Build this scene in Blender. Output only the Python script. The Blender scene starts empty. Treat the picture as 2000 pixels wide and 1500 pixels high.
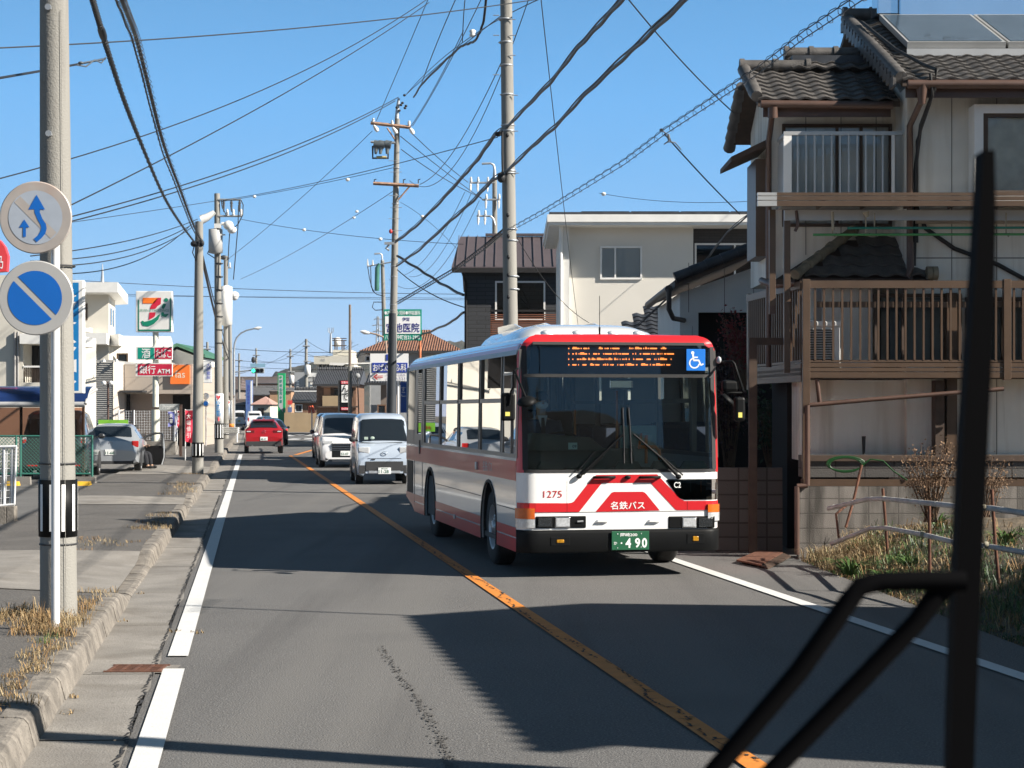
import bpy, math, random
from mathutils import Vector, Matrix, noise
random.seed(7)
R = math.radians
scene = bpy.context.scene
COL = scene.collection
# ---------------------------------------------------------------- camera, sky, sun, exposure
F, H, HY = 3700.0, 2.0, 800.0            # focal length and horizon measured on the 2000 px wide photograph
cd = bpy.data.cameras.new('camera'); cam = bpy.data.objects.new('camera', cd); COL.objects.link(cam)
cam.location = (0, 0, H); cam.rotation_euler = (R(90), 0, 0)
cd.sensor_width = 36; cd.lens = 36*F/2000; cd.shift_y = (HY-750)/2000
cd.clip_start = .05; cd.clip_end = 6000
cd.dof.use_dof = True; cd.dof.focus_distance = 24; cd.dof.aperture_fstop = 15
scene.camera = cam
SUN_AZ, SUN_EL = 110.0, 33.5
world = bpy.data.worlds.new('World'); scene.world = world; world.use_nodes = True
wn = world.node_tree; bg = wn.nodes['Background']
sky = wn.nodes.new('ShaderNodeTexSky'); sky.sky_type = 'NISHITA'; sky.sun_disc = False
sky.sun_elevation = R(SUN_EL); sky.sun_rotation = R(SUN_AZ); sky.air_density = .8; sky.dust_density = 0; sky.ozone_density = 10; sky.altitude = 500
# the clear winter sky of the photograph is a more even blue than the model's: blend in a blue that thins out towards the zenith
vm = wn.nodes.new('ShaderNodeVectorMath'); vm.operation = 'MULTIPLY_ADD'; vm.inputs[1].default_value = (1.05, .53, .2)
tcw = wn.nodes.new('ShaderNodeTexCoord'); sx_ = wn.nodes.new('ShaderNodeSeparateXYZ'); wn.links.new(tcw.outputs['Generated'], sx_.inputs[0])
mr = wn.nodes.new('ShaderNodeMapRange'); mr.inputs[1].default_value = .16; mr.inputs[2].default_value = .42; mr.inputs[3].default_value = 1; mr.inputs[4].default_value = .13
wn.links.new(sx_.outputs[2], mr.inputs[0])
vs_ = wn.nodes.new('ShaderNodeVectorMath'); vs_.operation = 'SCALE'; vs_.inputs[0].default_value = (.3, 2.4, 5.9); wn.links.new(mr.outputs[0], vs_.inputs['Scale'])
wn.links.new(sky.outputs[0], vm.inputs[0]); wn.links.new(vs_.outputs[0], vm.inputs[2])
wn.links.new(vm.outputs[0], bg.inputs[0]); bg.inputs[1].default_value = .061
sl = bpy.data.lights.new('sun', 'SUN'); sl.energy = 5.0; sl.angle = R(.5); sl.color = (1, .93, .83)
so = bpy.data.objects.new('sun', sl); COL.objects.link(so)
sdir = Vector((math.sin(R(SUN_AZ))*math.cos(R(SUN_EL)), math.cos(R(SUN_AZ))*math.cos(R(SUN_EL)), math.sin(R(SUN_EL))))
so.rotation_euler = (-sdir).to_track_quat('-Z', 'Y').to_euler(); so.location = (30, -10, 40)
scene.view_settings.view_transform = 'Standard'; scene.view_settings.look = 'None'
scene.view_settings.exposure = 1.12; scene.view_settings.gamma = 1
scene.render.engine = 'CYCLES'
scene.cycles.max_bounces = 7; scene.cycles.transparent_max_bounces = 16
scene.cycles.use_denoising = True
# ---------------------------------------------------------------- measuring helpers
def P(px, py, Y): return Vector(((px-1000)/F*Y, Y, H-(py-HY)/F*Y))
def G(px, py, z=0.0):
    Y = F*(H-z)/(py-HY); return Vector(((px-1000)/F*Y, Y, z))
def V(*a): return Vector(a)
# ---------------------------------------------------------------- materials
MATS = {}
def pm(name, c, rough=.6, metal=0, var=.1, scale=3.0, bump=0, bscale=60, coat=0, spec=.5, streak=0, emit=0, c2=None, detail=4):
    m = bpy.data.materials.new(name); m.use_nodes = True; n = m.node_tree; b = n.nodes['Principled BSDF']
    b.inputs['Roughness'].default_value = rough; b.inputs['Metallic'].default_value = metal
    b.inputs['Coat Weight'].default_value = coat; b.inputs['Coat Roughness'].default_value = .05
    b.inputs['Specular IOR Level'].default_value = spec
    tc = n.nodes.new('ShaderNodeNewGeometry')
    if var or c2:
        no = n.nodes.new('ShaderNodeTexNoise'); no.inputs['Scale'].default_value = scale; no.inputs['Detail'].default_value = detail
        if streak:
            mp = n.nodes.new('ShaderNodeMapping'); mp.inputs['Scale'].default_value = (1, 1, streak)
            n.links.new(tc.outputs['Position'], mp.inputs[0]); n.links.new(mp.outputs[0], no.inputs['Vector'])
        else: n.links.new(tc.outputs['Position'], no.inputs['Vector'])
        rp = n.nodes.new('ShaderNodeValToRGB'); rp.color_ramp.elements[0].position = .3; rp.color_ramp.elements[1].position = .7
        d = c2 if c2 else tuple(min(1, x*(1+var)) for x in c)
        e = c if c2 else tuple(x*(1-var) for x in c)
        rp.color_ramp.elements[0].color = (*e, 1); rp.color_ramp.elements[1].color = (*d, 1)
        n.links.new(no.outputs[0], rp.inputs[0]); n.links.new(rp.outputs[0], b.inputs['Base Color'])
    else: b.inputs['Base Color'].default_value = (*c, 1)
    if bump:
        n2 = n.nodes.new('ShaderNodeTexNoise'); n2.inputs['Scale'].default_value = bscale; n2.inputs['Detail'].default_value = 5
        n.links.new(tc.outputs['Position'], n2.inputs['Vector'])
        bp = n.nodes.new('ShaderNodeBump'); bp.inputs['Strength'].default_value = bump; bp.inputs['Distance'].default_value = .02
        n.links.new(n2.outputs[0], bp.inputs['Height']); n.links.new(bp.outputs[0], b.inputs['Normal'])
    if emit:
        b.inputs['Emission Color'].default_value = (*c, 1); b.inputs['Emission Strength'].default_value = emit
    MATS[name] = m; return m
def glass(name, tint, refl=1.0, ior=1.5, rough=0.0):
    m = bpy.data.materials.new(name); m.use_nodes = True; n = m.node_tree
    n.nodes.remove(n.nodes['Principled BSDF']); out = n.nodes['Material Output']
    t = n.nodes.new('ShaderNodeBsdfTransparent'); t.inputs[0].default_value = (*tint, 1)
    g = n.nodes.new('ShaderNodeBsdfGlossy'); g.inputs['Roughness'].default_value = rough; g.inputs[0].default_value = (refl, refl, refl, 1)
    f = n.nodes.new('ShaderNodeFresnel'); f.inputs[0].default_value = ior
    mx = n.nodes.new('ShaderNodeMixShader')
    n.links.new(f.outputs[0], mx.inputs[0]); n.links.new(t.outputs[0], mx.inputs[1]); n.links.new(g.outputs[0], mx.inputs[2])
    n.links.new(mx.outputs[0], out.inputs[0]); MATS[name] = m; return m
def mix_tex(m, kind, fac_lo, fac_hi, col, scale, amount=1.0, stretch=(1, 1, 1), detail=6, dist=0, rot=0):
    """lays a second colour over a material's base colour where a noise passes a threshold (stains, patches, specks)"""
    n = m.node_tree; b = n.nodes['Principled BSDF']; tc = n.nodes.new('ShaderNodeNewGeometry')
    mp = n.nodes.new('ShaderNodeMapping'); mp.inputs['Scale'].default_value = stretch; mp.inputs['Rotation'].default_value = (0, 0, rot)
    n.links.new(tc.outputs['Position'], mp.inputs[0])
    if kind == 'noise':
        t = n.nodes.new('ShaderNodeTexNoise'); t.inputs['Detail'].default_value = detail; t.inputs['Distortion'].default_value = dist; o = t.outputs[0]
    else:
        t = n.nodes.new('ShaderNodeTexVoronoi'); t.feature = kind; o = t.outputs['Distance']
    t.inputs['Scale'].default_value = scale; n.links.new(mp.outputs[0], t.inputs['Vector'])
    rp = n.nodes.new('ShaderNodeMapRange'); rp.inputs[1].default_value = fac_lo; rp.inputs[2].default_value = fac_hi; rp.inputs[4].default_value = amount
    n.links.new(o, rp.inputs[0])
    mx = n.nodes.new('ShaderNodeMix'); mx.data_type = 'RGBA'; mx.inputs[7].default_value = (*col, 1)
    old = b.inputs['Base Color']
    if old.links: n.links.new(old.links[0].from_socket, mx.inputs[6])
    else: mx.inputs[6].default_value = old.default_value
    n.links.new(rp.outputs[0], mx.inputs[0]); n.links.new(mx.outputs[2], b.inputs['Base Color'])
    return m
def brick_mat(name, c1, c2, mortar, bw, bh, ms=.01, rough=.8, plane='xz', bump=.4, offset=.5):
    m = pm(name, c1, rough, var=.0); n = m.node_tree; b = n.nodes['Principled BSDF']
    g = n.nodes.new('ShaderNodeNewGeometry'); sp = n.nodes.new('ShaderNodeSeparateXYZ'); cb = n.nodes.new('ShaderNodeCombineXYZ')
    n.links.new(g.outputs['Position'], sp.inputs[0])
    ad = n.nodes.new('ShaderNodeMath'); ad.operation = 'ADD'
    n.links.new(sp.outputs[0], ad.inputs[0]); n.links.new(sp.outputs[1], ad.inputs[1])
    n.links.new(sp.outputs[0] if plane == 'xz' else ad.outputs[0], cb.inputs[0]); n.links.new(sp.outputs[2], cb.inputs[1])
    t = n.nodes.new('ShaderNodeTexBrick'); t.offset = offset
    t.inputs['Scale'].default_value = 1; t.inputs['Brick Width'].default_value = bw; t.inputs['Row Height'].default_value = bh
    t.inputs['Mortar Size'].default_value = ms; t.inputs['Color1'].default_value = (*c1, 1); t.inputs['Color2'].default_value = (*c2, 1); t.inputs['Mortar'].default_value = (*mortar, 1)
    n.links.new(cb.outputs[0], t.inputs['Vector']); n.links.new(t.outputs[0], b.inputs['Base Color'])
    n2 = n.nodes.new('ShaderNodeTexNoise'); n2.inputs['Scale'].default_value = 70; n2.inputs['Detail'].default_value = 4
    n.links.new(g.outputs['Position'], n2.inputs['Vector'])
    s = n.nodes.new('ShaderNodeMath'); s.operation = 'MULTIPLY_ADD'; s.inputs[1].default_value = -1.5
    n.links.new(t.outputs['Fac'], s.inputs[0]); n.links.new(n2.outputs[0], s.inputs[2])
    bp = n.nodes.new('ShaderNodeBump'); bp.inputs['Strength'].default_value = bump; bp.inputs['Distance'].default_value = .01
    n.links.new(s.outputs[0], bp.inputs['Height']); n.links.new(bp.outputs[0], b.inputs['Normal'])
    return m
# ---------------------------------------------------------------- mesh builder
class MB:
    def __init__(s): s.v = []; s.f = []; s.mi = []; s.sm = []; s.mats = []; s.cur = 0
    def mat(s, m):
        if m not in s.mats: s.mats.append(m)
        s.cur = s.mats.index(m); return s
    def add(s, vs, fs, smooth=False):
        o = len(s.v); s.v += [tuple(x) for x in vs]
        for f in fs: s.f.append(tuple(i+o for i in f)); s.mi.append(s.cur); s.sm.append(smooth)
        return s
    def quad(s, *p): return s.add(p, [tuple(range(len(p)))])
    def box(s, x0, x1, y0, y1, z0, z1, M=None):
        vs = [Vector((x, y, z)) for x in (x0, x1) for y in (y0, y1) for z in (z0, z1)]
        if M: vs = [M @ q for q in vs]
        return s.add(vs, [(0, 1, 3, 2), (4, 6, 7, 5), (0, 4, 5, 1), (2, 3, 7, 6), (0, 2, 6, 4), (1, 5, 7, 3)])
    def hexa(s, a, b):      # two quads (lists of 4 points) joined
        return s.add(list(a)+list(b), [(3, 2, 1, 0), (4, 5, 6, 7)]+[(i, (i+1) % 4, (i+1) % 4+4, i+4) for i in range(4)])
    def prism(s, poly, d, smooth=False):   # polygon of 3-D points pushed along d
        n = len(poly); d = Vector(d); vs = [Vector(q) for q in poly]
        s.add(vs+[q+d for q in vs], [tuple(range(n))[::-1], tuple(range(n, 2*n))])
        return s.add(vs+[q+d for q in vs], [(i, (i+1) % n, (i+1) % n+n, i+n) for i in range(n)], smooth)
    def tube(s, pts, r, n=8, r1=None, caps=True, smooth=True):
        pts = [Vector(q) for q in pts]; k = len(pts); rs = r if isinstance(r, (list, tuple)) else [r+((r1 if r1 is not None else r)-r)*i/max(1, k-1) for i in range(k)]
        rings = []; up = None
        for i, q in enumerate(pts):
            t = (pts[min(i+1, k-1)]-pts[max(i-1, 0)])
            t = t.normalized() if t.length > 1e-9 else Vector((0, 0, 1))
            if up is None: up = Vector((0, 0, 1)) if abs(t.z) < .9 else Vector((1, 0, 0))
            a = t.cross(up).normalized(); b = a.cross(t).normalized(); up = b
            rings += [q+(a*math.cos(2*math.pi*j/n)+b*math.sin(2*math.pi*j/n))*rs[i] for j in range(n)]
        fs = [(i*n+j, i*n+(j+1) % n, (i+1)*n+(j+1) % n, (i+1)*n+j) for i in range(k-1) for j in range(n)]
        s.add(rings, fs, smooth)
        if caps: s.add(rings[:n], [tuple(range(n))[::-1]]); s.add(rings[-n:], [tuple(range(n))])
        return s
    def lathe(s, prof, M=None, n=20, smooth=True):   # prof: (radius, height) about local z
        vs = []
        for r, z in prof:
            for j in range(n):
                q = Vector((r*math.cos(2*math.pi*j/n), r*math.sin(2*math.pi*j/n), z)); vs.append(M @ q if M else q)
        return s.add(vs, [(i*n+j, i*n+(j+1) % n, (i+1)*n+(j+1) % n, (i+1)*n+j) for i in range(len(prof)-1) for j in range(n)], smooth)
    def ball(s, c, rx, ry=None, rz=None, n=10, k=7):
        ry = ry or rx; rz = rz or rx; c = Vector(c); vs = []
        for i in range(k+1):
            a = math.pi*i/k
            for j in range(n): vs.append(c+Vector((rx*math.sin(a)*math.cos(2*math.pi*j/n), ry*math.sin(a)*math.sin(2*math.pi*j/n), rz*math.cos(a))))
        return s.add(vs, [(i*n+j, (i+1)*n+j, (i+1)*n+(j+1) % n, i*n+(j+1) % n) for i in range(k) for j in range(n)], True)
    def build(s, name, parent=None, mat=None, bevel=0, seg=2, local=False, solid=0):
        me = bpy.data.meshes.new(name); me.from_pydata(s.v, [], s.f)
        if mat: me.materials.append(mat)
        else:
            for m in s.mats: me.materials.append(m)
        if not mat: me.polygons.foreach_set('material_index', s.mi)
        me.polygons.foreach_set('use_smooth', s.sm)
        me.validate(); me.update()
        o = bpy.data.objects.new(name, me); COL.objects.link(o)
        if parent:
            o.parent = parent
            if not local and parent.type == 'EMPTY': o.matrix_parent_inverse = (Matrix.Translation(parent.location) @ parent.rotation_euler.to_matrix().to_4x4()).inverted()
        if bevel:
            b = o.modifiers.new('b', 'BEVEL'); b.width = bevel; b.segments = seg; b.limit_method = 'ANGLE'; b.angle_limit = R(40)
        return o
def tag(o, label, cat, group=None):
    o['label'] = label; o['category'] = cat
    if group: o['group'] = group
    return o
def thing(name, label, cat, loc=(0, 0, 0), rz=0, group=None):
    o = bpy.data.objects.new(name, None); COL.objects.link(o); o.location = loc; o.rotation_euler = (0, 0, rz); o.empty_display_size = .3
    return tag(o, label, cat, group)
def struct(o, kind='structure'): o['kind'] = kind; return o
def text_mesh(body, bold=0.0):
    c = bpy.data.curves.new('t', 'FONT'); c.body = body; c.offset = min(bold, .011 if any(ord(q) > 999 for q in body) else .03); c.resolution_u = 3; c.align_x = 'LEFT'
    o = bpy.data.objects.new('t', c); COL.objects.link(o); bpy.context.view_layer.update()
    me = bpy.data.meshes.new_from_object(o.evaluated_get(bpy.context.evaluated_depsgraph_get()))
    vs = [v.co.copy() for v in me.vertices]; fs = [tuple(p.vertices) for p in me.polygons]
    bpy.data.objects.remove(o); bpy.data.curves.remove(c); bpy.data.meshes.remove(me)
    return vs, fs
def letters(mb, body, C, w, h, Rv=(1, 0, 0), Uv=(0, 0, 1), bold=.0, shear=0):
    """writes body into the w x h box centred on C, spanned by the right and up vectors"""
    vs, fs = text_mesh(body, bold)
    if not vs: return mb
    x0 = min(q.x for q in vs); x1 = max(q.x for q in vs); y0 = min(q.y for q in vs); y1 = max(q.y for q in vs)
    C = Vector(C); Rv = Vector(Rv).normalized(); Uv = Vector(Uv).normalized()
    mb.add([C+Rv*(((q.x-x0)/(x1-x0)-.5)*w+shear*((q.y-y0)/(y1-y0)-.5)*h)+Uv*((q.y-y0)/(y1-y0)-.5)*h for q in vs], fs); return mb
def column(mb, body, C, w, h, gap=.12, Rv=(1, 0, 0), bold=0):
    n = len(body); ch = h/n
    for i, c in enumerate(body): letters(mb, c, Vector(C)+Vector((0, 0, h/2-ch*(i+.5))), w, ch*(1-gap), Rv, bold=bold)
    return mb
def slab(mb, O, U, W, N, t):    # a sheet spanned by U and W from O with thickness t along N
    O = Vector(O); U = Vector(U); W = Vector(W); N = Vector(N).normalized()*t
    return mb.hexa([O, O+U, O+U+W, O+W], [O+N, O+U+N, O+U+W+N, O+W+N])
def tile_roof(mb, O, U, W, tw=.27, tl=.25, amp=.035, inside=None):
    """a plane of overlapping wavy tiles: O eave corner, U along the eave, W up the slope"""
    O = Vector(O); U = Vector(U); W = Vector(W); u = U.normalized(); w = W.normalized(); N = u.cross(w); N = N if N.z > 0 else -N
    nu = max(1, round(U.length/tw)); nv = max(1, round(W.length/tl)); du = U.length/nu; dv = W.length/nv
    k = 6; prof = [0, .55, .95, .8, .25, -.1]
    for j in range(nv):
        for i in range(nu):
            if inside and not inside((i+.5)/nu, (j+.5)/nv): continue
            vs = []
            for a in range(k+1):
                z = prof[a % k]*amp; x = (i+a/k)*du
                vs += [O+u*x+w*(j*dv-.02)+N*(z+.0), O+u*x+w*(j*dv-.02)+N*(z+.03), O+u*x+w*((j+1)*dv+.01)+N*(z-.002)]
            fs = []
            for a in range(k): fs += [(3*a, 3*a+3, 3*a+4, 3*a+1)]
            mb.add(vs, fs)
            mb.add(vs, [(3*a+1, 3*a+4, 3*a+5, 3*a+2) for a in range(k)], True)
    return mb
def ridge(mb, A, B, r=.1, step=.42):
    A = Vector(A); B = Vector(B); L = (B-A).length; n = max(1, round(L/step))
    mb.tube([A, B], r, 10)
    for i in range(n+1):
        c = A.lerp(B, i/n); d = (B-A).normalized()*.035; mb.tube([c-d, c+d], r*1.22, 10)
    return mb
# ================================================================ setting: ground, road, pavement, hills
A = pm('asphalt', (.107, .104, .101), .82, var=.1, scale=.5, bump=.6, bscale=75)
mix_tex(A, 'noise', .52, .68, (.235, .228, .218), 62, .85, detail=3)
mix_tex(A, 'noise', .44, .3, (.035, .033, .031), 48, .85, detail=3)
mix_tex(A, 'noise', .46, .62, (.138, .133, .126), .55, .75, (1.9, .06, 1), rot=R(-8.5))
mix_tex(A, 'noise', .54, .66, (.078, .075, .073), .6, .6, (2.6, .09, 1), rot=R(-8.5))
mix_tex(A, 'noise', .58, .66, (.085, .082, .08), .22, .5, (1, 1, 1), detail=2)
LOT = pm('lot_asphalt', (.11, .107, .103), .85, var=.15, scale=.8, bump=.4, bscale=90)
mix_tex(LOT, 'noise', .5, .7, (.17, .165, .155), 80, .5, detail=2)
PAV = pm('pavement_asphalt', (.09, .084, .078), .88, var=.18, scale=1.2, bump=.6, bscale=70)
mix_tex(PAV, 'noise', .52, .68, (.22, .2, .175), 60, .7, detail=2)
mix_tex(PAV, 'noise', .42, .3, (.04, .036, .034), 50, .7, detail=2)
mix_tex(PAV, 'noise', .55, .75, (.07, .064, .06), .8, .7)
CONC = pm('old_concrete', (.225, .21, .19), .85, var=.2, scale=1.5, bump=.4, bscale=70)
mix_tex(CONC, 'noise', .5, .75, (.13, .115, .095), 1.3, .75, dist=1)
mix_tex(CONC, 'noise', .56, .66, (.12, .105, .09), 45, .5, detail=3)
KERB = pm('kerb_concrete', (.2, .18, .155), .9, var=.3, scale=5, bump=.45, bscale=45)
mix_tex(KERB, 'noise', .48, .7, (.07, .062, .054), 3.5, .85, dist=1.5)
mix_tex(KERB, 'noise', .55, .65, (.07, .065, .06), 60, .5, detail=3)
SOIL = pm('soil', (.07, .055, .04), .95, var=.35, scale=4, bump=.8, bscale=20, c2=(.13, .11, .08))
WLINE = pm('white_paint', (.6, .6, .59), .7, var=.05, scale=8, bump=.2)
mix_tex(WLINE, 'noise', .63, .72, (.35, .34, .33), 22, .5, detail=6)
YLINE = pm('orange_paint', (.58, .2, .028), .7, var=.12, scale=6, bump=.2)
mix_tex(YLINE, 'noise', .58, .7, (.34, .16, .06), 14, .4, detail=6)
TAR = pm('tar', (.025, .024, .024), .85, var=.2, scale=30)
GRASS_DRY = pm('dry_grass', (.25, .175, .085), .9, var=.35, scale=9)
GRASS_STRAW = pm('straw', (.34, .265, .15), .9, var=.3, scale=7)
LEAF_G = pm('green_leaf', (.06, .115, .028), .5, var=.4, scale=9)
LEAF_D = pm('dark_leaf', (.028, .06, .02), .5, var=.4, scale=7)
KX = lambda Y: -1.30-.135*Y            # foot of the kerb
GX = lambda Y: -.75-.137*Y             # gutter meets asphalt
WL = lambda Y: -.62-.1358*Y            # left edge line
YL = lambda Y: 2.99-.1535*Y            # orange centre line
RL = lambda Y: 5.94-.151*Y             # right edge line
RE = lambda Y: (4.62-.05*(Y-10) if Y < 15 else 4.36-.055*(Y-15) if Y < 26 else RL(Y)+1.75+max(0, .012*(Y-40)))   # edge of asphalt on the right
g = MB(); g.quad((-2600, -900, -.08), (2600, -900, -.08), (2600, 2600, -.08), (-2600, 2600, -.08)); struct(g.build('ground', mat=SOIL))
ys = [-14+i*4 for i in range(110)]
def strip(lo, hi, z, seg=ys):
    b = MB()
    for a, c in zip(seg, seg[1:]): b.quad((lo(a), a, z), (hi(a), a, z), (hi(c), c, z), (lo(c), c, z))
    return b
struct(strip(GX, RE, 0).build('road', mat=A))
sl_ = MB()
sl_.quad((-62, 146, .003), (22, 146, .003), (24, 186, .003), (-64, 186, .003)); struct(sl_.build('side_street', mat=A))
st = strip(lambda y: RE(y)-.02, lambda y: RE(y)+60, -.02, [24+i*6 for i in range(66)]); struct(st.build('roadside_ground', mat=LOT))
# gutter of concrete slabs with joints and a rusty grate
gm = MB().mat(CONC); y = 2.0; random.seed(3)
while y < 60:
    L = 3.1+random.uniform(-.3, .3); dz = random.uniform(-.003, .003)
    w = [GX(y+L*t)+random.uniform(-.035, .03) for t in (0, .25, .5, .75, 1)]
    for t in range(4):
        a, c = y+L*t/4, y+L*(t+1)/4-(.012 if t == 3 else 0)
        gm.quad((KX(a)-.03, a, .004+dz), (w[t], a, .008+dz), (w[t+1], c, .008+dz), (KX(c)-.03, c, .004+dz))
    y += L
while y < 240:
    gm.quad((KX(y)-.03, y, .006), (GX(y), y, .008), (GX(y+6), y+6, .008), (KX(y+6)-.03, y+6, .006)); y += 6
struct(gm.build('gutter'))
# broken dark edge where the asphalt meets the gutter
ed = MB(); y = 4.0
while y < 44:
    x = GX(y)+random.uniform(-.05, .01); w = random.uniform(.003, .016)
    n = y+random.uniform(.05, .16); ed.quad((x-w*.3, y, .0125), (x+w, y, .0125), (GX(n)+w*.6, n, .0125), (GX(n)-.02, n, .0125)); y = n
struct(ed.build('road_edge_crack', mat=TAR))
# markings
def line(name, cx, w, y0, y1, m, z, step=2.0):
    b = MB(); y = y0
    while y < y1:
        n = min(y+step, y1); b.quad((cx(y)-w/2, y, z), (cx(y)+w/2, y, z), (cx(n)+w/2, n, z), (cx(n)-w/2, n, z)); y = n
    return struct(b.build(name, mat=m))
line('edge_line', WL, .165, 3, 14.55, WLINE, .012); line('edge_line', WL, .165, 15.3, 84, WLINE, .012)
line('edge_line', RL, .165, 3, 70, WLINE, .012)
line('centre_line', YL, .15, 3, 82, YLINE, .012)
b = MB(); p0 = G(577, 889); p1 = G(618, 877)
b.quad(p0+V(-.1, 0, .012), p0+V(.1, 0, .012), p1+V(.1, 0, .012), p1+V(-.1, 0, .012)); struct(b.build('turn_lane_line', mat=YLINE))
# cracks in the centre line and the tarred stain down the lane
ck = MB(); random.seed(5); y = 6.0; off = 0
while y < 30:
    off += random.uniform(-.03, .03); off = max(-.05, min(.06, off)); n = y+random.uniform(.03, .09)
    if random.random() < .72:
        w = random.uniform(.003, .010); x = YL(y)+off
        ck.quad((x-w, y, .016), (x+w, y, .016), (YL(n)+off+w*.7+random.uniform(-.02, .02), n, .016), (YL(n)+off-w, n, .016))
        if random.random() < .15: ck.quad((x, y, .016), (x+.01, y+.02, .016), (x+random.choice((-1, 1))*.08, y+.03, .016), (x+random.choice((-1, 1))*.07, y+.02, .016))
    y = n
struct(ck.build('line_crack', mat=TAR))
sn = MB(); pts = [(740, 1262), (762, 1290), (785, 1325), (803, 1352), (826, 1382), (842, 1412), (860, 1445), (872, 1475), (884, 1499)]
STAIN = pm('oil_stain', (.085, .08, .075), .85, var=.35, scale=30)
random.seed(11)
for (xa, ya), (xb, yb) in zip(pts, pts[1:]):
    for t in range(46):
        f = random.random(); c = G(xa+(xb-xa)*f, ya+(yb-ya)*f); r = random.uniform(.003, .013); c.x += random.gauss(0, .022)
        ph = [random.uniform(.6, 1.2)*r for _ in range(6)]
        sn.quad(*[(c.x+ph[k]*math.cos(k*1.047), c.y+2.2*ph[k]*math.sin(k*1.047), .006) for k in range(6)])
struct(sn.build('tar_stain', mat=STAIN))
gd = MB()
for x0, x1, yy in ((562, 572, 850.5), (582, 592, 849.5), (601, 612, 849.5), (573, 585, 857.5), (596, 607, 857), (605, 616, 861), (640, 652, 853)):
    a = G(x0, yy-1.1, .012); c = G(x1, yy+1.1, .012); gd.quad((a.x, c.y, .012), (c.x, c.y, .012), (c.x, a.y, .012), (a.x, a.y, .012))
struct(gd.build('guide_dash', mat=WLINE))
# pavement (raised, dipping at two crossings) and kerb stones
def dip(Y):
    s = lambda a, b, t: max(0, min(1, (t-a)/(b-a)))
    return max(s(18.9, 19.9, Y)*(1-s(23.8, 24.6, Y)), s(36.5, 37.2, Y)*(1-s(39.5, 40.3, Y)), s(53.5, 54.3, Y)*(1-s(61, 61.8, Y)))
def pz(Y, d):
    k = max(0, 1-d/1.5); return .175-.135*dip(Y)*k+.012*noise.noise((d*.7, Y*.45, 3))
PW = 2.5
pv = MB().mat(PAV); N = 10; yy = [1.0+i*.5 for i in range(170)]
rows = [[(KX(y)-.20-PW*i/N, y, pz(y, .2+PW*i/N)) for i in range(N+1)] for y in yy]
pv.add([q for r in rows for q in r], [(j*(N+1)+i+1, j*(N+1)+i, (j+1)*(N+1)+i, (j+1)*(N+1)+i+1) for j in range(len(yy)-1) for i in range(N)], True)
pv.mat(CONC)
for ya, yb in ((19.4, 24.5), (36.4, 40.0), (53.5, 61.5)):     # concrete crossings
    ys2 = [ya+(yb-ya)*i/10 for i in range(11)]
    for a, c in zip(ys2, ys2[1:]):
        for i in range(N):
            d0, d1 = .2+PW*i/N, .2+PW*(i+1)/N
            pv.add([(KX(a)-d0, a, pz(a, d0)+.008), (KX(a)-d1, a, pz(a, d1)+.008), (KX(c)-d1, c, pz(c, d1)+.008), (KX(c)-d0, c, pz(c, d0)+.008)], [(0, 1, 2, 3)], True)
pv.mat(PAV)
for y in range(85, 235, 5): pv.quad((KX(y)-.2-PW, y, .17), (KX(y)-.2, y, .17), (KX(y+5)-.2, y+5, .17), (KX(y+5)-.2-PW, y+5, .17))
struct(pv.build('pavement'))
kb = MB(); y = 1.0; random.seed(9)
while y < 150:
    L = .6 if y < 60 else 2.0; e = .004 if y < 60 else .02; a, c = y+e, y+L-e; j = [random.uniform(-.005, .005) for _ in range(4)]
    def sec(Y, jx, jz):
        t = pz(Y, .0)+jz; x = KX(Y)+jx
        return [(x, Y, -.03), (x-.045, Y, max(.02, t-.035)), (x-.07, Y, t-.008), (x-.10, Y, t), (x-.22, Y, t+.004), (x-.22, Y, -.03)]
    s0 = sec(a, j[0], j[1]); s1 = sec(c, j[0]+j[2]*.4, j[1]+j[3]*.4)
    kb.add(s0+s1, [tuple(range(6)), tuple(range(11, 5, -1))]+[(i+1, i, i+6, i+7) for i in range(5)]); y += L
struct(kb.build('kerb', mat=KERB))
lt = MB(); 
for a, c in zip(ys[3:70], ys[4:71]): lt.quad((KX(a)-70, a, .13), (KX(a)-2.62, a, .13), (KX(c)-2.62, c, .13), (KX(c)-70, c, .13))
struct(lt.build('car_park', mat=LOT))
pl_ = MB(); zz = .137
pl_.quad(*[G(x, y, zz) for x, y in ((288, 922), (318, 922), (365, 889), (348, 889))]); struct(pl_.build('parking_line', mat=WLINE))
# drain grate in the gutter
RUST = pm('rust', (.075, .032, .02), .85, .2, var=.4, scale=14, c2=(.17, .075, .045))
c = G(268, 1309); dg = thing('drain_grate', 'rusty slotted steel drain grate set in the concrete gutter', 'drain grate', (c.x, c.y, 0))
f = MB()
for i in range(5): x = -.19+.095*i; f.box(c.x+x-.012, c.x+x+.012, c.y-.17, c.y+.17, .008, .02)
f.box(c.x-.22, c.x+.22, c.y-.19, c.y-.165, .008, .021); f.box(c.x-.22, c.x+.22, c.y+.165, c.y+.19, .008, .021)
f.build('frame', dg, RUST)
f = MB()
for i in range(12): yv = -.15+.027*i; f.box(c.x-.2, c.x+.2, c.y+yv-.006, c.y+yv+.006, .004, .0165)
f.build('bars', dg, RUST)
f = MB(); f.quad((c.x-.3, c.y-.22, .0115), (c.x+.3, c.y-.22, .0115), (c.x+.3, c.y+.22, .0115), (c.x-.3, c.y+.22, .0115)); f.build('surround', dg, CONC)
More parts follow.
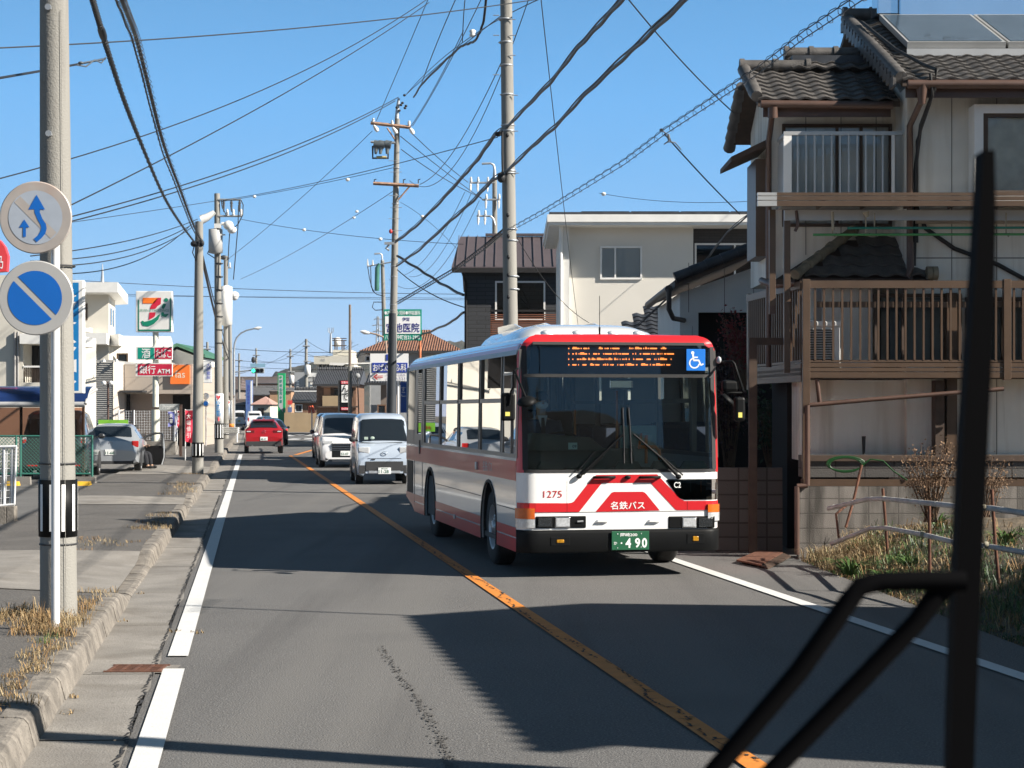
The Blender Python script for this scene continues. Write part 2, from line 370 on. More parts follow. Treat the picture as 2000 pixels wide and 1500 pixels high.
# hills: a wooded ridge up the road and others behind the camera
HILL = pm('wooded_hill', (.022, .034, .028), 1, var=.3, scale=.12, c2=(.075, .062, .05), bump=.5, bscale=.15)
def hill(name, x0, x1, y0, y1, hf, nx, ny):
    b = MB(); vs = [(x0+(x1-x0)*i/nx, y0+(y1-y0)*j/ny, 0) for j in range(ny+1) for i in range(nx+1)]
    vs = [(x, y, hf(x, y)) for x, y, _ in vs]
    b.add(vs, [(j*(nx+1)+i, j*(nx+1)+i+1, (j+1)*(nx+1)+i+1, (j+1)*(nx+1)+i) for j in range(ny) for i in range(nx)], True)
    return struct(b.build(name, mat=HILL))
def hf1(x, y):
    prof = [(-150, -4), (-134, 12), (-124, 20.5), (-112, 23.5), (-100, 27), (-88, 29.5), (-70, 33), (-40, 36), (60, 34), (160, 20), (260, 5)]
    xx = x*1000/y; h = -6
    for (a, ha), (b_, hb) in zip(prof, prof[1:]):
        if a <= xx <= b_: h = ha+(hb-ha)*(xx-a)/(b_-a)
    e = max(0, 1-abs(y-1000)/149)
    t = noise.noise((x*.16, y*.16, 1))*1.2+noise.noise((x*.4, y*.4, 5))*1.3+random.uniform(-.5, .5)
    return -3+(h+3)*min(1, e*1.6)+t*(1 if h > -2 else .2)
hill('wooded_hill', -175, 270, 850, 1150, hf1, 300, 60)
hill('wooded_hill', -900, 900, -1000, -450, lambda x, y: -3+max(0, 1-abs(y+720)/270)*(116+40*noise.noise((x*.006, 2, 0))+16*noise.noise((x*.02, 7, 0)))+noise.noise((x*.06, y*.06, 1))*4, 160, 30)
hill('wooded_hill', 260, 1500, 900, 1300, lambda x, y: -3+max(0, 1-abs(y-1100)/200)*(20+20*noise.noise((x*.004, 4, 0)))+noise.noise((x*.05, y*.05, 1))*3, 120, 16)
# ================================================================ right-hand side: houses
SID = pm('cream_siding', (.74, .71, .64), .75, var=.06, scale=2, bump=.5, bscale=120)
mix_tex(SID, 'noise', .5, .72, (.5, .44, .35), .9, .7, (5, 5, .35))
mix_tex(SID, 'noise', .6, .75, (.4, .36, .3), 2.2, .5, (4, 4, .2))
SIDW = pm('white_siding', (.66, .65, .62), .75, var=.05, scale=2, bump=.4, bscale=110)
GROOVE = pm('panel_joint', (.16, .15, .13), .8, var=0)
TILE = pm('roof_tile', (.085, .078, .072), .5, var=.35, scale=6, bump=.3, bscale=50)
TILEB = pm('dark_roof_tile', (.035, .038, .045), .45, var=.3, scale=6)
BRN = pm('brown_aluminium', (.105, .068, .045), .42, .3, var=.1, scale=5)
BRND = pm('dark_brown_timber', (.06, .038, .026), .7, var=.25, scale=6)
GUT = pm('brown_gutter', (.08, .045, .033), .45, var=.15, scale=5)
ALU = pm('silver_aluminium', (.44, .44, .43), .4, .4, var=.05)
WHT = pm('white_trim', (.74, .73, .70), .5, var=.05)
BLK = pm('black_cable', (.012, .012, .013), .6, var=0)
DARK = pm('dark_interior', (.012, .011, .012), .9, var=0)  # near-black: gloom inside openings put into the colour, also plain dark trim
CURT = pm('curtain', (.8, .76, .68), .85, var=.12, scale=6)
CLG = glass('clear_glass', (.85, .9, .95), 1, 1.5)
WGL = glass('window_glass', (.35, .4, .42), 1, 1.55)
POLY = pm('polycarbonate', (.35, .32, .28), .35, var=.15, scale=4)
BLOCK = brick_mat('block_wall', (.22, .2, .18), (.17, .158, .142), (.11, .1, .09), .4, .2, .009, .9, 'xz', .6, 0)
mix_tex(BLOCK, 'noise', .38, .6, (.05, .046, .04), 1.6, .95, (2.8, 2.8, .45))
BLOCKD = brick_mat('block_wall_dark', (.1, .095, .09), (.075, .07, .066), (.04, .036, .034), .4, .2, .012, .9, 'xz', .6, 0)  # darker copy of the block colour, with the low wall's shade painted in
def sheet(mb, x0, x1, y, z0, z1, t=.03): return mb.box(x0, x1, y, y+t, z0, z1)
def frame(mb, x0, x1, y, z0, z1, w, t):
    mb.box(x0, x1, y, y+t, z0, z0+w); mb.box(x0, x1, y, y+t, z1-w, z1)
    mb.box(x0, x0+w, y, y+t, z0+w, z1-w); mb.box(x1-w, x1, y, y+t, z0+w, z1-w); return mb
def joints(parent, xs, y, z0, z1, m=None):
    b = MB()
    for x in xs: b.box(x-.006, x+.006, y-.0025, y, z0, z1)
    return b.build('panel_joint', parent, m or GROOVE)
def window(parent, x0, x1, y, z0, z1, fm, curtain=None, w=.05, mull=(.5,), gl=None, depth=.06):
    f = MB(); frame(f, x0, x1, y-.03, z0, z1, w, depth+.02)
    for t in mull: xm = x0+(x1-x0)*t; f.box(xm-w*.45, xm+w*.45, y-.025, y+depth-.02, z0+w, z1-w)
    o = f.build('window', parent, fm)
    p = MB(); p.quad((x0+w, y, z0+w), (x1-w, y, z0+w), (x1-w, y, z1-w), (x0+w, y, z1-w)); p.build('pane', o, gl or WGL)
    if curtain:
        c = MB(); n = max(6, int((x1-x0)/.05)); a = [(x0+w+(x1-x0-2*w)*i/n, y+depth-.005+.009*math.sin(i*1.7), 0) for i in range(n+1)]
        c.add([(q[0], q[1], z) for q in a for z in (z0+w, z1-w)], [(2*i, 2*i+2, 2*i+3, 2*i+1) for i in range(n)], True); c.build('curtain', o, curtain)
    else:
        c = MB(); c.quad((x0+w, y+depth-.005, z0+w), (x1-w, y+depth-.005, z0+w), (x1-w, y+depth-.005, z1-w), (x0+w, y+depth-.005, z1-w)); c.build('window_backing', o, DARK)  # near-black sheet behind the pane stands for the unlit room
    return o
# ---------------- the two-storey house with the deck
hs = thing('tiled_house', 'cream two storey house with dark wavy roof tiles, brown gutters and verandah', 'house', (5, 28, 0))
WX = 3.68; SX = 5.45; YL_, YR_ = 26.95, 26.15      # wing front wall, main block front wall
w = MB()
w.box(WX, SX+.2, YL_, 29.2, 3.86, 6.33); w.box(4.35, SX+.1, YL_-.02, 29.15, 2.45, 3.86); w.box(3.98, SX, 26.3, YL_-.01, 1.3, 2.41)                   # wing
w.box(SX, 11.5, YR_, 33, 0, 6.45)                      # main block
w.prism([(SX, 26.6, 6.45), (SX, 33, 6.45), (SX, 29.6, 7.95)], (6.05, 0, 0))
w.prism([(WX, 27, 6.33), (WX, 29.2, 6.33), (WX, 28.0, 6.95)], (1.8, 0, 0))
w.build('wall', hs, SID)
f = MB(); f.box(3.98, SX, 27.4, 29, 0, 2.4); f.build('shade_block', hs, DARK)  # near-black block stands for the shade below the wing
joints(hs, [SX+.62*i for i in range(1, 10)], YR_, .9, 6.45); joints(hs, [WX+.5*i for i in range(1, 4)], YL_, 4.2, 6.3)
b = MB(); b.box(SX, 11.5, YR_-.006, YR_, 4.085, 4.1); b.box(SX, 11.5, YR_-.0055, YR_, 3.52, 3.535); b.build('panel_joint', hs, GROOVE)
# roofs
rf = MB()
tile_roof(rf, (5.25, 25.45, 6.42), (6.6, 0, 0), (0, 4.15, 1.66))
b2 = MB(); b2.hexa([(5.25, 25.45, 6.33), (11.85, 25.45, 6.33), (11.85, 29.6, 7.99), (5.25, 29.6, 7.99)], [(5.25, 25.45, 6.41), (11.85, 25.45, 6.41), (11.85, 29.6, 8.07), (5.25, 29.6, 8.07)])
b2.hexa([(5.25, 29.6, 7.99), (11.85, 29.6, 7.99), (11.85, 33.5, 6.43), (5.25, 33.5, 6.43)], [(5.25, 29.6, 8.09), (11.85, 29.6, 8.09), (11.85, 33.5, 6.53), (5.25, 33.5, 6.53)])
r = rf.build('roof', hs, TILE)
rd = MB(); ridge(rd, (5.2, 29.6, 8.17), (11.9, 29.6, 8.17), .1); rd.build('ridge', r, TILE)
vg = MB()                                                # rounded verge tiles stepping down the gable edge
for i in range(17):
    t = i/17; a = V(5.24, 25.5+4.05*t, 6.47+1.62*t); vg.tube([a, a+V(0, .29, .105)], [.085, .105], 10); vg.box(5.13, 5.17, a.y, a.y+.27, a.z-.12, a.z+.03)
vg.build('verge', r, TILE)
b2.build('eaves', r, BRND)
rf = MB(); tile_roof(rf, (3.42, 26.35, 6.30), (1.95, 0, 0), (0, 1.5, .66))
r = rf.build('roof', hs, TILE)
e = MB(); e.hexa([(3.42, 26.35, 6.21), (5.4, 26.35, 6.21), (5.4, 27.85, 6.87), (3.42, 27.85, 6.87)], [(3.42, 26.35, 6.29), (5.4, 26.35, 6.29), (5.4, 27.85, 6.95), (3.42, 27.85, 6.95)])
e.hexa([(3.42, 27.85, 6.87), (5.4, 27.85, 6.87), (5.4, 29.5, 6.12), (3.42, 29.5, 6.12)], [(3.42, 27.85, 6.97), (5.4, 27.85, 6.97), (5.4, 29.5, 6.22), (3.42, 29.5, 6.22)]); e.build('eaves', r, BRND)
rd = MB(); ridge(rd, (3.38, 27.85, 7.05), (4.35, 27.85, 7.05), .09); rd.build('ridge', r, TILE); rd = MB(); ridge(rd, (4.1, 28.3, 7.32), (5.2, 28.3, 7.32), .09); rd.build('ridge', r, TILE)
f = MB(); f.box(4.13, 5.4, 27.9, 28.4, 6.4, 7.22); f.build('ridge_wall', hs, TILEB)
rf = MB(); tile_roof(rf, (4.1, 27.7, 6.98), (1.3, 0, 0), (0, .6, .28)); rf.build('roof', hs, TILE)
vg = MB()
for i in range(6):
    t = i/6; a = V(3.41, 26.38+1.42*t, 6.36+.62*t); vg.tube([a, a+V(0, .27, .118)], [.08, .1], 10)
vg.build('verge', r, TILE); vg = MB()
for i in range(6):
    t = i/6; a = V(3.41, 29.45-1.55*t, 6.22+.7*t); vg.tube([a, a+V(0, .27, -.118)][::-1], [.1, .08], 10)
vg.build('verge', r, TILE)
g_ = MB(); g_.tube([(5.3, 25.38, 6.36), (11.8, 25.38, 6.36)], .06); g_.tube([(3.45, 26.28, 6.24), (5.28, 26.28, 6.22)], .055)
g_.box(5.3, 11.8, 25.5, 25.53, 6.2, 6.36); g_.box(3.5, 5.28, 26.4, 26.43, 6.08, 6.22)
g_.tube([(3.62, 26.3, 6.2), (3.64, 26.7, 5.95), (3.64, 26.87, 5.8), (3.64, 26.87, 2.6)], .042); g_.tube([(3.62, 26.28, 6.2), (3.62, 26.3, 6.05)], .07)
g_.tube([(5.5, 25.4, 6.33), (5.5, 25.45, 6.15), (5.47, 26.05, 5.9), (5.47, 26.05, 3.75)], .045); g_.tube([(5.5, 25.4, 6.36), (5.5, 25.42, 6.1)], .085, r1=.05)
g_.build('gutter', hs, GUT)
cb = MB()
cb.tube([(5.28, 28.6, 7.85), (5.42, 26.8, 7.1), (5.62, 25.9, 6.72), (5.68, 25.36, 6.55), (5.66, 25.36, 6.3), (5.6, 25.95, 5.9), (5.555, 26.1, 5.3), (5.555, 26.1, 4.6), (5.54, 26.1, 3.98)], .026)
cb.tube([(5.6, 25.36, 6.5), (5.63, 25.36, 6.2), (5.58, 26.1, 5.7), (5.58, 26.1, 4.3)], .02)
cb.tube([(5.55, 26.1, 4.85), (5.7, 26.12, 4.5), (6.1, 26.12, 4.22), (6.7, 26.12, 4.0), (7.1, 26.12, 3.78), (7.4, 26.12, 3.4)], .03); cb.build('cable', hs, BLK)
# upstairs sliding window behind the balcony, bay window with awning, small side awning
window(hs, 3.84, 5.40, YL_-.01, 4.6, 6.06, BRND, CURT, .045, (.5, .72), gl=CLG)
o = window(hs, 6.43, 8.6, 25.86, 4.93, 6.05, BRND, CURT, .06, (.62,), gl=glass('curtain_glass', (.95, .95, .93), .6))
f = MB(); frame(f, 6.3, 8.7, 25.8, 4.8, 6.16, .12, .35); f.build('frame', o, WHT)
a = MB(); a.hexa([(6.17, 25.55, 6.2), (8.8, 25.55, 6.2), (8.8, 26.16, 6.3), (6.17, 26.16, 6.3)], [(6.17, 25.55, 6.27), (8.8, 25.55, 6.27), (8.8, 26.16, 6.4), (6.17, 26.16, 6.4)]); a.build('awning', hs, GUT)
a = MB(); a.hexa([(3.12, 26.95, 5.53), (3.68, 26.95, 5.78), (3.68, 28.4, 5.78), (3.12, 28.4, 5.53)], [(3.12, 26.95, 5.6), (3.68, 26.95, 5.87), (3.68, 28.4, 5.87), (3.12, 28.4, 5.6)]); a.build('awning', hs, BRND)
f = MB(); f.box(3.5, 3.68, 27.2, 28.2, 4.2, 5.6); f.build('window', hs, BRN)
v = MB(); v.lathe([(.03, 0), (.06, .02), (.06, .16), (.03, .2)], Matrix.Translation((6.93, 26.13, 6.42)) @ Matrix.Scale(1, 4), 12); v.build('vent', hs, BLK)
# pent roof over the ground floor of the wing
rf = MB(); tile_roof(rf, (4.02, 26.02, 3.83), (1.72, 0, 0), (0, .92, .62), inside=lambda u, v: u*1.72 > v*.9-.05)
r = rf.build('roof', hs, TILE)
rd = MB(); ridge(rd, (3.9, 25.98, 3.86), (4.85, 26.93, 4.55), .065, .3); rd.build('ridge', r, pm('weathered_tile', (.2, .165, .11), .7, var=.3, scale=7)); rd = MB(); ridge(rd, (5.72, 25.98, 3.87), (5.8, 25.98, 3.87), .08, .3); rd.build('ridge', r, MATS['weathered_tile'])
e = MB(); e.hexa([(3.62, 26.02, 3.72), (5.78, 26.02, 3.72), (5.78, 26.94, 4.34), (4.6, 26.94, 4.34)], [(3.62, 26.02, 3.79), (5.78, 26.02, 3.79), (5.78, 26.94, 4.41), (4.6, 26.94, 4.41)]); e.build('eaves', r, BRND)
g_ = MB(); g_.tube([(3.95, 25.96, 3.76), (5.72, 25.96, 3.74)], .05); g_.tube([(3.6, 27.3, 3.86), (3.62, 26.2, 3.72), (3.9, 25.98, 3.74)], .05); g_.tube([(5.48, 26.02, 4.3), (5.48, 25.98, 3.95), (5.42, 25.98, 3.82)], .035); g_.build('gutter', hs, GUT)
# ground floor openings behind the deck railing
window(hs, 5.0, 6.2, 25.98+.16, 2.63, 3.6, BRND, pm('grey_curtain', (.2, .22, .24), .9, var=.2, scale=7), .05, (.33, .66))
window(hs, 6.25, 7.3, 25.98+.16, 2.63, 3.55, BRND, None, .05, (.5,))
f = MB(); f.box(5.96, 6.1, 25.95, 26.13, .5, 3.6); f.box(4.32, 5.0, 26.3, 26.92, 2.5, 3.75); f.build('post', hs, BRN)
sd = MB(); sd.box(4.3, 5.0, 26.27, 26.3, 2.55, 3.72); sd.build('wall', hs, SIDW)
ew = MB(); ew.box(3.90, 11.4, 25.52, 25.6, .97, 1.06); ew.build('sill', hs, BRN)
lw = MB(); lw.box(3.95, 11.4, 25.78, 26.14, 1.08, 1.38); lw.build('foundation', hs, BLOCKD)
lp = MB(); lp.box(3.93, 11.4, 25.74, 25.8, 1.3, 1.38); lp.box(5.78, 5.9, 25.85, 26.1, 1.3, 2.4); lp.build('base_rail', hs, BRND)
# ---------------- verandah deck with railing (ground floor) and terrace roof above it
dk = thing('verandah_deck', 'brown aluminium verandah deck with slatted railing in front of the tiled house', 'verandah', (3.95, 25.6, 0))
DX0, DX1, DY0, DY1 = 3.92, 9.5, 25.55, 28.85; SLN = -.105
def sbox(f, o0, o1, y0, y1, z0, z1): f.hexa([(DX0+o0+SLN*(y0-DY0), y0, z0), (DX0+o1+SLN*(y0-DY0), y0, z0), (DX0+o1+SLN*(y1-DY0), y1, z0), (DX0+o0+SLN*(y1-DY0), y1, z0)], [(DX0+o0+SLN*(y0-DY0), y0, z1), (DX0+o1+SLN*(y0-DY0), y0, z1), (DX0+o1+SLN*(y1-DY0), y1, z1), (DX0+o0+SLN*(y1-DY0), y1, z1)])
f = MB(); f.box(DX0+.06, DX1, DY0+.06, 26.1, 2.42, 2.5); sbox(f, .06, .8, 26.1, DY1, 2.42, 2.5); f.build('floor', dk, BRND)
f = MB()
for z0, z1 in ((2.43, 2.505), (2.515, 2.565), (2.575, 2.63)): f.box(DX0+.1, DX1, DY0, DY0+.05, z0, z1); sbox(f, 0, .05, DY0+.1, DY1, z0-.05, z1)
f.build('beam', dk, BRN)
f = MB(); f.box(DX0+.1, DX1, DY0-.01, DY0+.06, 3.64, 3.74); sbox(f, -.01, .06, DY0+.1, DY1, 3.64, 3.74); f.box(DX0+.1, DX1, DY0+.01, DY0+.05, 2.64, 2.67); sbox(f, 0, .04, DY0+.1, DY1, 2.64, 2.67); f.box(DX0+.2, DX1, DY0+.055, DY0+.075, 3.38, 3.46); f.build('rail', dk, BRN)
for x in (DX0, 6.63, 9.4):
    f = MB(); f.box(x, x+.1, DY0-.02, DY0+.08, 0.97 if x < 4 else 2.4, 3.76); f.build('post', dk, BRN, .004)
f = MB(); sbox(f, 0, .1, DY1-.1, DY1, 2.3, 3.76); f.build('post', dk, BRN)
for i in range(46):
    x = DX0+.17+.122*i
    if x < DX1-.1 and not (6.58 < x < 6.76):
        f = MB(); f.box(x-.014, x+.014, DY0+.005, DY0+.035, 2.665, 3.645); f.build('picket', dk, BRN)
for i in range(50):
    y = DY0+.17+.13*i
    if y < DY1-.12: f = MB(); sbox(f, .005, .035, y-.014, y+.014, 2.665, 3.645); f.build('picket', dk, BRN)
f = MB(); f.box(3.3, 3.41, 26.35, 26.46, 0, 3.0); f.box(3.41, 3.95, 26.37, 26.44, 2.9, 3.0); f.build('support_post', dk, BRND)
f = MB(); f.tube([(4.12, 25.6, 2.42), (4.16, 25.62, 2.1)], .03); f.tube([(4.0, 25.5, 2.06), (4.9, 25.5, 2.14), (6.63, 25.55, 2.28)], .03)
f.tube([(3.97, 25.47, 2.06), (3.97, 25.47, .98)], .035); f.tube([(3.97, 25.47, .98), (3.83, 25.46, .97)], .034); f.tube([(3.83, 25.46, .97), (3.83, 25.46, .05)], .035); f.build('drain_pipe', dk, GUT)
tr = thing('terrace_roof', 'flat translucent terrace roof on brown posts under the upstairs balcony', 'terrace roof', (4, 25.6, 0))
TX0, TX1, TY = 3.28, 9.5, 25.3
f = MB()
for z0, z1 in ((4.72, 4.79), (4.80, 4.85), (4.86, 4.9)): f.box(TX0+.26, TX1, TY, TY+.07, z0, z1)
f.build('beam', tr, BRN)
f = MB()
for z0, z1 in ((4.72, 4.79), (4.80, 4.85), (4.86, 4.9)): f.box(TX0, TX0+.258, TY-.004, TY+.074, z0, z1)
f.build('end_cap', tr, ALU)
f = MB(); f.hexa([(TX0+.1, TY+.08, 4.73), (TX1, TY+.08, 4.73), (TX1, 26.1, 4.82), (TX0+.1, 26.1, 4.82)], [(TX0+.1, TY+.08, 4.75), (TX1, TY+.08, 4.75), (TX1, 26.1, 4.84), (TX0+.1, 26.1, 4.84)]); f.box(SX+.1, TX1, 26.05, 26.14, 4.56, 4.72); f.build('roof_sheet', tr, POLY)
f = MB(); f.box(3.7, 9.4, 25.72, 25.75, 4.57, 4.71); f.build('fascia', tr, ALU)
for x in (3.5, 3.70):
    f = MB(); f.box(x, x+.085, 25.75, 25.83, 2.5 if x > 3.6 else 3.4, 4.72); f.build('post', tr, BRN, .004)
f = MB(); f.box(3.5, 3.58, 25.75, 25.83, 3.3, 3.41); f.tube([(3.86, 25.72, 4.7), (3.88, 25.7, 4.5), (3.84, 25.7, 4.42)], .022); f.build('rain_spout', tr, GUT)
f = MB()
for i in range(9): f.box(TX0+.9+.6*i, TX0+.93+.6*i, TY+.1, 26.05, 4.755, 4.80)
f.build('rafter', tr, BRN)
# upstairs balcony
bl = thing('balcony', 'white barred balcony in front of the upstairs sliding window', 'balcony', (4.6, 26, 4.85))
BX0, BX1, BY = 3.82, 5.42, 26.3
f = MB(); f.box(BX0-.06, BX1, BY, YL_-.02, 4.84, 4.9); f.build('floor', bl, ALU)
f = MB(); f.box(BX0-.05, BX1, BY-.025, BY+.035, 5.81, 5.86); f.box(BX0-.05, BX0, BY+.04, YL_-.02, 5.8, 5.84); f.build('rail', bl, ALU)
f = MB(); f.box(BX0-.05, BX0+.06, BY-.02, BY+.03, 4.9, 5.81); f.build('post', bl, WHT)
f = MB(); f.box(BX1-.15, BX1-.11, BY-.02, BY+.03, 4.9, 5.81); f.build('post', bl, WHT)
for i in range(11):
    x = BX0+.145+.118*i; f = MB(); f.box(x-.012, x+.012, BY-.008, BY+.016, 4.9, 5.81); f.build('bar', bl, ALU)
f = MB()
for i in range(4): y = BY+.12+.13*i; f.box(BX0-.04, BX0-.015, y-.012, y+.012, 4.9, 5.8)
f.box(BX0-.045, BX0-.038, BY+.04, YL_-.03, 4.92, 5.74); f.build('side_panel', bl, ALU)
# solar water heater on the roof
sh = thing('solar_water_heater', 'silver solar water heater with tank and glass collectors on the tiled roof', 'solar heater', (7.5, 27.5, 7.3))
TANK = pm('mirror_steel', (.62, .66, .7), .12, .9, var=.03)
f = MB(); f.box(5.93, 8.6, 29.0, 29.5, 7.98, 8.62); f.box(5.6, 5.93, 29.05, 29.5, 8.06, 8.6)
f.build('tank', sh, TANK, .02)
f = MB().mat(pm('tank_print', (.02, .03, .05), .5, var=0)); letters(f, '朝日ソーラー', (6.86, 28.995, 8.51), .39, .085, bold=.02); f.build('lettering', sh); f = MB().mat(MATS['tank_print']); letters(f, 'Asahi', (6.42, 28.995, 8.46), .1, .05, bold=.02); f.build('lettering', sh)
SOLG = pm('collector_glass', (.10, .14, .18), .08, .2, var=.15, scale=3, coat=1)
for x0, x1 in ((5.62, 7.02), (7.06, 8.46)):
    f = MB(); n = V(0, -.37, .93)
    slab(f, (x0, 26.95, 7.14), (x1-x0, 0, 0), (0, 2.05, .82), n, .09); o = f.build('collector', sh, ALU)
    q = MB(); a = V(x0+.04, 26.99, 7.16)+n*.094; q.quad(a, a+V(x1-x0-.08, 0, 0), a+V(x1-x0-.08, 1.94, .776), a+V(0, 1.94, .776)); q.build('glass_cover', o, SOLG)
f = MB(); f.box(5.6, 8.5, 26.86, 26.92, 7.02, 7.12); f.build('support_rail', sh, ALU)
# laundry poles hanging under the terrace roof
TEAL = pm('teal_plastic', (.02, .19, .14), .35, var=.1); GRN = pm('green_plastic', (.06, .26, .08), .4, var=.1)
def pole_(label, px0, py, m):
    a = P(px0, py, 25.62); b_ = P(2060, py-1, 25.62); o = MB().tube([a, b_], .017, 8).build('laundry_pole', None, m); return tag(o, label, 'laundry pole')
pole_('teal laundry pole, the upper of two hanging under the terrace roof', 1655, 445.5, TEAL); pole_('bright green laundry pole, the lower and longer of two under the terrace roof', 1588, 458.5, GRN)
lb = thing('pole_hanger', 'rope and wire hangers holding the laundry poles', 'hanger', P(1692, 420, 25.62))
f = MB()
for px, z1 in ((1626, 458), (1691, 458), (1708, 445), (1965, 458)): a = P(px, 416, 25.62); b_ = P(px, z1, 25.62); f.tube([a, b_, b_+V(.03, 0, -.03), b_+V(.05, 0, .02)], .01, 6)
f.build('hook', lb, pm('rope', (.3, .27, .2), .9, var=.2))
f = MB(); f.tube([P(1626, 414, 25.6), P(1627, 450, 25.6)], .02, 6); f.tube([P(1691, 414, 25.6), P(1694, 424, 25.6)], [.05, .02], 6); f.build('rope', lb, MATS['rope'])
# air conditioner on the deck
ac = thing('air_conditioner', 'white air conditioner outdoor unit standing on the brown deck behind railing slats', 'air conditioner', (4.3, 25.8, 2.5))
f = MB(); f.box(3.98, 4.44, 25.64, 25.9, 2.5, 3.12); f.build('casing', ac, WHT, .015)
f = MB(); f.box(3.96, 4.47, 25.62, 25.93, 3.12, 3.2); f.build('lid', ac, WHT, .02)
f = MB()
for i in range(17): f.box(4.0, 4.36, 25.628, 25.642, 2.54+.033*i, 2.556+.033*i)
f.build('grille', ac, DARK)
# block retaining wall under the sill, block wall and open yard in the shade left of it
bw = MB(); bw.box(3.86, 12, 25.5, 25.68, -.05, .965); tag(bw.build('block_wall', None, BLOCK), 'weathered grey concrete block wall under the brown sill of the tiled house', 'block wall')
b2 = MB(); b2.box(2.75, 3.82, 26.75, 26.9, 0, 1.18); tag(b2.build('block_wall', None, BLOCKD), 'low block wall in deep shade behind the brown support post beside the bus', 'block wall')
# ---------------- white wing with a one-sided tiled roof and dark carport
wg = thing('white_annex', 'white walled annex with sloping dark tiled verge above a dark carport', 'annex', (3.5, 33, 0))
Yw = 33.0; X0, X1 = P(1328, 0, Yw).x, 4.75
zl, zr = P(0, 572, Yw).z, P(0, 502, Yw).z
ox0, ox1, oz = P(1364, 0, Yw).x, P(1462, 0, Yw).x, P(0, 610, Yw).z
f = MB(); f.prism([(X0, Yw, 0), (ox0, Yw, 0), (ox0, Yw, oz), (X1, Yw, oz), (X1, Yw, zr), (X0, Yw, zl)], (0, .15, 0))
f.prism([(X0, Yw+.15, 0), (X0, Yw+5, 0), (X0, Yw+5, zl), (X0, Yw+.15, zl)], (.12, 0, 0)); f.build('wall', wg, SIDW)
joints(wg, [P(x, 0, Yw).x for x in (1345, 1415, 1472)], Yw, oz, zr-.1)
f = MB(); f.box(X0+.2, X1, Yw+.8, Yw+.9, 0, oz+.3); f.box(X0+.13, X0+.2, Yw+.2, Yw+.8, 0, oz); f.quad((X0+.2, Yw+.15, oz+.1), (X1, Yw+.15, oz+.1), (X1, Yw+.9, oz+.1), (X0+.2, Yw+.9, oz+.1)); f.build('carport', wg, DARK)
f = MB(); a = P(1318, 562, Yw-.45); b_ = P(1500, 488, Yw-.45); dd = b_-a
f.hexa([a, b_, b_+V(0, 5.4, 0), a+V(0, 5.4, 0)], [a+V(0, 0, .13), b_+V(0, 0, .13), b_+V(0, 5.4, .13), a+V(0, 5.4, .13)]); r = f.build('roof', wg, BRND)
f = MB(); n = 6
for i in range(n): q = a+dd*(i/n)+V(0, 0, .17); f.tube([q, q+dd*(1.12/n)], [.1, .085], 10)
f.build('verge', r, TILEB)
f = MB(); e = a+V(-.1, 0, -.02); f.tube([e, e+V(0, 5, 0)], .07); f.tube([e, e+V(0, 0, -.35), e+V(.08, .1, -.5), e+V(.3, .45, -.52)], .045, 8); f.build('gutter', wg, pm('dark_gutter', (.04, .032, .03), .5, var=.1))
# ---------------- small dark roof between annex and bus
sr = thing('shed_roof', 'small dark blue grey tiled roof showing beside the white annex', 'roof', (2.6, 40, 0))
f = MB(); a, b_, c = P(1228, 668, 39), P(1308, 594, 41), P(1345, 594, 41); tile_roof(f, (c.x-2.3, 38.6, a.z-.2), (2.9, 0, 0), (0, 2.6, 1.05), inside=lambda u, v: u > v*.5+.02); f.build('tiles', sr, TILEB)
f = MB()
for i in range(4): f.tube([(b_.x-.05+.02*i, 41.1, b_.z-.28+.1*i), (c.x+.6, 41.1, b_.z-.28+.1*i)], .08, 8)
f.build('ridge', sr, TILEB)
f = MB(); f.box(c.x-2.1, c.x+.5, 39, 43, 0, a.z-.15); f.build('wall', sr, SID)
# ---------------- modern cream house
ch = thing('modern_house', 'modern cream box house with flat white eaves and solar panels on top', 'house', (3, 51.5, 0))
Yc = 51.5; x0, x1 = P(1097, 0, Yc).x, 9.5; xd = P(1354, 0, Yc).x; zt = P(0, 440, Yc).z
CRM = pm('cream_render', (.64, .61, .55), .8, var=.04, scale=1, bump=.35, bscale=60)
f = MB(); f.box(x0+.2, xd, Yc, Yc+6.5, 0, zt); f.build('wall', ch, CRM)
f = MB(); f.box(x0, x0+.2, Yc-.25, Yc+6.5, 0, zt); f.build('corner_pier', ch, SIDW)
BRK = brick_mat('dark_brick', (.045, .042, .042), (.035, .033, .034), (.02, .02, .02), .3, .075, .006, .7)
f = MB(); f.box(xd, x1, Yc+.35, Yc+6.5, 0, zt); f.build('wall', ch, BRK)
f = MB(); f.box(P(1068, 0, Yc).x, x1+.6, Yc-.75, Yc+7, zt+.02, zt+.22); f.box(P(1070, 0, Yc).x+.02, x1+.6, Yc-.7, Yc+6.9, zt-.06, zt+.02); f.build('eaves', ch, WHT)
f = MB(); f.box(P(1072, 0, Yc).x, x1, Yc-.6, Yc+6.5, zt+.22, zt+.3); r = f.build('roof', ch, TILEB)
for i in range(6):
    f = MB(); xa = P(1135, 0, Yc).x+1.35*i; slab(f, (xa, Yc-.2, zt+.3), (1.3, 0, 0), (0, 3.2, .1), (0, -.03, 1), .06); f.build('solar_panel', r, pm('solar_cell', (.01, .011, .014), .6, var=0) if i == 0 else MATS['solar_cell'])
window(ch, P(1172, 0, Yc).x, P(1254, 0, Yc).x, Yc-.02, P(0, 546, Yc).z, P(0, 481, Yc).z, WHT, pm('pale_curtain', (.5, .56, .62), .9, var=.1), .05, (.36,), gl=CLG)
window(ch, P(1359, 0, Yc).x, P(1359, 0, Yc).x+2.2, Yc+.33, P(0, 560, Yc).z, P(0, 473, Yc).z, WHT, None, .05, (.5,))
f = MB(); f.tube([(x0-.03, Yc-.3, zt-.05), (x0-.03, Yc-.3, 0)], .05); f.build('downpipe', ch, WHT)
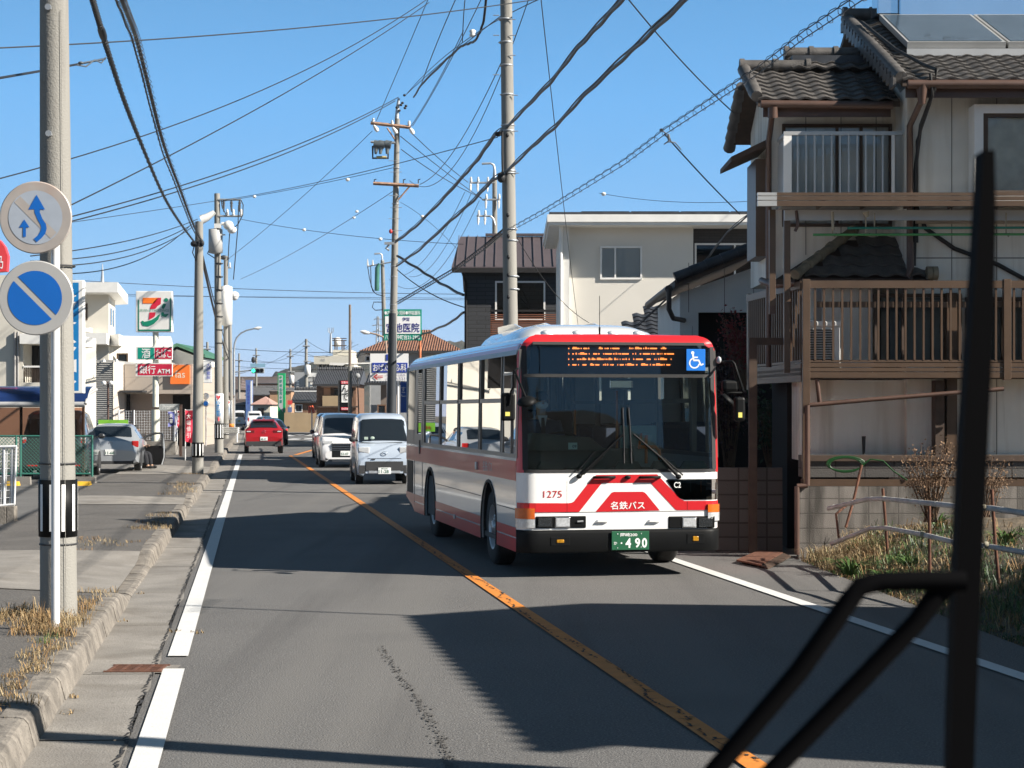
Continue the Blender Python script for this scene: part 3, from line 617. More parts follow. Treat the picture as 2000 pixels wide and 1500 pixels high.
# ---------------- dark house with standing seam roof
dh = thing('dark_house', 'charcoal clad house with plum brown standing seam metal roof and slatted balcony', 'house', (0, 64.5, 0))
Yd = 64.5; x0 = P(907, 0, Yd).x; x1 = 3.9; ze = P(0, 522, Yd).z
f = MB(); f.box(x0, x1, Yd, Yd+6.5, 0, ze); f.build('wall', dh, brick_mat('charcoal_cladding', (.04, .042, .047), (.032, .034, .038), (.015, .015, .017), .6, .14, .012, .7))
SEAM = pm('metal_roof', (.13, .105, .11), .42, .35, var=.06, scale=2)
f = MB(); a = P(882, 521, Yd-.5); b_ = P(899, 462, Yd+3.2); n = (V(0, -1, 1.6)).normalized()
f.hexa([a, (x1+.6, a.y, a.z), (x1+.6, b_.y, b_.z), (b_.x, b_.y, b_.z)], [a+V(0, 0, -.1), (x1+.6, a.y, a.z-.1), (x1+.6, b_.y, b_.z-.1), (b_.x, b_.y, b_.z-.1)])
f.hexa([(b_.x, b_.y, b_.z), (x1+.6, b_.y, b_.z), (x1+.6, b_.y+4.5, b_.z-1.6), (b_.x, b_.y+4.5, b_.z-1.6)], [(b_.x, b_.y, b_.z-.1), (x1+.6, b_.y, b_.z-.1), (x1+.6, b_.y+4.5, b_.z-1.7), (b_.x, b_.y+4.5, b_.z-1.7)])
for i in range(19):
    xa = a.x+.15+.33*i; t = (a.x-b_.x) if i < 2 else 0
    f.hexa([(xa-.012, a.y, a.z), (xa+.012, a.y, a.z), (xa+.012, b_.y, b_.z), (xa-.012, b_.y, b_.z)], [(xa-.012, a.y, a.z+.05), (xa+.012, a.y, a.z+.05), (xa+.012, b_.y, b_.z+.05), (xa-.012, b_.y, b_.z+.05)])
f.box(b_.x+.9, x1, b_.y-.15, b_.y+.15, b_.z+.02, b_.z+.1); r = f.build('roof', dh, SEAM)
f = MB(); f.box(a.x, x1+.6, a.y-.05, a.y+.06, a.z-.2, a.z-.04); f.tube([(x0-.05, Yd-.45, a.z-.2), (x0+.05, Yd-.05, a.z-.5), (x0+.05, Yd-.05, 0)], .045); f.build('gutter', r, DARK)
window(dh, P(967, 0, Yd).x, P(1065, 0, Yd).x, Yd-.02, P(0, 626, Yd).z, P(0, 549, Yd).z, WHT, pm('window_backing', (.2, .26, .28), .9, var=.05), .06, ())
f = MB(); SLAT = pm('red_brown_slat', (.17, .065, .035), .6, var=.15)
for i in range(13): f.box(P(958, 0, Yd-1).x, 3.2, Yd-1.02, Yd-.98, P(0, 660-i*3.7, Yd-1).z, P(0, 660-i*3.7, Yd-1).z+.035)
o = f.build('balcony', dh, SLAT); f = MB(); f.box(P(957, 0, Yd-1).x, 3.2, Yd-1.06, Yd-.94, P(0, 609, Yd-1).z, P(0, 605, Yd-1).z)
for x in (958, 1010, 1060): q = P(x, 0, Yd-1).x; f.box(q, q+.05, Yd-.97, Yd-.92, P(0, 680, Yd).z, P(0, 606, Yd).z)
f.build('handrail', o, DARK)
# ---------------- neighbour just outside the frame: it throws the big shadow over the road
nb = thing('neighbour_house', 'two storey tiled neighbour house nearer than the bank, only its shadow reaches the road', 'house', (9, 11, 0))
dx = lambda y: -.155*(y-12)
f = MB(); f.prism([(8.2+dx(8.3), 8.3, 0), (8.2+dx(15.2), 15.2, 0), (14.5+dx(15.2), 15.2, 0), (14.5+dx(8.3), 8.3, 0)], (0, 0, 5.8)); f.build('wall', nb, SIDW)
f = MB(); tile_roof(f, (7.8+dx(8), 8.05, 5.8), (dx(15.4)-dx(8), 7.35, 0), (3.6, .5, 1.3)); a = f.build('roof', nb, TILE)
f = MB(); q = [(7.8+dx(8), 8.05, 5.75), (7.8+dx(15.4), 15.4, 5.75), (11.4+dx(15.4), 15.9, 7.05), (11.4+dx(8), 8.55, 7.05)]; f.prism(q, (0, 0, .03)); f.prism([q[3], q[2], (15+dx(15.4), 15.9, 5.75), (15+dx(8), 8.55, 5.75)], (0, 0, .05)); f.build('eaves', a, BRND)
ta = thing('shadow_antenna', 'unseen television antenna mast added on the neighbour house roof for its thin shadow', 'antenna', (6.5, 15.2, 5.8)); f = MB(); f.tube([(7.8, 15.2, 5.7), (7.8, 15.2, 7.9)], .03, 8); f.build('mast', ta, ALU)  # antenna out of view, put in to throw a thin fuzzy shadow
f = MB(); f.tube([(7.8, 14.6, 7.7), (7.8, 16, 7.7)], .012, 6)
for i in range(9): f.tube([(7.45, 14.65+.16*i, 7.7), (8.15, 14.65+.16*i, 7.7)], .006, 5)
f.build('yagi_elements', ta, ALU)
# ================================================================ the bus
BW = pm('bus_white', (.83, .83, .82), .2, var=.02, scale=2, coat=1)
BR = pm('bus_red', (.54, .018, .024), .3, var=.04, scale=2, coat=.25)
BK = pm('bus_black', (.007, .0075, .008), .5, var=.1, spec=.12)
RUB = pm('rubber', (.016, .016, .017), .7, var=.15, scale=20)
TYRE = pm('tyre', (.022, .021, .02), .85, var=.2, scale=15, bump=.3, bscale=60)
CHR = pm('chrome', (.7, .71, .72), .15, 1, var=.02)
STEEL = pm('painted_steel', (.42, .43, .44), .4, .6, var=.1)
WFR = pm('window_frame_metal', (.17, .155, .14), .38, .5, var=.08)
ORG = pm('orange_rail', (.75, .2, .03), .4, var=.05)
AMBF = pm('dull_amber_lens', (.42, .2, .015), .15, var=.3, scale=50, coat=1)
AMB = pm('amber_lens', (.62, .12, .01), .15, var=.1, scale=30, coat=1)
CLR = pm('clear_lens', (.62, .64, .66), .12, .3, var=.2, scale=40, coat=1)
LAMPD = pm('dark_lamp', (.06, .065, .07), .1, .5, var=.3, scale=60, coat=1)
BLUE = pm('sign_blue', (.012, .17, .62), .4, var=.03)
PLG = pm('plate_green', (.012, .10, .045), .45, var=.05)
WTXT = pm('white_print', (.8, .8, .79), .5, var=0)
RTXT = pm('red_print', (.45, .03, .03), .5, var=0)
LED = pm('led_amber', (1, .25, .05), .5, var=0, emit=1.6)
GRYG = pm('dash_grey_green', (.10, .125, .10), .7, var=.1)
PALE = pm('pale_green_plastic', (.34, .42, .36), .6, var=.05)
SEATM = pm('seat_fabric', (.05, .06, .10), .9, var=.2, scale=30)
WSG = glass('windscreen', (.68, .78, .75), 1, 1.5)
BSG = glass('bus_side_glass', (.30, .32, .31), .72, 1.55)
HDG = glass('header_glass', (.55, .62, .66), 1, 1.5)
BUSL, BUSA = V(1.31, 22.63, 0), R(10.5)
bus = thing('city_bus', 'red and white city bus with dark windscreen coming towards us', 'bus', BUSL, BUSA)
_c, _s = math.cos(BUSA), math.sin(BUSA)
def bf(px, py, y0=0.0):        # pixel -> point of the plane y = y0 of the bus
    k = (px-1000)/F; a = BUSL.x-y0*_s; b = BUSL.y+y0*_c; x = (k*b-a)/(_c-k*_s); Y = b+x*_s
    return V(x, y0, H-(py-HY)*Y/F)
def part(mb, name, mat=None, parent=None, bevel=0): return mb.build(name, parent or bus, mat, bevel, local=True)
HW = 1.245
def hw(z):
    if z < 2.6: return HW-.012*max(0, z-1.4)
    t = min(1, (z-2.6)/.29); return 1.0+.231*math.sqrt(max(0, 1-t*t)) if t < 1 else 1.0
def FS(x, z, off=0.0):         # point of the curved front at lateral x and height z
    r = .2; c = HW-r; e = abs(x)-c
    y = 0 if e <= 0 else r-math.sqrt(max(1e-6, r*r-min(e, r*.999)**2))
    y += .075*max(0, z-1.25)
    if z > 2.74: y += .17-math.sqrt(max(0, .17**2-(min(z, 2.9)-2.74)**2))
    return V(x, y-off, z)
def patch(mb, z0, z1, lo, hi, off, nx=24, nz=8, smooth=True):
    zs = [z0+(z1-z0)*j/nz for j in range(nz+1)]
    vs = [FS(lo(z)+(hi(z)-lo(z))*i/nx, z, off) for z in zs for i in range(nx+1)]
    return mb.add(vs, [(j*(nx+1)+i, j*(nx+1)+i+1, (j+1)*(nx+1)+i+1, (j+1)*(nx+1)+i) for j in range(nz) for i in range(nx)], smooth)
cst = lambda v: (lambda z: v)
def rnd(v, z0, z1, r):          # half width with rounded ends
    def f(z):
        d = min(z-z0, z1-z)
        return v-(0 if d >= r else r-math.sqrt(max(0, r*r-(r-d)**2)))
    return f
def clipx(q, xa, keep):        # keep the part of a convex polygon on one side of x = xa
    o = []
    for i in range(len(q)):
        p, r_ = q[i], q[(i+1) % len(q)]; ip, ir = (p[0]-xa)*keep >= 0, (r_[0]-xa)*keep >= 0
        if ip: o.append(p)
        if ip != ir: t = (xa-p[0])/(r_[0]-p[0]); o.append((xa, p[1]+(r_[1]-p[1])*t))
    return o
def poly(mb, pts, off):         # polygon given in photograph pixels, laid on the curved front in narrow strips
    q = [bf(*p) for p in pts]; q = [(max(-HW+.002, min(HW-.002, a.x)), a.z) for a in q]
    cuts = [-HW, -1.22, -1.18, -1.12, -1.045, 1.045, 1.12, 1.18, 1.22, HW]
    for xa, xb in zip(cuts, cuts[1:]):
        c = clipx(clipx(q, xa, 1), xb, -1) if len(q) > 2 else []
        if len(c) > 2: mb.quad(*[FS(x, z, off) for x, z in c])
def c5(x, y): return (1000+x/4.2553, 900+y/4.2553)
# --- shell
b = MB(); patch(b, .57, 1.25, lambda z: -HW, lambda z: HW, 0, 40, 6); part(b, 'front_panel', BW)
wsu = rnd(1.165, 1.262, 2.9, .05); hdu = rnd(1.155, 2.1, 2.80, .13)
b = MB(); 
for s in (-1, 1):
    patch(b, 1.25, 2.80, (lambda z: -hw(z)) if s < 0 else (lambda z: 1.15 if z < 2.6 else min(hdu(z)-.01, hw(z)-.03)), (lambda z: -1.15 if z < 2.6 else -min(hdu(z)-.01, hw(z)-.03)) if s < 0 else (lambda z: hw(z)), 0, 8, 24)
patch(b, 2.80, 2.9, lambda z: -hw(z), lambda z: hw(z), 0, 40, 8); part(b, 'front_surround', BR)
b = MB(); patch(b, 1.25, 1.285, cst(-1.18), cst(1.18), .006, 30, 1); patch(b, 2.385, 2.425, cst(-1.17), cst(1.17), .012, 30, 2)
for s in (-1, 1): patch(b, 1.285, 2.76, cst(s*1.162-.032), cst(s*1.162+.028), .005, 2, 20)
patch(b, 2.775, 2.81, lambda z: -1.06, lambda z: 1.06, .005, 30, 2); part(b, 'gasket', RUB)
b = MB(); patch(b, 1.28, 2.39, lambda z: -wsu(z), wsu, .002, 36, 12); part(b, 'windscreen', WSG)
b = MB(); patch(b, 2.42, 2.79, lambda z: -hdu(z), hdu, .002, 36, 12); part(b, 'header_glass', HDG)
NAVY = pm('header_board', (.018, .03, .045), .6, var=.05)
b = MB(); b.quad((-1.1, .2, 2.40), (1.1, .2, 2.40), (1.05, .24, 2.78), (-1.05, .24, 2.78)); hb = part(b, 'destination_board', NAVY)
b = MB(); b.quad((-.62, .19, 2.415), (.9, .19, 2.415), (.9, .225, 2.77), (-.62, .225, 2.77)); part(b, 'display_panel', pm('display_panel', (.03, .045, .055), .5, var=.04), hb)
b = MB(); random.seed(21)
for row, (y, x0, x1) in enumerate(((255, 470, 1270), (300, 470, 1336), (345, 470, 1330), (391, 470, 1318))):
    x = x0
    while x < x1:
        L = random.choice((6, 8, 12, 20, 34, 60)); gp = random.choice((5, 7, 9, 14, 30))
        if x == x0: L, gp = 8, 26
        if row == 0 and 640 < x < 720 or row == 0 and 890 < x < 960: x = {640: 730}.get(0, x+75)
        p = bf(1000+x/4.2553, 620+y/4.2553, .17); h = .011
        b.quad((p.x, .183, p.z-h), (p.x+L/4.2553/163, .183, p.z-h), (p.x+L/4.2553/163, .183, p.z+h*.4), (p.x, .183, p.z+h*.4))
        if random.random() < .5: b.quad((p.x+.004, .183, p.z+h*.6), (p.x+L/4.2553/163*.6, .183, p.z+h*.6), (p.x+L/4.2553/163*.6, .183, p.z+h*1.3), (p.x+.004, .183, p.z+h*1.3))
        x += L+gp
part(b, 'led_text', LED, hb)
a, q = bf(1340, 724, .09), bf(1377, 682, .09)
b = MB(); b.box(a.x, q.x, .075, .085, a.z, q.z); ws = part(b, 'wheelchair_sign', BLUE, None, .003)
b = MB(); cx, cz, w = (a.x+q.x)/2, (a.z+q.z)/2, q.x-a.x; fy = .0735
def pv2(u, v): return V(cx+u*w, fy, cz+v*w)
b.mat(WTXT)
b.add([pv2(-.17+.085*math.cos(i*.5236), .36+.085*math.sin(i*.5236)) for i in range(12)], [tuple(range(12))])
def bar(p, q, t):
    p, q = V(*p, 0), V(*q, 0); d = (q-p).normalized(); n = V(-d.y, d.x, 0)*t
    b.quad(*[pv2(*(x.x, x.y)) for x in (p-n, q-n, q+n, p+n)])
bar((-.16, .30), (-.12, -.02), .045); bar((-.13, .13), (.1, .13), .035); bar((-.14, -.02), (.16, -.02), .042); bar((.14, .0), (.26, -.27), .04); bar((.25, -.27), (.4, -.2), .036)
ring = []
for i in range(19): t = R(110+i*13.4); ring.append((-.08+.25*math.cos(t), -.16+.25*math.sin(t)))
for (u0, v0), (u1, v1) in zip(ring, ring[1:]): bar((u0, v0), (u1, v1), .034)
part(b, 'wheelchair_symbol', None, ws)
# --- livery on the front
b = MB(); o1 = .004
poly(b, [c5(*p) for p in ((60, 352), (470, 352), (495, 348), (515, 338), (560, 422), (550, 427), (60, 428))], o1)
poly(b, [c5(*p) for p in ((515, 338), (655, 160), (700, 118), (745, 187), (560, 422))], o1)
poly(b, [c5(*p) for p in ((700, 118), (1205, 112), (1150, 182), (765, 184), (745, 187))], o1)
poly(b, [c5(*p) for p in ((1205, 112), (1250, 160), (1400, 318), (1430, 333), (1370, 410), (1355, 402), (1150, 182))], o1)
poly(b, [c5(*p) for p in ((1430, 333), (1748, 331), (1748, 408), (1370, 410))], o1)
poly(b, [c5(*p) for p in ((695, 424), (815, 280), (828, 264), (848, 258), (1085, 257), (1100, 262), (1115, 275), (1227, 412))], o1)
part(b, 'red_stripe', BR)
b = MB().mat(WTXT); q = bf(*c5(960, 370)); letters(b, '名鉄バス', FS(q.x, q.z, .008), .42, .095, bold=.022, shear=.0); part(b, 'lettering'); b = MB().mat(WTXT); q = bf(*c5(1373, 200)); letters(b, 'C2', FS(q.x, q.z, .012), .085, .07, bold=.015)
part(b, 'lettering')
b = MB().mat(RTXT); q = bf(*c5(338, 277)); letters(b, '1275', FS(q.x, q.z, .006), .225, .082, bold=.0); part(b, 'fleet_number')
b = MB()
poly(b, [c5(*p) for p in ((1280, 160), (1295, 154), (1735, 150), (1747, 156), (1747, 295), (1735, 315), (1715, 322), (1430, 324), (1395, 312), (1370, 290))], .006); part(b, 'kick_window', glass('kick_glass', (.05, .06, .06), 1, 1.5))
b = MB(); poly(b, [c5(*p) for p in ((1283, 166), (1742, 156), (1742, 312), (1430, 322), (1392, 308))], .0045); part(b, 'kick_window_backing', pm('dark_backing', (.015, .02, .018), .4, var=.3, scale=8))
b = MB(); poly(b, [c5(*p) for p in ((1476, 170), (1487, 170), (1490, 260), (1480, 262))], .0052); part(b, 'grab_rail', PALE); b = MB(); poly(b, [c5(*p) for p in ((1562, 170), (1576, 170), (1576, 258), (1566, 260))], .0052); part(b, 'grab_rail', ORG)
b = MB(); 
for x in (457,): poly(b, [c5(*p) for p in ((x-1, 165), (x+1, 165), (x+1, 425), (x-1, 425))], .0055)
poly(b, [c5(*p) for p in ((60, 430), (1712, 412), (1712, 415), (60, 434))], .0055); poly(b, [c5(*p) for p in ((1455, 335), (1458, 335), (1458, 408), (1455, 408))], .0055); part(b, 'panel_gap', BK)
# --- lamps
for x0, x1, L in ((195, 615, ((215, 325, 0), (362, 475, 1))), (1300, 1685, ((1417, 1525, 1), (1548, 1660, 0)))):
    a, q = bf(*c5(x0, 562)), bf(*c5(x1, 458)); b = MB()
    b.box(a.x, q.x, -.012, .03, a.z, q.z); hl = part(b, 'headlight_cluster', BK, None, .012)
    for l0, l1, k in L:
        p, r_ = bf(*c5(l0, 548)), bf(*c5(l1, 476)); b = MB(); b.box(p.x-.012, r_.x+.012, -.022, -.01, p.z-.012, r_.z+.012); h_ = part(b, 'headlight', CHR if k else BK, hl, .006)
        b = MB(); b.box(p.x, r_.x, -.03, -.02, p.z, r_.z); part(b, 'lens', CLR if k else LAMPD, hl, .008)
    b = MB(); u = bf(*c5(575 if x0 < 900 else 1352, 505)); 
    if x0 < 900: b.tube([u+V(-.05, -.02, 0), u+V(.02, -.02, .005)], .012, 8); part(b, 'lamp_bar', STEEL, hl)
for s in (-1, 1):
    b = MB(); z0, z1 = (.62, .83) if s < 0 else (.68, .86)
    zm = z0+.085
    for (za, zb, m, n) in ((zm, z1, AMB, 'turn_signal'), (z0-.02, zm-.004, CLR, 'side_lamp')):
        b = MB(); n_ = 8; o = []
        for t in range(n_+1): x = s*(1.05+.19*t/n_); f = FS(min(abs(x), HW-.001)*s, za); o.append((x*1.012, f.y-.025))
        b.add([(x, y, z) for x, y in o for z in (za, zb)]+[(s*1.26, .2, za), (s*1.26, .2, zb)], [(2*i, 2*i+2, 2*i+3, 2*i+1) for i in range(n_+1)], True)
        b.quad(*[(x, y, zb) for x, y in o], (s*1.24, .2, zb), (s*1.03, .06, zb)); b.quad(*[(x, y, za) for x, y in o], (s*1.24, .2, za), (s*1.03, .06, za)); part(b, n, m)
# --- bumper with plate and fog lamps
b = MB(); n_ = 30; ring_ = [FS(-HW+2*HW*i/n_, 1, .03) for i in range(n_+1)]
prof = [(.30, .02), (.33, 0), (.53, 0), (.57, .012), (.57, .05)]
vs = [(p.x*1.006, p.y+o_, z) for z, o_ in prof for p in ring_]
b.add(vs, [(j*(n_+1)+i, j*(n_+1)+i+1, (j+1)*(n_+1)+i+1, (j+1)*(n_+1)+i) for j in range(len(prof)-1) for i in range(n_)], True); b.quad(*[(p.x, p.y+.02, .30) for p in ring_], (1.2, 1.2, .30), (-1.2, 1.2, .30)); part(b, 'bumper', BK)
for x0, x1, y0, y1 in ((352, 442, 642, 692), (1482, 1557, 614, 676)):
    a, q = bf(*c5(x0, y1)), bf(*c5(x1, y0)); b = MB(); b.box(a.x-.05, q.x+.05, -.036, -.02, a.z-.015, q.z+.015); fl = part(b, 'fog_lamp', BK, None, .004); b = MB(); b.box(a.x+.02, q.x-.02, -.045, -.03, a.z+.015, q.z-.015); part(b, 'lens', AMBF, fl, .015)
a, q = bf(*c5(820, 740)), bf(*c5(1130, 580)); b = MB(); b.box(a.x, q.x, -.055, -.045, a.z, q.z); pl = part(b, 'number_plate', PLG, None, .004)
b = MB().mat(WTXT); cx, cz = (a.x+q.x)/2, (a.z+q.z)/2; W_, H_ = q.x-a.x, q.z-a.z
letters(b, '岡崎200', (cx-.02, -.0565, cz+H_*.31), W_*.45, H_*.19, bold=.02); letters(b, 'か', (cx-W_*.4, -.0565, cz-H_*.13), W_*.09, H_*.17, bold=.02); letters(b, '・', (cx-W_*.24, -.0565, cz-H_*.13), W_*.045, H_*.09, bold=.05)
letters(b, '4', (cx-W_*.06, -.0565, cz-H_*.13), W_*.15, H_*.52, bold=.04); letters(b, '9', (cx+W_*.19, -.0565, cz-H_*.13), W_*.14, H_*.52, bold=.04); letters(b, '0', (cx+W_*.375, -.0565, cz-H_*.13), W_*.14, H_*.52, bold=.04)
part(b, 'lettering', None, pl)
b = MB()
for x, y in ((868, 607), (1065, 602), (868, 722), (1063, 715)): p = bf(*c5(x, y)); b.ball((p.x, -.056, p.z), .008, .004, .008, 8, 4)
part(b, 'plate_bolts', STEEL, pl)
for x0, x1 in ((680, 855), (1060, 1230)):
    a, q = bf(*c5(x0, 138)), bf(*c5(x1, 135)); b = MB(); b.tube([a+V(0, .01, 0), a+V(.02, -.045, 0), q+V(-.02, -.045, 0), q+V(0, .01, 0)], .017, 8); part(b, 'grab_handle', BK)
a = bf(*c5(958, 137)); b = MB(); b.ball(a+V(0, -.02, 0), .04, .03, .025); part(b, 'washer_nozzle', BK)
for x0, x1 in ((682, 790), (1112, 1220)):
    a, q = bf(*c5(x0, 508)), bf(*c5(x1, 503)); b = MB(); b.hexa([(a.x, 0, a.z-.015), (q.x, 0, a.z-.015), (q.x, 0, a.z+.025), (a.x+.03, 0, a.z+.025)], [(a.x+.03, -.035, a.z), (q.x, -.035, a.z), (q.x, -.035, a.z+.025), (a.x+.05, -.035, a.z+.025)]); part(b, 'step', BW, None, .004)
# --- sides
def circ(cy, cz, r, a0, a1, n=14): return [(cy+r*math.cos(R(a0+(a1-a0)*i/n)), cz+r*math.sin(R(a0+(a1-a0)*i/n))) for i in range(n+1)]
AX = (2.12, 7.55); AR = .60; AC = .50; BL = 10.45
prof = [(.2, .30)]+[(y, max(.30, z)) for y, z in circ(AX[0], AC, AR, 198, -18)]+[(y, max(.30, z)) for y, z in circ(AX[1], AC, AR, 198, -18)]+[(9.4, .30), (9.75, .40), (BL, .5), (BL, 1.42), (.2, 1.42)]
WIN = [(1.26, 2.84), (2.93, 4.68), (4.77, 6.50), (6.58, 8.28)]
for s in (-1, 1):
    X = s*HW; I = -s
    b = MB(); b.prism([(X, y, z) for y, z in prof], (I*.03, 0, 0)); part(b, 'side_panel', BW)
    b = MB()
    b.prism([(X+s*.004, y, z) for y, z in [(.2, 1.15), (8.3, 1.15), (BL, 1.15), (BL, 1.385), (.2, 1.385)]], (I*.002, 0, 0))
    def clip(y0, y1, z0, z1): b.quad((X+s*.004, y0, z0), (X+s*.004, y1, z0), (X+s*.004, y1, z1), (X+s*.004, y0, z1))
    for z0, z1 in ((.302, .46), (.478, .59)):
        f = lambda y, z: z
        for y0, y1 in ((.2, 1.52), (2.72, 6.95), (8.15, 9.4)):
            clip(y0, y1, z0, z1)
    b.quad((X+s*.004, 9.4, .31), (X+s*.004, 9.75, .41), (X+s*.004, BL, .51), (X+s*.004, BL, .6), (X+s*.004, 9.4, .59)); part(b, 'red_stripe', BR)
    b = MB()
    for z in (.86,): b.box(min(X, X+s*.005), max(X, X+s*.005), 2.75, 6.93, z-.004, z+.004); b.box(min(X, X+s*.005), max(X, X+s*.005), .21, 1.5, z-.06, z-.052)
    b.box(min(X, X+s*.005), max(X, X+s*.005), 8.45, 8.458, .62, 1.15); b.box(min(X, X+s*.005), max(X, X+s*.005), 9.4, 9.408, .4, 1.15); part(b, 'panel_gap', BK)
    for yc in AX:
        b = MB(); e = circ(yc, AC, AR, 200, -20, 18); e2 = circ(yc, AC, AR-.035, 200, -20, 18)
        for (p, q), (p2, q2) in zip(list(zip(e, e[1:])), list(zip(e2, e2[1:]))): b.hexa([(X+s*.012, *p), (X+s*.012, *q), (X+s*.012, *q2), (X+s*.012, *p2)], [(X, *p), (X, *q), (X, *q2), (X, *p2)])
        part(b, 'wheel_arch', BK); b = MB(); e = circ(yc, AC, AR-.01, 200, -20, 18); vs = [(x, *p) for p in e for x in (X+I*.03, X+I*.45)]; b.add(vs, [(2*i, 2*i+1, 2*i+3, 2*i+2) for i in range(18)]); part(b, 'arch_liner', RUB)
    # window band: pillars, rails, then each window with two panes
    b = MB(); sw = lambda z: s*hw(z)
    def band(y0, y1, z0, z1, o=0): b.add([(sw(z)+s*o, y, z) for y in (y0, y1) for z in (z0, z1)]+[(sw(z)+s*o-s*.04, y, z) for y in (y0, y1) for z in (z0, z1)], [(0, 2, 3, 1), (4, 5, 7, 6), (0, 1, 5, 4), (2, 6, 7, 3), (0, 4, 6, 2), (1, 3, 7, 5)])
    ps = [.2, 1.2]+[v for w in WIN for v in w]+[8.28, BL]
    for y0, y1 in ((.16, .3), (1.14, 1.26), (2.84, 2.93), (4.68, 4.77), (6.50, 6.58), (8.28, 8.46), (9.28, 9.5), (10.33, BL)): band(y0, y1, 1.42, 2.72)
    band(.3, 10.33, 1.42, 1.47); band(.3, 10.33, 2.66, 2.72); part(b, 'window_frame', WFR)
    for i, (y0, y1) in enumerate(WIN):
        b = MB(); band(y0, y1, 2.085, 2.14, .006); band(y0, y0+.03, 1.47, 2.66, .004); band(y1-.03, y1, 1.47, 2.66, .004); w_ = part(b, 'window', WFR)
        b = MB(); b.quad((sw(1.49)-s*.012, y0+.03, 1.47), (sw(1.49)-s*.012, y1-.03, 1.47), (sw(2.0)-s*.012, y1-.03, 2.09), (sw(2.0)-s*.012, y0+.03, 2.09)); part(b, 'lower_pane', BSG, w_)
        b = MB(); g0 = .0 if i == 3 else .22
        b.quad((sw(2.1)-s*.016, y0+.03, 2.14), (sw(2.1)-s*.016, y1-.03-g0, 2.14), (sw(2.6)-s*.016, y1-.03-g0, 2.66), (sw(2.6)-s*.016, y0+.03, 2.66)); part(b, 'sliding_pane', BSG, w_)
    b = MB(); band(.3, 1.14, 2.42, 2.45, .004); band(.55, .575, 1.47, 2.42, .004); w_ = part(b, 'driver_window', WFR); b = MB(); b.quad((sw(1.5)-s*.014, .3, 1.47), (sw(1.5)-s*.014, 1.14, 1.47), (sw(2.6)-s*.014, 1.14, 2.66), (sw(2.6)-s*.014, .3, 2.66)); part(b, 'pane', glass('drv_glass', (.5, .52, .5), 1, 1.5) if s < 0 else MATS['drv_glass'], w_)
    b = MB(); band(8.46, 9.28, 1.42, 1.6, .003); band(8.46, 8.62, 1.6, 2.72, .003); band(9.1, 9.28, 1.6, 2.72, .003); b.box(min(X, X+s*.02), max(X, X+s*.02), 8.7, 8.75, 1.28, 1.5); w_ = part(b, 'rear_door', WFR); b = MB(); b.quad((sw(1.6)-s*.01, 8.62, 1.6), (sw(1.6)-s*.01, 9.1, 1.6), (sw(2.6)-s*.01, 9.1, 2.6), (sw(2.6)-s*.01, 8.62, 2.6)); part(b, 'pane', BSG, w_)
    b = MB(); b.quad((sw(1.5)-s*.01, 9.5, 1.66), (sw(1.5)-s*.01, 10.33, 1.66), (sw(2.6)-s*.01, 10.33, 2.66), (sw(2.6)-s*.01, 9.5, 2.66)); part(b, 'rear_quarter_pane', BSG)
    b = MB(); band(9.5, 10.33, 1.42, 1.66, .002); part(b, 'quarter_panel', WFR)
    b = MB(); b.add([(s*hw(z), y, z) for y in (.3, BL) for z in (2.72, 2.76, 2.80)], [(0, 3, 4, 1), (1, 4, 5, 2)], True); part(b, 'cant_rail', BR)
    b = MB()
    for i in range(10): b.box(min(X, X+s*.008), max(X, X+s*.008), 9.62, 10.3, .62+.025*i, .632+.025*i); b.box(min(X, X+s*.008), max(X, X+s*.008), 9.62, 10.3, .9+.025*i, .912+.025*i)
    b.box(min(X, X+s*.004), max(X, X+s*.004), 9.58, 10.34, .6, 1.14); part(b, 'engine_grille', BK)
    if s < 0:
        b = MB().mat(WTXT); q0, q1 = 3.0, 1.75; letters(b, '名鉄バス', (X-.0055, 2.2, 1.265), .72, .14, Rv=(0, -1, 0), bold=.01); part(b, 'side_lettering', pm('faded_print', (.5, .42, .4), .5, var=0))
        b = MB(); b.box(X-.03, X, 2.95, 3.05, 1.2, 1.3); b.box(X-.02, X, 4.9, 5.0, .43, .49); part(b, 'side_repeater', STEEL, None, .006)
# --- roof, rear, floor, air conditioner, antenna
b = MB(); sec = [(hw(z)*s, z) for s, zz in ((-1, (2.72, 2.78, 2.82, 2.86, 2.885)), (1, (2.885, 2.86, 2.82, 2.78, 2.72))) for z in zz]; sec = sec[:5]+[(-.5, 2.91), (0, 2.915), (.5, 2.91)]+sec[5:]
ysr = [.22, .5, 2, 5, 8, 10.3, BL]; n_ = len(sec); vs = [(x, y, z-(.02 if k in (0, 6) else 0)) for k, y in enumerate(ysr) for x, z in sec]
b.add(vs, [(k*n_+i, k*n_+i+1, (k+1)*n_+i+1, (k+1)*n_+i) for k in range(len(ysr)-1) for i in range(n_-1)], True); part(b, 'roof', BW)
b = MB(); b.add([FS(hw(2.9)*(2*i/20-1), 2.9) for i in range(21)]+[(hw(2.9)*(2*i/20-1), .3, 2.9+.012*(1-(i/10-1)**2)) for i in range(21)], [(i, i+1, i+22, i+21) for i in range(20)], True); part(b, 'roof_front', BR)
b = MB(); b.quad((-HW, BL, .5), (HW, BL, .5), (HW, BL, 2.7), (1.0, BL, 2.89), (-1.0, BL, 2.89), (-HW, BL, 2.7)); part(b, 'rear_panel', BW)
b = MB(); b.box(-1.2, 1.2, .35, BL-.03, .34, .40); b.box(-1.2, 1.2, 9.3, 10.35, .4, 1.5); b.box(-1.2, -.7, 7.0, 8.1, .4, .95); b.box(.7, 1.2, 7, 8.1, .4, .95); part(b, 'floor', pm('bus_floor', (.07, .07, .068), .8, var=.1))
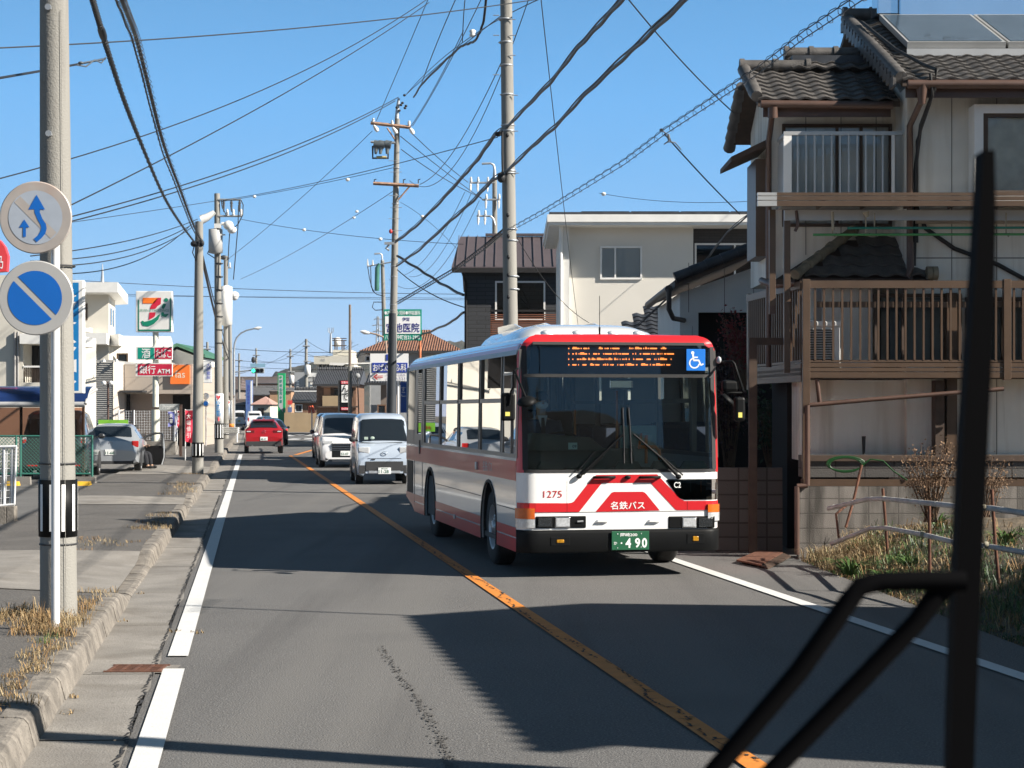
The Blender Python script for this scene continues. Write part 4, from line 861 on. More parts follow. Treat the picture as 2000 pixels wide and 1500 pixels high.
b = MB(); b.quad((-1.2, .3, 2.7), (1.2, .3, 2.7), (1.2, BL, 2.7), (-1.2, BL, 2.7)); part(b, 'ceiling', pm('bus_ceiling', (.5, .52, .5), .7, var=.02))
b = MB(); n_ = 20
def hump(y, k):
    o = []
    for i in range(n_+1):
        t = -1+2*i/n_; o.append((t*1.0*(.97 if k else 1), y, 2.84+k*(.26*(1-abs(t)**6)+.02)))
    return o
rows_ = [hump(1.35, 0), hump(1.5, .35), hump(1.75, .72), hump(2.15, .95), hump(2.5, 1), hump(4.6, 1), hump(4.85, .6), hump(5, 0)]
b.add([q for r_ in rows_ for q in r_], [(k*(n_+1)+i, k*(n_+1)+i+1, (k+1)*(n_+1)+i+1, (k+1)*(n_+1)+i) for k in range(len(rows_)-1) for i in range(n_)], True); ac_ = part(b, 'roof_air_conditioner', BW)
for x, y0, y1 in ((-.62, 3.1, 4.9), (-.25, 2.75, 4.9), (.42, 2.75, 4.9)):
    b = MB(); b.hexa([(x-.01, y0, 3.1), (x+.03, y0, 3.1), (x+.03, y1, 3.1), (x-.01, y1, 3.1)], [(x-.03, y0+.5, 3.18), (x-.005, y0+.5, 3.18), (x-.005, y1-.1, 3.18), (x-.03, y1-.1, 3.18)]); part(b, 'fin', BW, ac_)
for x in (-.58, -.18, .28, .62): b = MB(); b.ball((x, 1.66, 2.955), .09, .16, .06, 14, 8); part(b, 'air_scoop', BW, ac_)
a = bf(1171, 651, .4); b = MB(); b.tube([(a.x, .4, 2.9), (a.x, .4, 3.0)], .012, 6); b.tube([(a.x, .4, 2.95), (a.x, .4, 3.38)], .004, 6); part(b, 'antenna', BK)
# --- wheels
def wheel(parent, c, r, w, side, rim_r, mt=None, rim=None, holes=8, local=True):
    M = Matrix.Translation(c) @ Matrix.Rotation(R(90)*side, 4, 'Y')
    b = MB(); h = w/2
    b.lathe([(rim_r, -h), (r*.93, -h), (r*.985, -h*.8), (r, -h*.5), (r, h*.5), (r*.985, h*.8), (r*.93, h), (rim_r, h*.96)], M, 28); ty = b.build('wheel', parent, mt or TYRE, local=local)
    b = MB(); b.lathe([(rim_r, h*.96), (rim_r*.93, h*.9), (rim_r*.88, h*.3), (rim_r*.62, h*.45), (rim_r*.55, h*.75), (rim_r*.3, h*.8), (rim_r*.28, h*1.0), (0, h*1.02)], M, 24)
    for i in range(holes):
        t = 2*math.pi*i/holes; p = M @ V(rim_r*.44*math.cos(t), rim_r*.44*math.sin(t), h*.8); q = M @ V(rim_r*.44*math.cos(t), rim_r*.44*math.sin(t), h*.95); b.tube([p, q], rim_r*.05, 6)
    b.build('rim', ty, rim or STEEL, local=True)
    if holes >= 8:
        b = MB()
        for i in range(holes): t = 2*math.pi*(i+.5)/holes; p = M @ V(rim_r*.74*math.cos(t), rim_r*.74*math.sin(t), h*.42); q = M @ V(rim_r*.74*math.cos(t), rim_r*.74*math.sin(t), h*.46); b.tube([p, q], rim_r*.1, 10)
        b.build('hand_holes', ty, BK, local=True)
    return ty
for s in (-1, 1):
    wheel(bus, V(s*1.07, AX[0], .485), .485, .26, s, .29); wheel(bus, V(s*1.04, AX[1], .485), .485, .3, s, .29)
# --- mirrors
b = MB(); m = bf(1002, 735, -.05); d = bf(1028.5, 784, -.32)
b.tube([bf(1011, 720, .05), bf(1005, 724, -.15), d+V(0, .02, .03)], .014, 8); b.lathe([(0, .05), (.06, .045), (.1, .02), (.115, -.01), (.11, -.02), (0, -.02)], Matrix.Translation(d) @ Matrix.Rotation(R(22), 4, 'X') @ Matrix.Rotation(R(-12), 4, 'Y'), 20); part(b, 'under_mirror', BK)
b = MB(); a, q = bf(979, 822, .05), bf(1006, 767, .05); b.box(a.x, q.x, .02, .12, a.z, q.z); sm_ = part(b, 'side_mirror', BK, None, .03)
b = MB(); b.tube([bf(1003, 725, -.1), bf(1004, 755, -.1), bf(998, 764, 0), bf(995, 790, .01)], .013, 8); part(b, 'mirror_arm', BK, sm_)
b = MB(); a, q = bf(987, 812.5, .015), bf(996, 804.5, .015); b.quad((a.x, .016, a.z), (q.x, .016, a.z), (q.x, .016, q.z), (a.x, .016, q.z)); part(b, 'yellow_sticker', pm('yellow_sticker', (.75, .66, .15), .5, var=0), sm_)
b = MB(); b.tube([bf(1409, 707, .2), bf(1430, 706, -.1), bf(1434, 710, -.1), bf(1452, 764, -.1), bf(1448, 768, -.1), bf(1412, 767, -.05)], .016, 8); part(b, 'mirror_arm', BK)
b = MB(); a, q = bf(1411, 766, -.06), bf(1442, 742, -.06); b.box(a.x, q.x, -.1, .02, a.z, q.z); part(b, 'door_mirror', BK, None, .04)
b = MB(); a, q = bf(1434, 823, -.06), bf(1455, 775, -.06); b.box(a.x, q.x, -.1, 0, a.z, q.z); dm = part(b, 'lower_mirror', BK, None, .035)
b = MB(); a, q = bf(1442, 815.5, -.1), bf(1449.5, 805.5, -.1); b.quad((a.x, -.104, a.z), (q.x, -.104, a.z), (q.x, -.104, q.z), (a.x, -.104, q.z)); part(b, 'yellow_sticker', MATS['yellow_sticker'], dm)
b = MB(); d = bf(1421, 780, -.15); b.lathe([(0, .035), (.07, .03), (.1, 0), (.1, -.012), (0, -.012)], Matrix.Translation(d) @ Matrix.Rotation(R(18), 4, 'X') @ Matrix.Rotation(R(38), 4, 'Y'), 18); b.tube([d, bf(1408, 765, .1)], .012, 6); part(b, 'under_mirror', BK)
b = MB(); b.ball((1.25, .15, bf(1409, 703, .15).z), .03, .05, .045); part(b, 'marker_lamp', CLR)
# --- wipers
def wp(n, arm, blade):
    b = MB(); p = [bf(*x, 0) for x in arm]; b.tube([FS(q.x, q.z, .03+.03*min(1, i)) for i, q in enumerate(p)], .02, 8, .012); b.tube([FS(p[0].x+.05, p[0].z+.02, .04), FS(p[1].x+.03, p[1].z, .06)], .01, 6); b.ball(FS(p[0].x, p[0].z, .03), .035, .035, .03); w_ = part(b, 'wiper_arm', BK)
    b = MB(); p = [bf(*x, 0) for x in blade]; q = [FS(u.x, u.z, .035) for u in p]; b.tube(q, .011, 6); b.tube([q[0].lerp(q[1], .2)+V(0, -.02, 0), q[0].lerp(q[1], .8)+V(0, -.02, 0)], .008, 6); part(b, 'wiper_blade', RUB, w_)
wp(0, [(1130, 930), (1172, 890), (1216, 848)], [(1217, 796), (1218, 905)]); wp(1, [(1324, 931), (1290, 895), (1236, 848)], [(1228.5, 796), (1232, 905)])
b = MB(); b.tube([FS(bf(1126, 920).x, bf(1126, 920).z, .05), FS(bf(1160, 882).x, bf(1160, 882).z, .05)], .009, 6); part(b, 'wiper_link', BK)
# --- cab interior seen through the windscreen
b = MB(); b.box(-1.18, 1.16, .10, .42, 1.02, 1.30); b.box(-1.18, .25, .42, .62, 1.05, 1.53); b.hexa([(-1.1, .3, 1.5), (-.1, .3, 1.5), (-.1, .75, 1.5), (-1.1, .75, 1.5)], [(-1.0, .42, 1.72), (-.28, .42, 1.66), (-.28, .75, 1.66), (-1.0, .75, 1.72)]); part(b, 'dashboard', GRYG, None, .03)
b = MB()
for x in (-.85, -.35, .1, .55, .92): b.hexa([(x-.17, .06, 1.29), (x+.17, .06, 1.29), (x+.17, .16, 1.29), (x-.17, .16, 1.29)], [(x-.12, .07, 1.38), (x+.12, .07, 1.38), (x+.12, .13, 1.38), (x-.12, .13, 1.38)])
part(b, 'demister_vents', GRYG)
b = MB(); a = bf(1118, 871, .12); b.box(a.x-.055, a.x+.055, .10, .104, a.z-.04, a.z+.04); st_ = part(b, 'inspection_sticker', pm('sticker', (.5, .72, .66), .6, var=0)); b = MB().mat(BK); letters(b, '09', (a.x+.02, .0985, a.z-.005), .05, .035, bold=.01); part(b, 'lettering', None, st_)
b = MB(); t0 = Matrix.Translation((-.62, .78, 1.62)) @ Matrix.Rotation(R(-25), 4, 'X'); b.tube([t0 @ V(.24*math.cos(i*.3307), .24*math.sin(i*.3307), 0) for i in range(20)], .014, 8, caps=False); b.tube([t0 @ V(0, 0, 0), V(-.62, .6, 1.3)], .03); b.tube([t0 @ V(-.23, 0, 0), t0 @ V(.23, 0, 0)], .014); part(b, 'steering_wheel', BK)
b = MB(); b.box(.30, .78, 1.3, 1.34, .9, 1.80); part(b, 'partition', PALE, None, .02)
b = MB(); b.box(-1.15, -.2, 1.95, 2.0, .8, 1.9); b.box(-.95, -.3, 1.35, 1.5, 1.5, 2.0); part(b, 'seat_back_panel', BK, None, .03)
b = MB(); x = bf(1255, 870, 1.0).x
b.tube([bf(1262, 905, .6), bf(1262, 850, .6)], .02, 8); b.tube([bf(1248, 875, .6), bf(1252, 848, .9)], .018, 8); b.tube([bf(1250, 873, .55), bf(1280, 873, .55), bf(1287, 880, .55), bf(1289, 898, .55)], .022, 8); part(b, 'orange_rail', ORG)
for px, y0, y1 in ((1205, 763, 850), (1123, 800, 828), (1383, 840, 905)): b = MB(); p, q = bf(px, y0, 2.2), bf(px, y1+40, 2.2); b.tube([p, q], .018, 8); part(b, 'grab_pole', ORG if px < 1300 else PALE)
a, q = bf(1190, 761, .35), bf(1235, 740, .35); b = MB(); b.box(a.x, q.x, .3, .35, a.z, q.z); im = part(b, 'cab_mirror', CHR, None, .03)
b = MB(); 
for x in (-.75, .75):
    for y in (3.0, 3.9, 4.8, 5.7, 6.6, 8.4, 9.2): b.box(x-.4, x+.4, y, y+.12, .9, 1.75); b.box(x-.4, x+.4, y-.4, y+.05, .8, .95)
part(b, 'passenger_seats', SEATM)
b = MB(); b.box(.38, .72, .95, 1.25, .4, 1.55); b.box(.42, .62, .9, .95, 1.5, 1.7); part(b, 'fare_box', PALE, None, .02)
# --- driver: dark suit, white shirt, tie, mask
def skin_body(name, verts, edges, radii, mat, parent, root=0, sub=2):
    me = bpy.data.meshes.new(name); me.from_pydata(verts, edges, []); o = bpy.data.objects.new(name, me); COL.objects.link(o)
    me.materials.append(mat); o.modifiers.new('s', 'SKIN'); sv = me.skin_vertices[0].data
    for i, r_ in enumerate(radii): sv[i].radius = (r_, r_) if not isinstance(r_, tuple) else r_
    sv[root].use_root = True
    m = o.modifiers.new('u', 'SUBSURF'); m.levels = sub; m.render_levels = sub
    for p in o.data.polygons: p.use_smooth = True
    o.modifiers['s'].use_smooth_shade = True
    if parent: o.parent = parent
    return o
SKIN = pm('skin', (.48, .3, .21), .55, var=.06); SUIT = pm('navy_suit', (.035, .055, .09), .8, var=.15); HAIR = pm('black_hair', (.012, .011, .011), .6, var=.2); SHIRT = pm('white_shirt', (.7, .72, .75), .8, var=.03)
def seated_person(label, loc, rz, suit, mask=True, group=None, grip=.42, cat='person'):
    """a person sitting and holding a steering wheel; faces local -y, origin on the seat"""
    o = thing('person', label, cat, loc, rz, group)
    vs = [(0, 0, .08), (0, .02, .3), (0, .01, .5), (0, 0, .58), (0, -.01, .66), (0, -.03, .76), (0, -.02, .84)]
    es = [(i, i+1) for i in range(6)]; rs = [(.17, .13), (.16, .12), (.17, .11), .06, .058, (.082, .1), (.07, .085)]
    for s in (-1, 1):
        k = len(vs); vs += [(s*.18, 0, .48), (s*.25, -.06, .24), (s*.2, -.3, .24), (s*.19, -grip+.03, .28), (s*.19, -grip-.03, .3)]; es += [(2, k)]+[(k+i, k+i+1) for i in range(4)]; rs += [.075, .055, .042, .032, (.04, .025)]
        h = k+4
        for f in range(4): j = len(vs); a = s*.19+(f-1.5)*.02; vs += [(a, -grip-.08, .3+.01), (a, -grip-.1, .275), (a, -grip-.075, .255)]; es += [(h, j), (j, j+1), (j+1, j+2)]; rs += [.009, .0085, .008]
        j = len(vs); vs += [(s*.145, -grip-.04, .31), (s*.135, -grip-.08, .3)]; es += [(h, j), (j, j+1)]; rs += [.01, .009]
        k = len(vs); vs += [(s*.1, -.1, .05), (s*.13, -.42, .04), (s*.13, -.46, -.3), (s*.13, -.58, -.36)]; es += [(0, k)]+[(k+i, k+i+1) for i in range(3)]; rs += [.085, .065, .045, .04]
    skin_body('body', vs, es, rs, SKIN, o)
    vs = [(0, 0, .06), (0, .02, .3), (0, .01, .5), (0, 0, .56)]; es = [(0, 1), (1, 2), (2, 3)]; rs = [(.2, .155), (.19, .145), (.19, .13), .085]
    for s in (-1, 1):
        k = len(vs); vs += [(s*.19, 0, .49), (s*.255, -.06, .24), (s*.205, -.3, .24), (s*.195, -grip+.06, .275)]; es += [(2, k), (k, k+1), (k+1, k+2), (k+2, k+3)]; rs += [.095, .072, .056, .047]
        k = len(vs); vs += [(s*.1, -.1, .05), (s*.13, -.42, .04), (s*.13, -.47, -.33)]; es += [(0, k), (k, k+1), (k+1, k+2)]; rs += [.105, .085, .07]
    skin_body('suit', vs, es, rs, suit, o)
    b = MB()
    for s in (-1, 1): b.ball((s*.13, -.56, -.36), .05, .13, .05, 12, 6)
    b.build('shoes', o, HAIR, local=True)
    b = MB(); b.ball((0, .0, .83), .098, .118, .085, 14, 8); b.ball((0, .05, .78), .092, .085, .09, 12, 6); b.build('hair', o, HAIR, local=True)
    b = MB(); b.tube([(0, -.125, .79), (0, -.148, .755), (0, -.128, .745)], [.01, .017, .013], 8); 
    for s in (-1, 1): b.ball((s*.1, -.01, .775), .014, .025, .034)
    b.build('nose_and_ears', o, SKIN, local=True)
    b = MB()
    for s in (-1, 1): b.ball((s*.036, -.121, .793), .014, .008, .008)
    b.build('eyes', o, HAIR, local=True)
    b = MB()
    if mask: b.ball((0, -.062, .735), .082, .09, .05, 14, 8); b.build('face_mask', o, SHIRT, local=True)
    else: b.tube([(-.025, -.128, .72), (0, -.133, .718), (.025, -.128, .72)], .006, 6); b.build('mouth', o, RTXT, local=True)
    b = MB(); b.prism([(-.06, -.118, .6), (0, -.155, .36), (.06, -.118, .6)], (0, .02, .01)); b.build('shirt', o, SHIRT, local=True)
    b = MB(); b.prism([(-.018, -.135, .58), (-.03, -.163, .38), (0, -.165, .34), (.03, -.163, .38), (.018, -.135, .58)], (0, .008, 0)); b.build('tie', o, HAIR, local=True)
    return o
wl = lambda x, y, z: BUSL+V(x*_c-y*_s, x*_s+y*_c, z)
seated_person('bus driver in dark suit, tie and white mask at the wheel of the bus', wl(-.76, 1.12, 1.32), BUSA, SUIT)
# ================================================================ cars
CGL = pm('car_glass', (.012, .016, .02), .06, var=0, coat=1)
TAIL = pm('tail_lens', (.42, .015, .015), .15, var=.15, scale=40, coat=1)
TAILON = pm('lit_tail_lens', (.9, .05, .03), .2, var=0, emit=.8)
PLW = pm('plate_white', (.72, .73, .72), .5, var=.03); PLY = pm('plate_yellow', (.75, .55, .05), .5, var=.03)
GTXT = pm('plate_print', (.03, .12, .08), .6, var=0)
PLAS = pm('grey_plastic', (.03, .031, .033), .6, var=.1)
def paint(n, c, m=.35): return pm(n, c, .28, m, var=.02, coat=.8)
class Car:
    def __init__(s, name, label, cat, face, yaw, st, mat, rear=False, group=None, z=0):
        """face: middle of the end nearest the camera on the ground; st: stations (y, z_sill, z_belt, z_top, half width, half roof width)"""
        s.st = st; s.L0, s.L1 = st[0][0], st[-1][0]; th = R(yaw)+(math.pi if rear else 0)
        d = s.L0 if not rear else s.L1
        o = V(face[0]+d*math.sin(th), face[1]-d*math.cos(th), z)
        s.o = thing(name, label, cat, o, th, group); s.mat = mat; s.rear = rear
        b = MB(); n = 7; rings = [s.ring(i) for i in range(len(st))]
        full = [r+[V(-q.x, q.y, q.z) for q in r[::-1][1:]] for r in rings]; m = len(full[0])
        b.add([q for r in full for q in r], [(i*m+j, i*m+j+1, (i+1)*m+j+1, (i+1)*m+j) for i in range(len(st)-1) for j in range(m-1)], True)
        for r, f in ((full[0], 1), (full[-1], -1)): b.quad(*(r if f > 0 else r[::-1]))
        s.body = b.build('body', s.o, mat, local=True); s.body.data.set_sharp_from_angle(angle=R(38))
    def ring(s, k):
        i = min(int(k), len(s.st)-1); f = k-i; a = s.st[i]; c = s.st[min(i+1, len(s.st)-1)]
        y, zb, zl, zt, w, wt = [p+(q-p)*f for p, q in zip(a, c)]
        zm = zb+(zl-zb)*.55
        return [V(w*.8, y, zb), V(w*.97, y, zb+.06), V(w, y, zm), V(w*.985, y, zl), V(wt+(w-wt)*.12, y, zt-.10*min(1, (zt-zl)*2)), V(wt*.86, y, zt-.012), V(wt*.4, y, zt+.006), V(0, y, zt+.008)]
    def pt(s, k, j, off=.006, side=1):
        r = s.ring(k); i = min(int(j), 6); p = r[i].lerp(r[i+1], j-i); p = V(p.x+off*(1 if j < 4.5 else 0), p.y, p.z+off*(1 if j >= 4.5 else 0)); return V(p.x*side, p.y, p.z)
    def p(s, mb, name, mat=None, parent=None, bevel=0): return mb.build(name, parent or s.o, mat, bevel, local=True)
    def side_window(s, k0, k1, j0=3.12, j1=3.85, name='side_window'):
        for sd in (-1, 1):
            b = MB(); n = 5; b.add([s.pt(k0+(k1-k0)*i/n, j, .006, sd) for i in range(n+1) for j in (j0, j1)], [(2*i, 2*i+2, 2*i+3, 2*i+1) for i in range(n)], True); s.p(b, name, CGL)
    def screen(s, k0, k1, name, m=.06, front=True, mat=None):
        b = MB(); nx, ny = 20, 6; dy = -.008 if front else .008
        def q(k, t):
            r = s.ring(k); e = r[4]; x = (e.x-m)*abs(t); i = 4
            while i < 6 and r[i+1].x > x: i += 1
            f = (r[i].x-x)/max(1e-6, r[i].x-r[i+1].x); z = r[i].z+(r[i+1].z-r[i].z)*f
            return V(x*(1 if t > 0 else -1), e.y+dy*1.6, z+.012)
        b.add([q(k0+(k1-k0)*j/ny, -1+2*i/nx) for j in range(ny+1) for i in range(nx+1)], [(j*(nx+1)+i, j*(nx+1)+i+1, (j+1)*(nx+1)+i+1, (j+1)*(nx+1)+i) for j in range(ny) for i in range(nx)], True); return s.p(b, name, mat or CGL)
    def box(s, x0, x1, y, z0, z1, name, mat, t=.03, both=False, bevel=.008, parent=None, skew=0):
        f = -1 if y < 0 else 1; o = None
        for sd in ((1, -1) if both else (1,)):
            b = MB(); xa, xb = sorted((x0*sd, x1*sd)); sk = skew
            lo = [(xa, y, z0+(sk if sd*xa > sd*xb else 0)), (xb, y, z0+(sk if sd*xb > sd*xa else 0)), (xb, y, z1), (xa, y, z1)]
            b.hexa(lo, [(q[0], q[1]-f*(t+.05), q[2]) for q in lo]); o = s.p(b, name, mat, parent, bevel)
        return o
    def wheels(s, y0, y1, r, x, holes=5, rim=None):
        for yv in (y0, y1):
            for sd in (-1, 1): wheel(s.o, V(sd*(x-.1), yv, r), r, .2, sd, r*.66, None, rim or STEEL, holes)
        for yv in (y0, y1):
            for sd in (-1, 1):
                b = MB(); pts = [(sd*(x+.006), yv+(r+.05)*math.cos(R(a)), max(.2, r+(r+.05)*math.sin(R(a)))) for a in range(-20, 201, 20)]; b.prism(pts, (-sd*.04, 0, 0)); s.p(b, 'wheel_arch', PLAS)
    def mirror(s, y, z, x, mat=None):
        for sd in (-1, 1): b = MB(); b.ball((sd*(x+.1), y, z), .1, .06, .075, 10, 6); b.box(*sorted((sd*x*.95, sd*(x+.04))), y-.02, y+.02, z-.05, z-.01); s.p(b, 'mirror', mat or s.mat)
    def plate(s, y, z, txt, mat, w=.33, tm=None, top=None):
        f = -1 if y < 0 else 1; b = MB(); b.box(-w/2, w/2, min(y, y-f*.02), max(y, y-f*.02), z-w/4, z+w/4); q = s.p(b, 'number_plate', mat, None, .003)
        b = MB(); letters(b, txt, (0.02*f, y+f*.003, z-w*.06), w*.78, w*.25, Rv=(-f, 0, 0), bold=.02)
        if top: letters(b, top, (0, y+f*.003, z+w*.16), w*.5, w*.1, Rv=(-f, 0, 0), bold=.02)
        s.p(b, 'lettering', tm or GTXT, q)
KEI = [(-1.70, .3, .55, .62, .66, .6), (-1.68, .24, .75, .86, .70, .64), (-1.60, .22, .98, 1.04, .72, .66), (-1.36, .2, 1.05, 1.12, .735, .68), (-.80, .2, 1.07, 1.78, .735, .62), (-.55, .2, 1.07, 1.87, .735, .62), (.6, .2, 1.07, 1.9, .735, .63), (1.5, .2, 1.07, 1.87, .735, .63), (1.70, .26, 1.02, 1.72, .72, .6)]
MPV = [(-2.34, .3, .5, .6, .68, .6), (-2.30, .22, .72, .82, .78, .68), (-2.1, .2, .9, .98, .83, .74), (-1.45, .2, 1.0, 1.12, .865, .76), (-.55, .2, 1.03, 1.74, .865, .66), (-.2, .2, 1.03, 1.83, .865, .66), (1.2, .2, 1.05, 1.86, .865, .67), (2.05, .2, 1.05, 1.82, .86, .66), (2.28, .24, 1.02, 1.64, .84, .62), (2.36, .32, .8, .98, .80, .66)]
HAT = [(-2.0, .3, .55, .62, .66, .56), (-1.92, .22, .7, .78, .78, .66), (-1.1, .2, .86, .96, .845, .70), (-.25, .2, .92, 1.40, .845, .56), (.3, .2, .95, 1.45, .845, .56), (1.2, .2, .98, 1.40, .84, .55), (1.72, .24, 1.0, 1.04, .82, .64), (1.94, .28, .88, .94, .78, .66), (2.0, .36, .6, .68, .74, .6)]
SUVS = [(-2.1, .34, .65, .74, .72, .6), (-2.0, .28, .8, .9, .82, .7), (-1.1, .26, .97, 1.06, .87, .72), (-.3, .26, 1.0, 1.48, .88, .58), (.3, .26, 1.03, 1.55, .88, .57), (1.25, .26, 1.07, 1.5, .875, .53), (1.86, .28, 1.09, 1.13, .86, .66), (2.06, .32, .95, 1.0, .84, .70), (2.13, .42, .66, .76, .8, .66)]
SED = [(-2.3, .3, .55, .62, .7, .58), (-2.2, .22, .7, .78, .82, .68), (-1.2, .2, .86, .95, .88, .72), (-.4, .2, .9, 1.38, .88, .56), (.3, .2, .92, 1.44, .88, .56), (1.0, .2, .95, 1.38, .88, .56), (1.6, .2, .96, 1.02, .88, .70), (2.25, .24, .9, .97, .84, .7), (2.35, .35, .6, .7, .78, .6)]
PSB = paint('silver_blue_paint', (.46, .53, .62), .2); PWH = paint('pearl_white_paint', (.72, .72, .73), .1); PRD = paint('deep_red_paint', (.42, .012, .018)); PBK = paint('black_paint', (.012, .012, .014))
PSV = paint('silver_paint', (.5, .53, .56), .5); PGY = paint('grey_paint', (.06, .062, .066), .5); PBL = paint('blue_grey_paint', (.08, .14, .2)); PMR = paint('maroon_paint', (.05, .012, .016))
RD = 8.0
# silver blue kei van
k = Car('kei_van', 'silver blue boxy kei van with black lower bumper following the bus', 'van', (-3.40, 50.5), RD, KEI, PSB)
k.screen(3.06, 3.93, 'windscreen', .045); k.side_window(3.75, 5.2, name='front_door_window'); k.side_window(5.3, 6.6, name='rear_door_window'); k.side_window(6.7, 7.7)
k.wheels(-1.0, 1.3, .28, .735); k.mirror(-1.2, 1.2, .72, PLAS)
k.box(.4, .69, -1.688, .82, 1.0, 'headlight', CLR, .04, True, .02, skew=.06); k.box(-.5, .5, -1.716, .36, .62, 'lower_grille', PLAS); k.box(.5, .68, -1.705, .3, .52, 'bumper_corner', PLAS, both=True)
k.box(-.42, .42, -1.722, .3, .37, 'skid_plate', PSV); k.plate(-1.735, .37, '11-28', PLW, .34, top='岡崎480')
b = MB(); b.lathe([(.045, 0), (.055, .008), (.045, .016)], Matrix.Translation((0, -1.70, .83)) @ Matrix.Scale(1.5, 4, V(1, 0, 0)) @ Matrix.Rotation(R(90), 4, 'X'), 16); k.p(b, 'emblem', CHR)
b = MB(); b.box(-.45, .45, -1.705, -1.69, .695, .702); b.box(-.35, -.25, -1.715, -1.70, .66, .685); k.p(b, 'bonnet_gap', PLAS)
b = MB(); b.box(-.52, -.42, -1.42, -1.41, 1.2, 1.27); b.ball((-.3, -1.37, 1.24), .06, .01, .04); k.p(b, 'dashboard_card', PALE)
b = MB(); b.tube([(-.62, -1.42, 1.12), (-.2, -1.44, 1.1), (.5, -1.42, 1.12)], .012, 6); k.p(b, 'wiper', PLAS)
# white minivan
k = Car('minivan', 'pearl white minivan with wide chrome barred grille behind the kei van', 'minivan', (-5.72, 65), RD, MPV, PWH)
k.screen(3.08, 3.93, 'windscreen', .06); k.side_window(3.7, 4.95, name='front_door_window'); k.side_window(5.05, 6.2, name='rear_door_window'); k.side_window(6.3, 7.5)
k.wheels(-1.4, 1.45, .32, .865); k.mirror(-1.05, 1.12, .86)
k.box(.42, .78, -2.30, .78, .93, 'headlight', CLR, .06, True, .02, skew=.05)
g_ = k.box(-.46, .46, -2.345, .36, .84, 'grille', PBK)
for i in range(4): k.box(-.5, .5, -2.365, .60+.06*i, .625+.06*i, 'chrome_bar', CHR, .01, parent=g_)
k.box(.58, .68, -2.33, .28, .6, 'fog_recess', PBK, both=True); k.box(-.45, .45, -2.36, .22, .28, 'chrome_lip', CHR); k.plate(-2.36, .5, '52-07', PLW, .33)
# maroon minivan behind it
k = Car('minivan', 'dark maroon minivan mostly hidden behind the white minivan', 'minivan', (-6.9, 75), RD, MPV, PMR)
k.screen(3.08, 3.93, 'windscreen', .06); k.side_window(3.7, 4.95); k.side_window(5.05, 6.2); k.wheels(-1.4, 1.45, .32, .865); k.mirror(-1.05, 1.12, .86); k.box(.5, .8, -2.29, .75, .9, 'headlight', CLR, .06, True)
# red crossover, seen from behind
k = Car('red_crossover', 'bright red crossover car seen from behind in our lane', 'car', (P(515.5, 0, 86).x, 86), RD, SUVS, PRD, True)
k.screen(5.15, 5.9, 'rear_window', .05, False); k.side_window(3.6, 4.6); k.side_window(4.65, 5.6); k.wheels(-1.3, 1.3, .34, .88); k.mirror(-.9, 1.08, .86, PLAS)
k.box(.42, .82, 2.085, .92, 1.06, 'tail_light', pm('dark_tail_lens', (.13, .006, .008), .12, var=.2, scale=50, coat=1), .06, True, .02, skew=.04); k.box(.6, .78, 2.1, .98, 1.03, 'lamp_highlight', CLR, .02, True, .01); k.box(-.8, .8, 2.15, .34, .56, 'lower_bumper', PLAS); k.plate(2.155, .68, '48-37', PLW, .33)  # small pale boxes stand for white highlights on the tail lamps
b = MB(); b.lathe([(.06, 0), (.075, .01), (.06, .02)], Matrix.Translation((0, 2.09, .98)) @ Matrix.Rotation(R(-90), 4, 'X'), 16); k.p(b, 'emblem', CHR)
b = MB(); b.hexa([(-.5, 1.28, 1.53), (.5, 1.28, 1.53), (.48, 1.5, 1.47), (-.48, 1.5, 1.47)], [(-.5, 1.28, 1.555), (.5, 1.28, 1.555), (.48, 1.52, 1.5), (-.48, 1.52, 1.5)]); k.p(b, 'spoiler', PRD)
for sd in (-1, 1): b = MB(); b.tube([(sd*.52, 2.05, .37), (sd*.52, 2.17, .37)], .04, 10); k.p(b, 'exhaust', CHR)
b = MB(); b.hexa([(-.03, 1.0, 1.56), (.03, 1.0, 1.56), (.02, 1.2, 1.55), (-.02, 1.2, 1.55)], [(-.01, 1.14, 1.63), (.01, 1.14, 1.63), (.01, 1.18, 1.63), (-.01, 1.18, 1.63)]); k.p(b, 'shark_fin', PRD)
# queue beyond it
k = Car('black_sedan', 'black sedan half hidden by the red crossover', 'car', (P(532, 0, 106).x, 106), RD, SED, PBK, True)
k.screen(5.1, 5.95, 'rear_window', .06, False); k.side_window(3.4, 5.5); k.wheels(-1.4, 1.4, .32, .88); k.mirror(-.9, .98, .86); k.box(.5, .84, 2.27, .8, .92, 'tail_light', TAILON, .05, True); k.plate(2.36, .62, '30-15', PLW)
def simple(name, label, cat, px, Y, st, mat, rear, lamp=TAIL, pl=None, grp=None):
    k = Car(name, label, cat, (P(px, 0, Y).x, Y), RD, st, mat, rear, grp); n = len(st)
    van = st in (KEI, MPV)
    if rear:
        if van: k.box(-.56, .56, st[-1][0]+.012-(.06 if st is MPV else 0), 1.1, 1.62, 'rear_window', CGL, .02); k.box(.56, .68, st[-1][0]+.01, .75, 1.15, 'tail_light', lamp, .04, True)
        else: k.screen(5.1, 5.95, 'rear_window', .06, False); k.box(.5, .8, st[-2][0]+.02, .78, .92, 'tail_light', lamp, .05, True)
        k.plate(st[-1][0]+.02, .6, '71-60', pl or PLW)
    else: k.screen(3.06, 3.93, 'windscreen', .05); k.box(.4, .66, st[1][0]-.01, .7, .9, 'headlight', CLR, .05, True); k.box(-.4, .4, st[0][0]-.01, .35, .55, 'grille', PLAS); k.plate(st[0][0]-.02, .5, '29-44', pl or PLY)
    k.side_window(3.6, 4.8); k.side_window(4.9, n-2.5); k.wheels(st[0][0]+.8, st[-1][0]-.75, .3, st[3][4]); return k
simple('hatchback', 'blue grey hatchback in the queue beyond the black sedan', 'car', 528, 126, HAT, PBL, True)
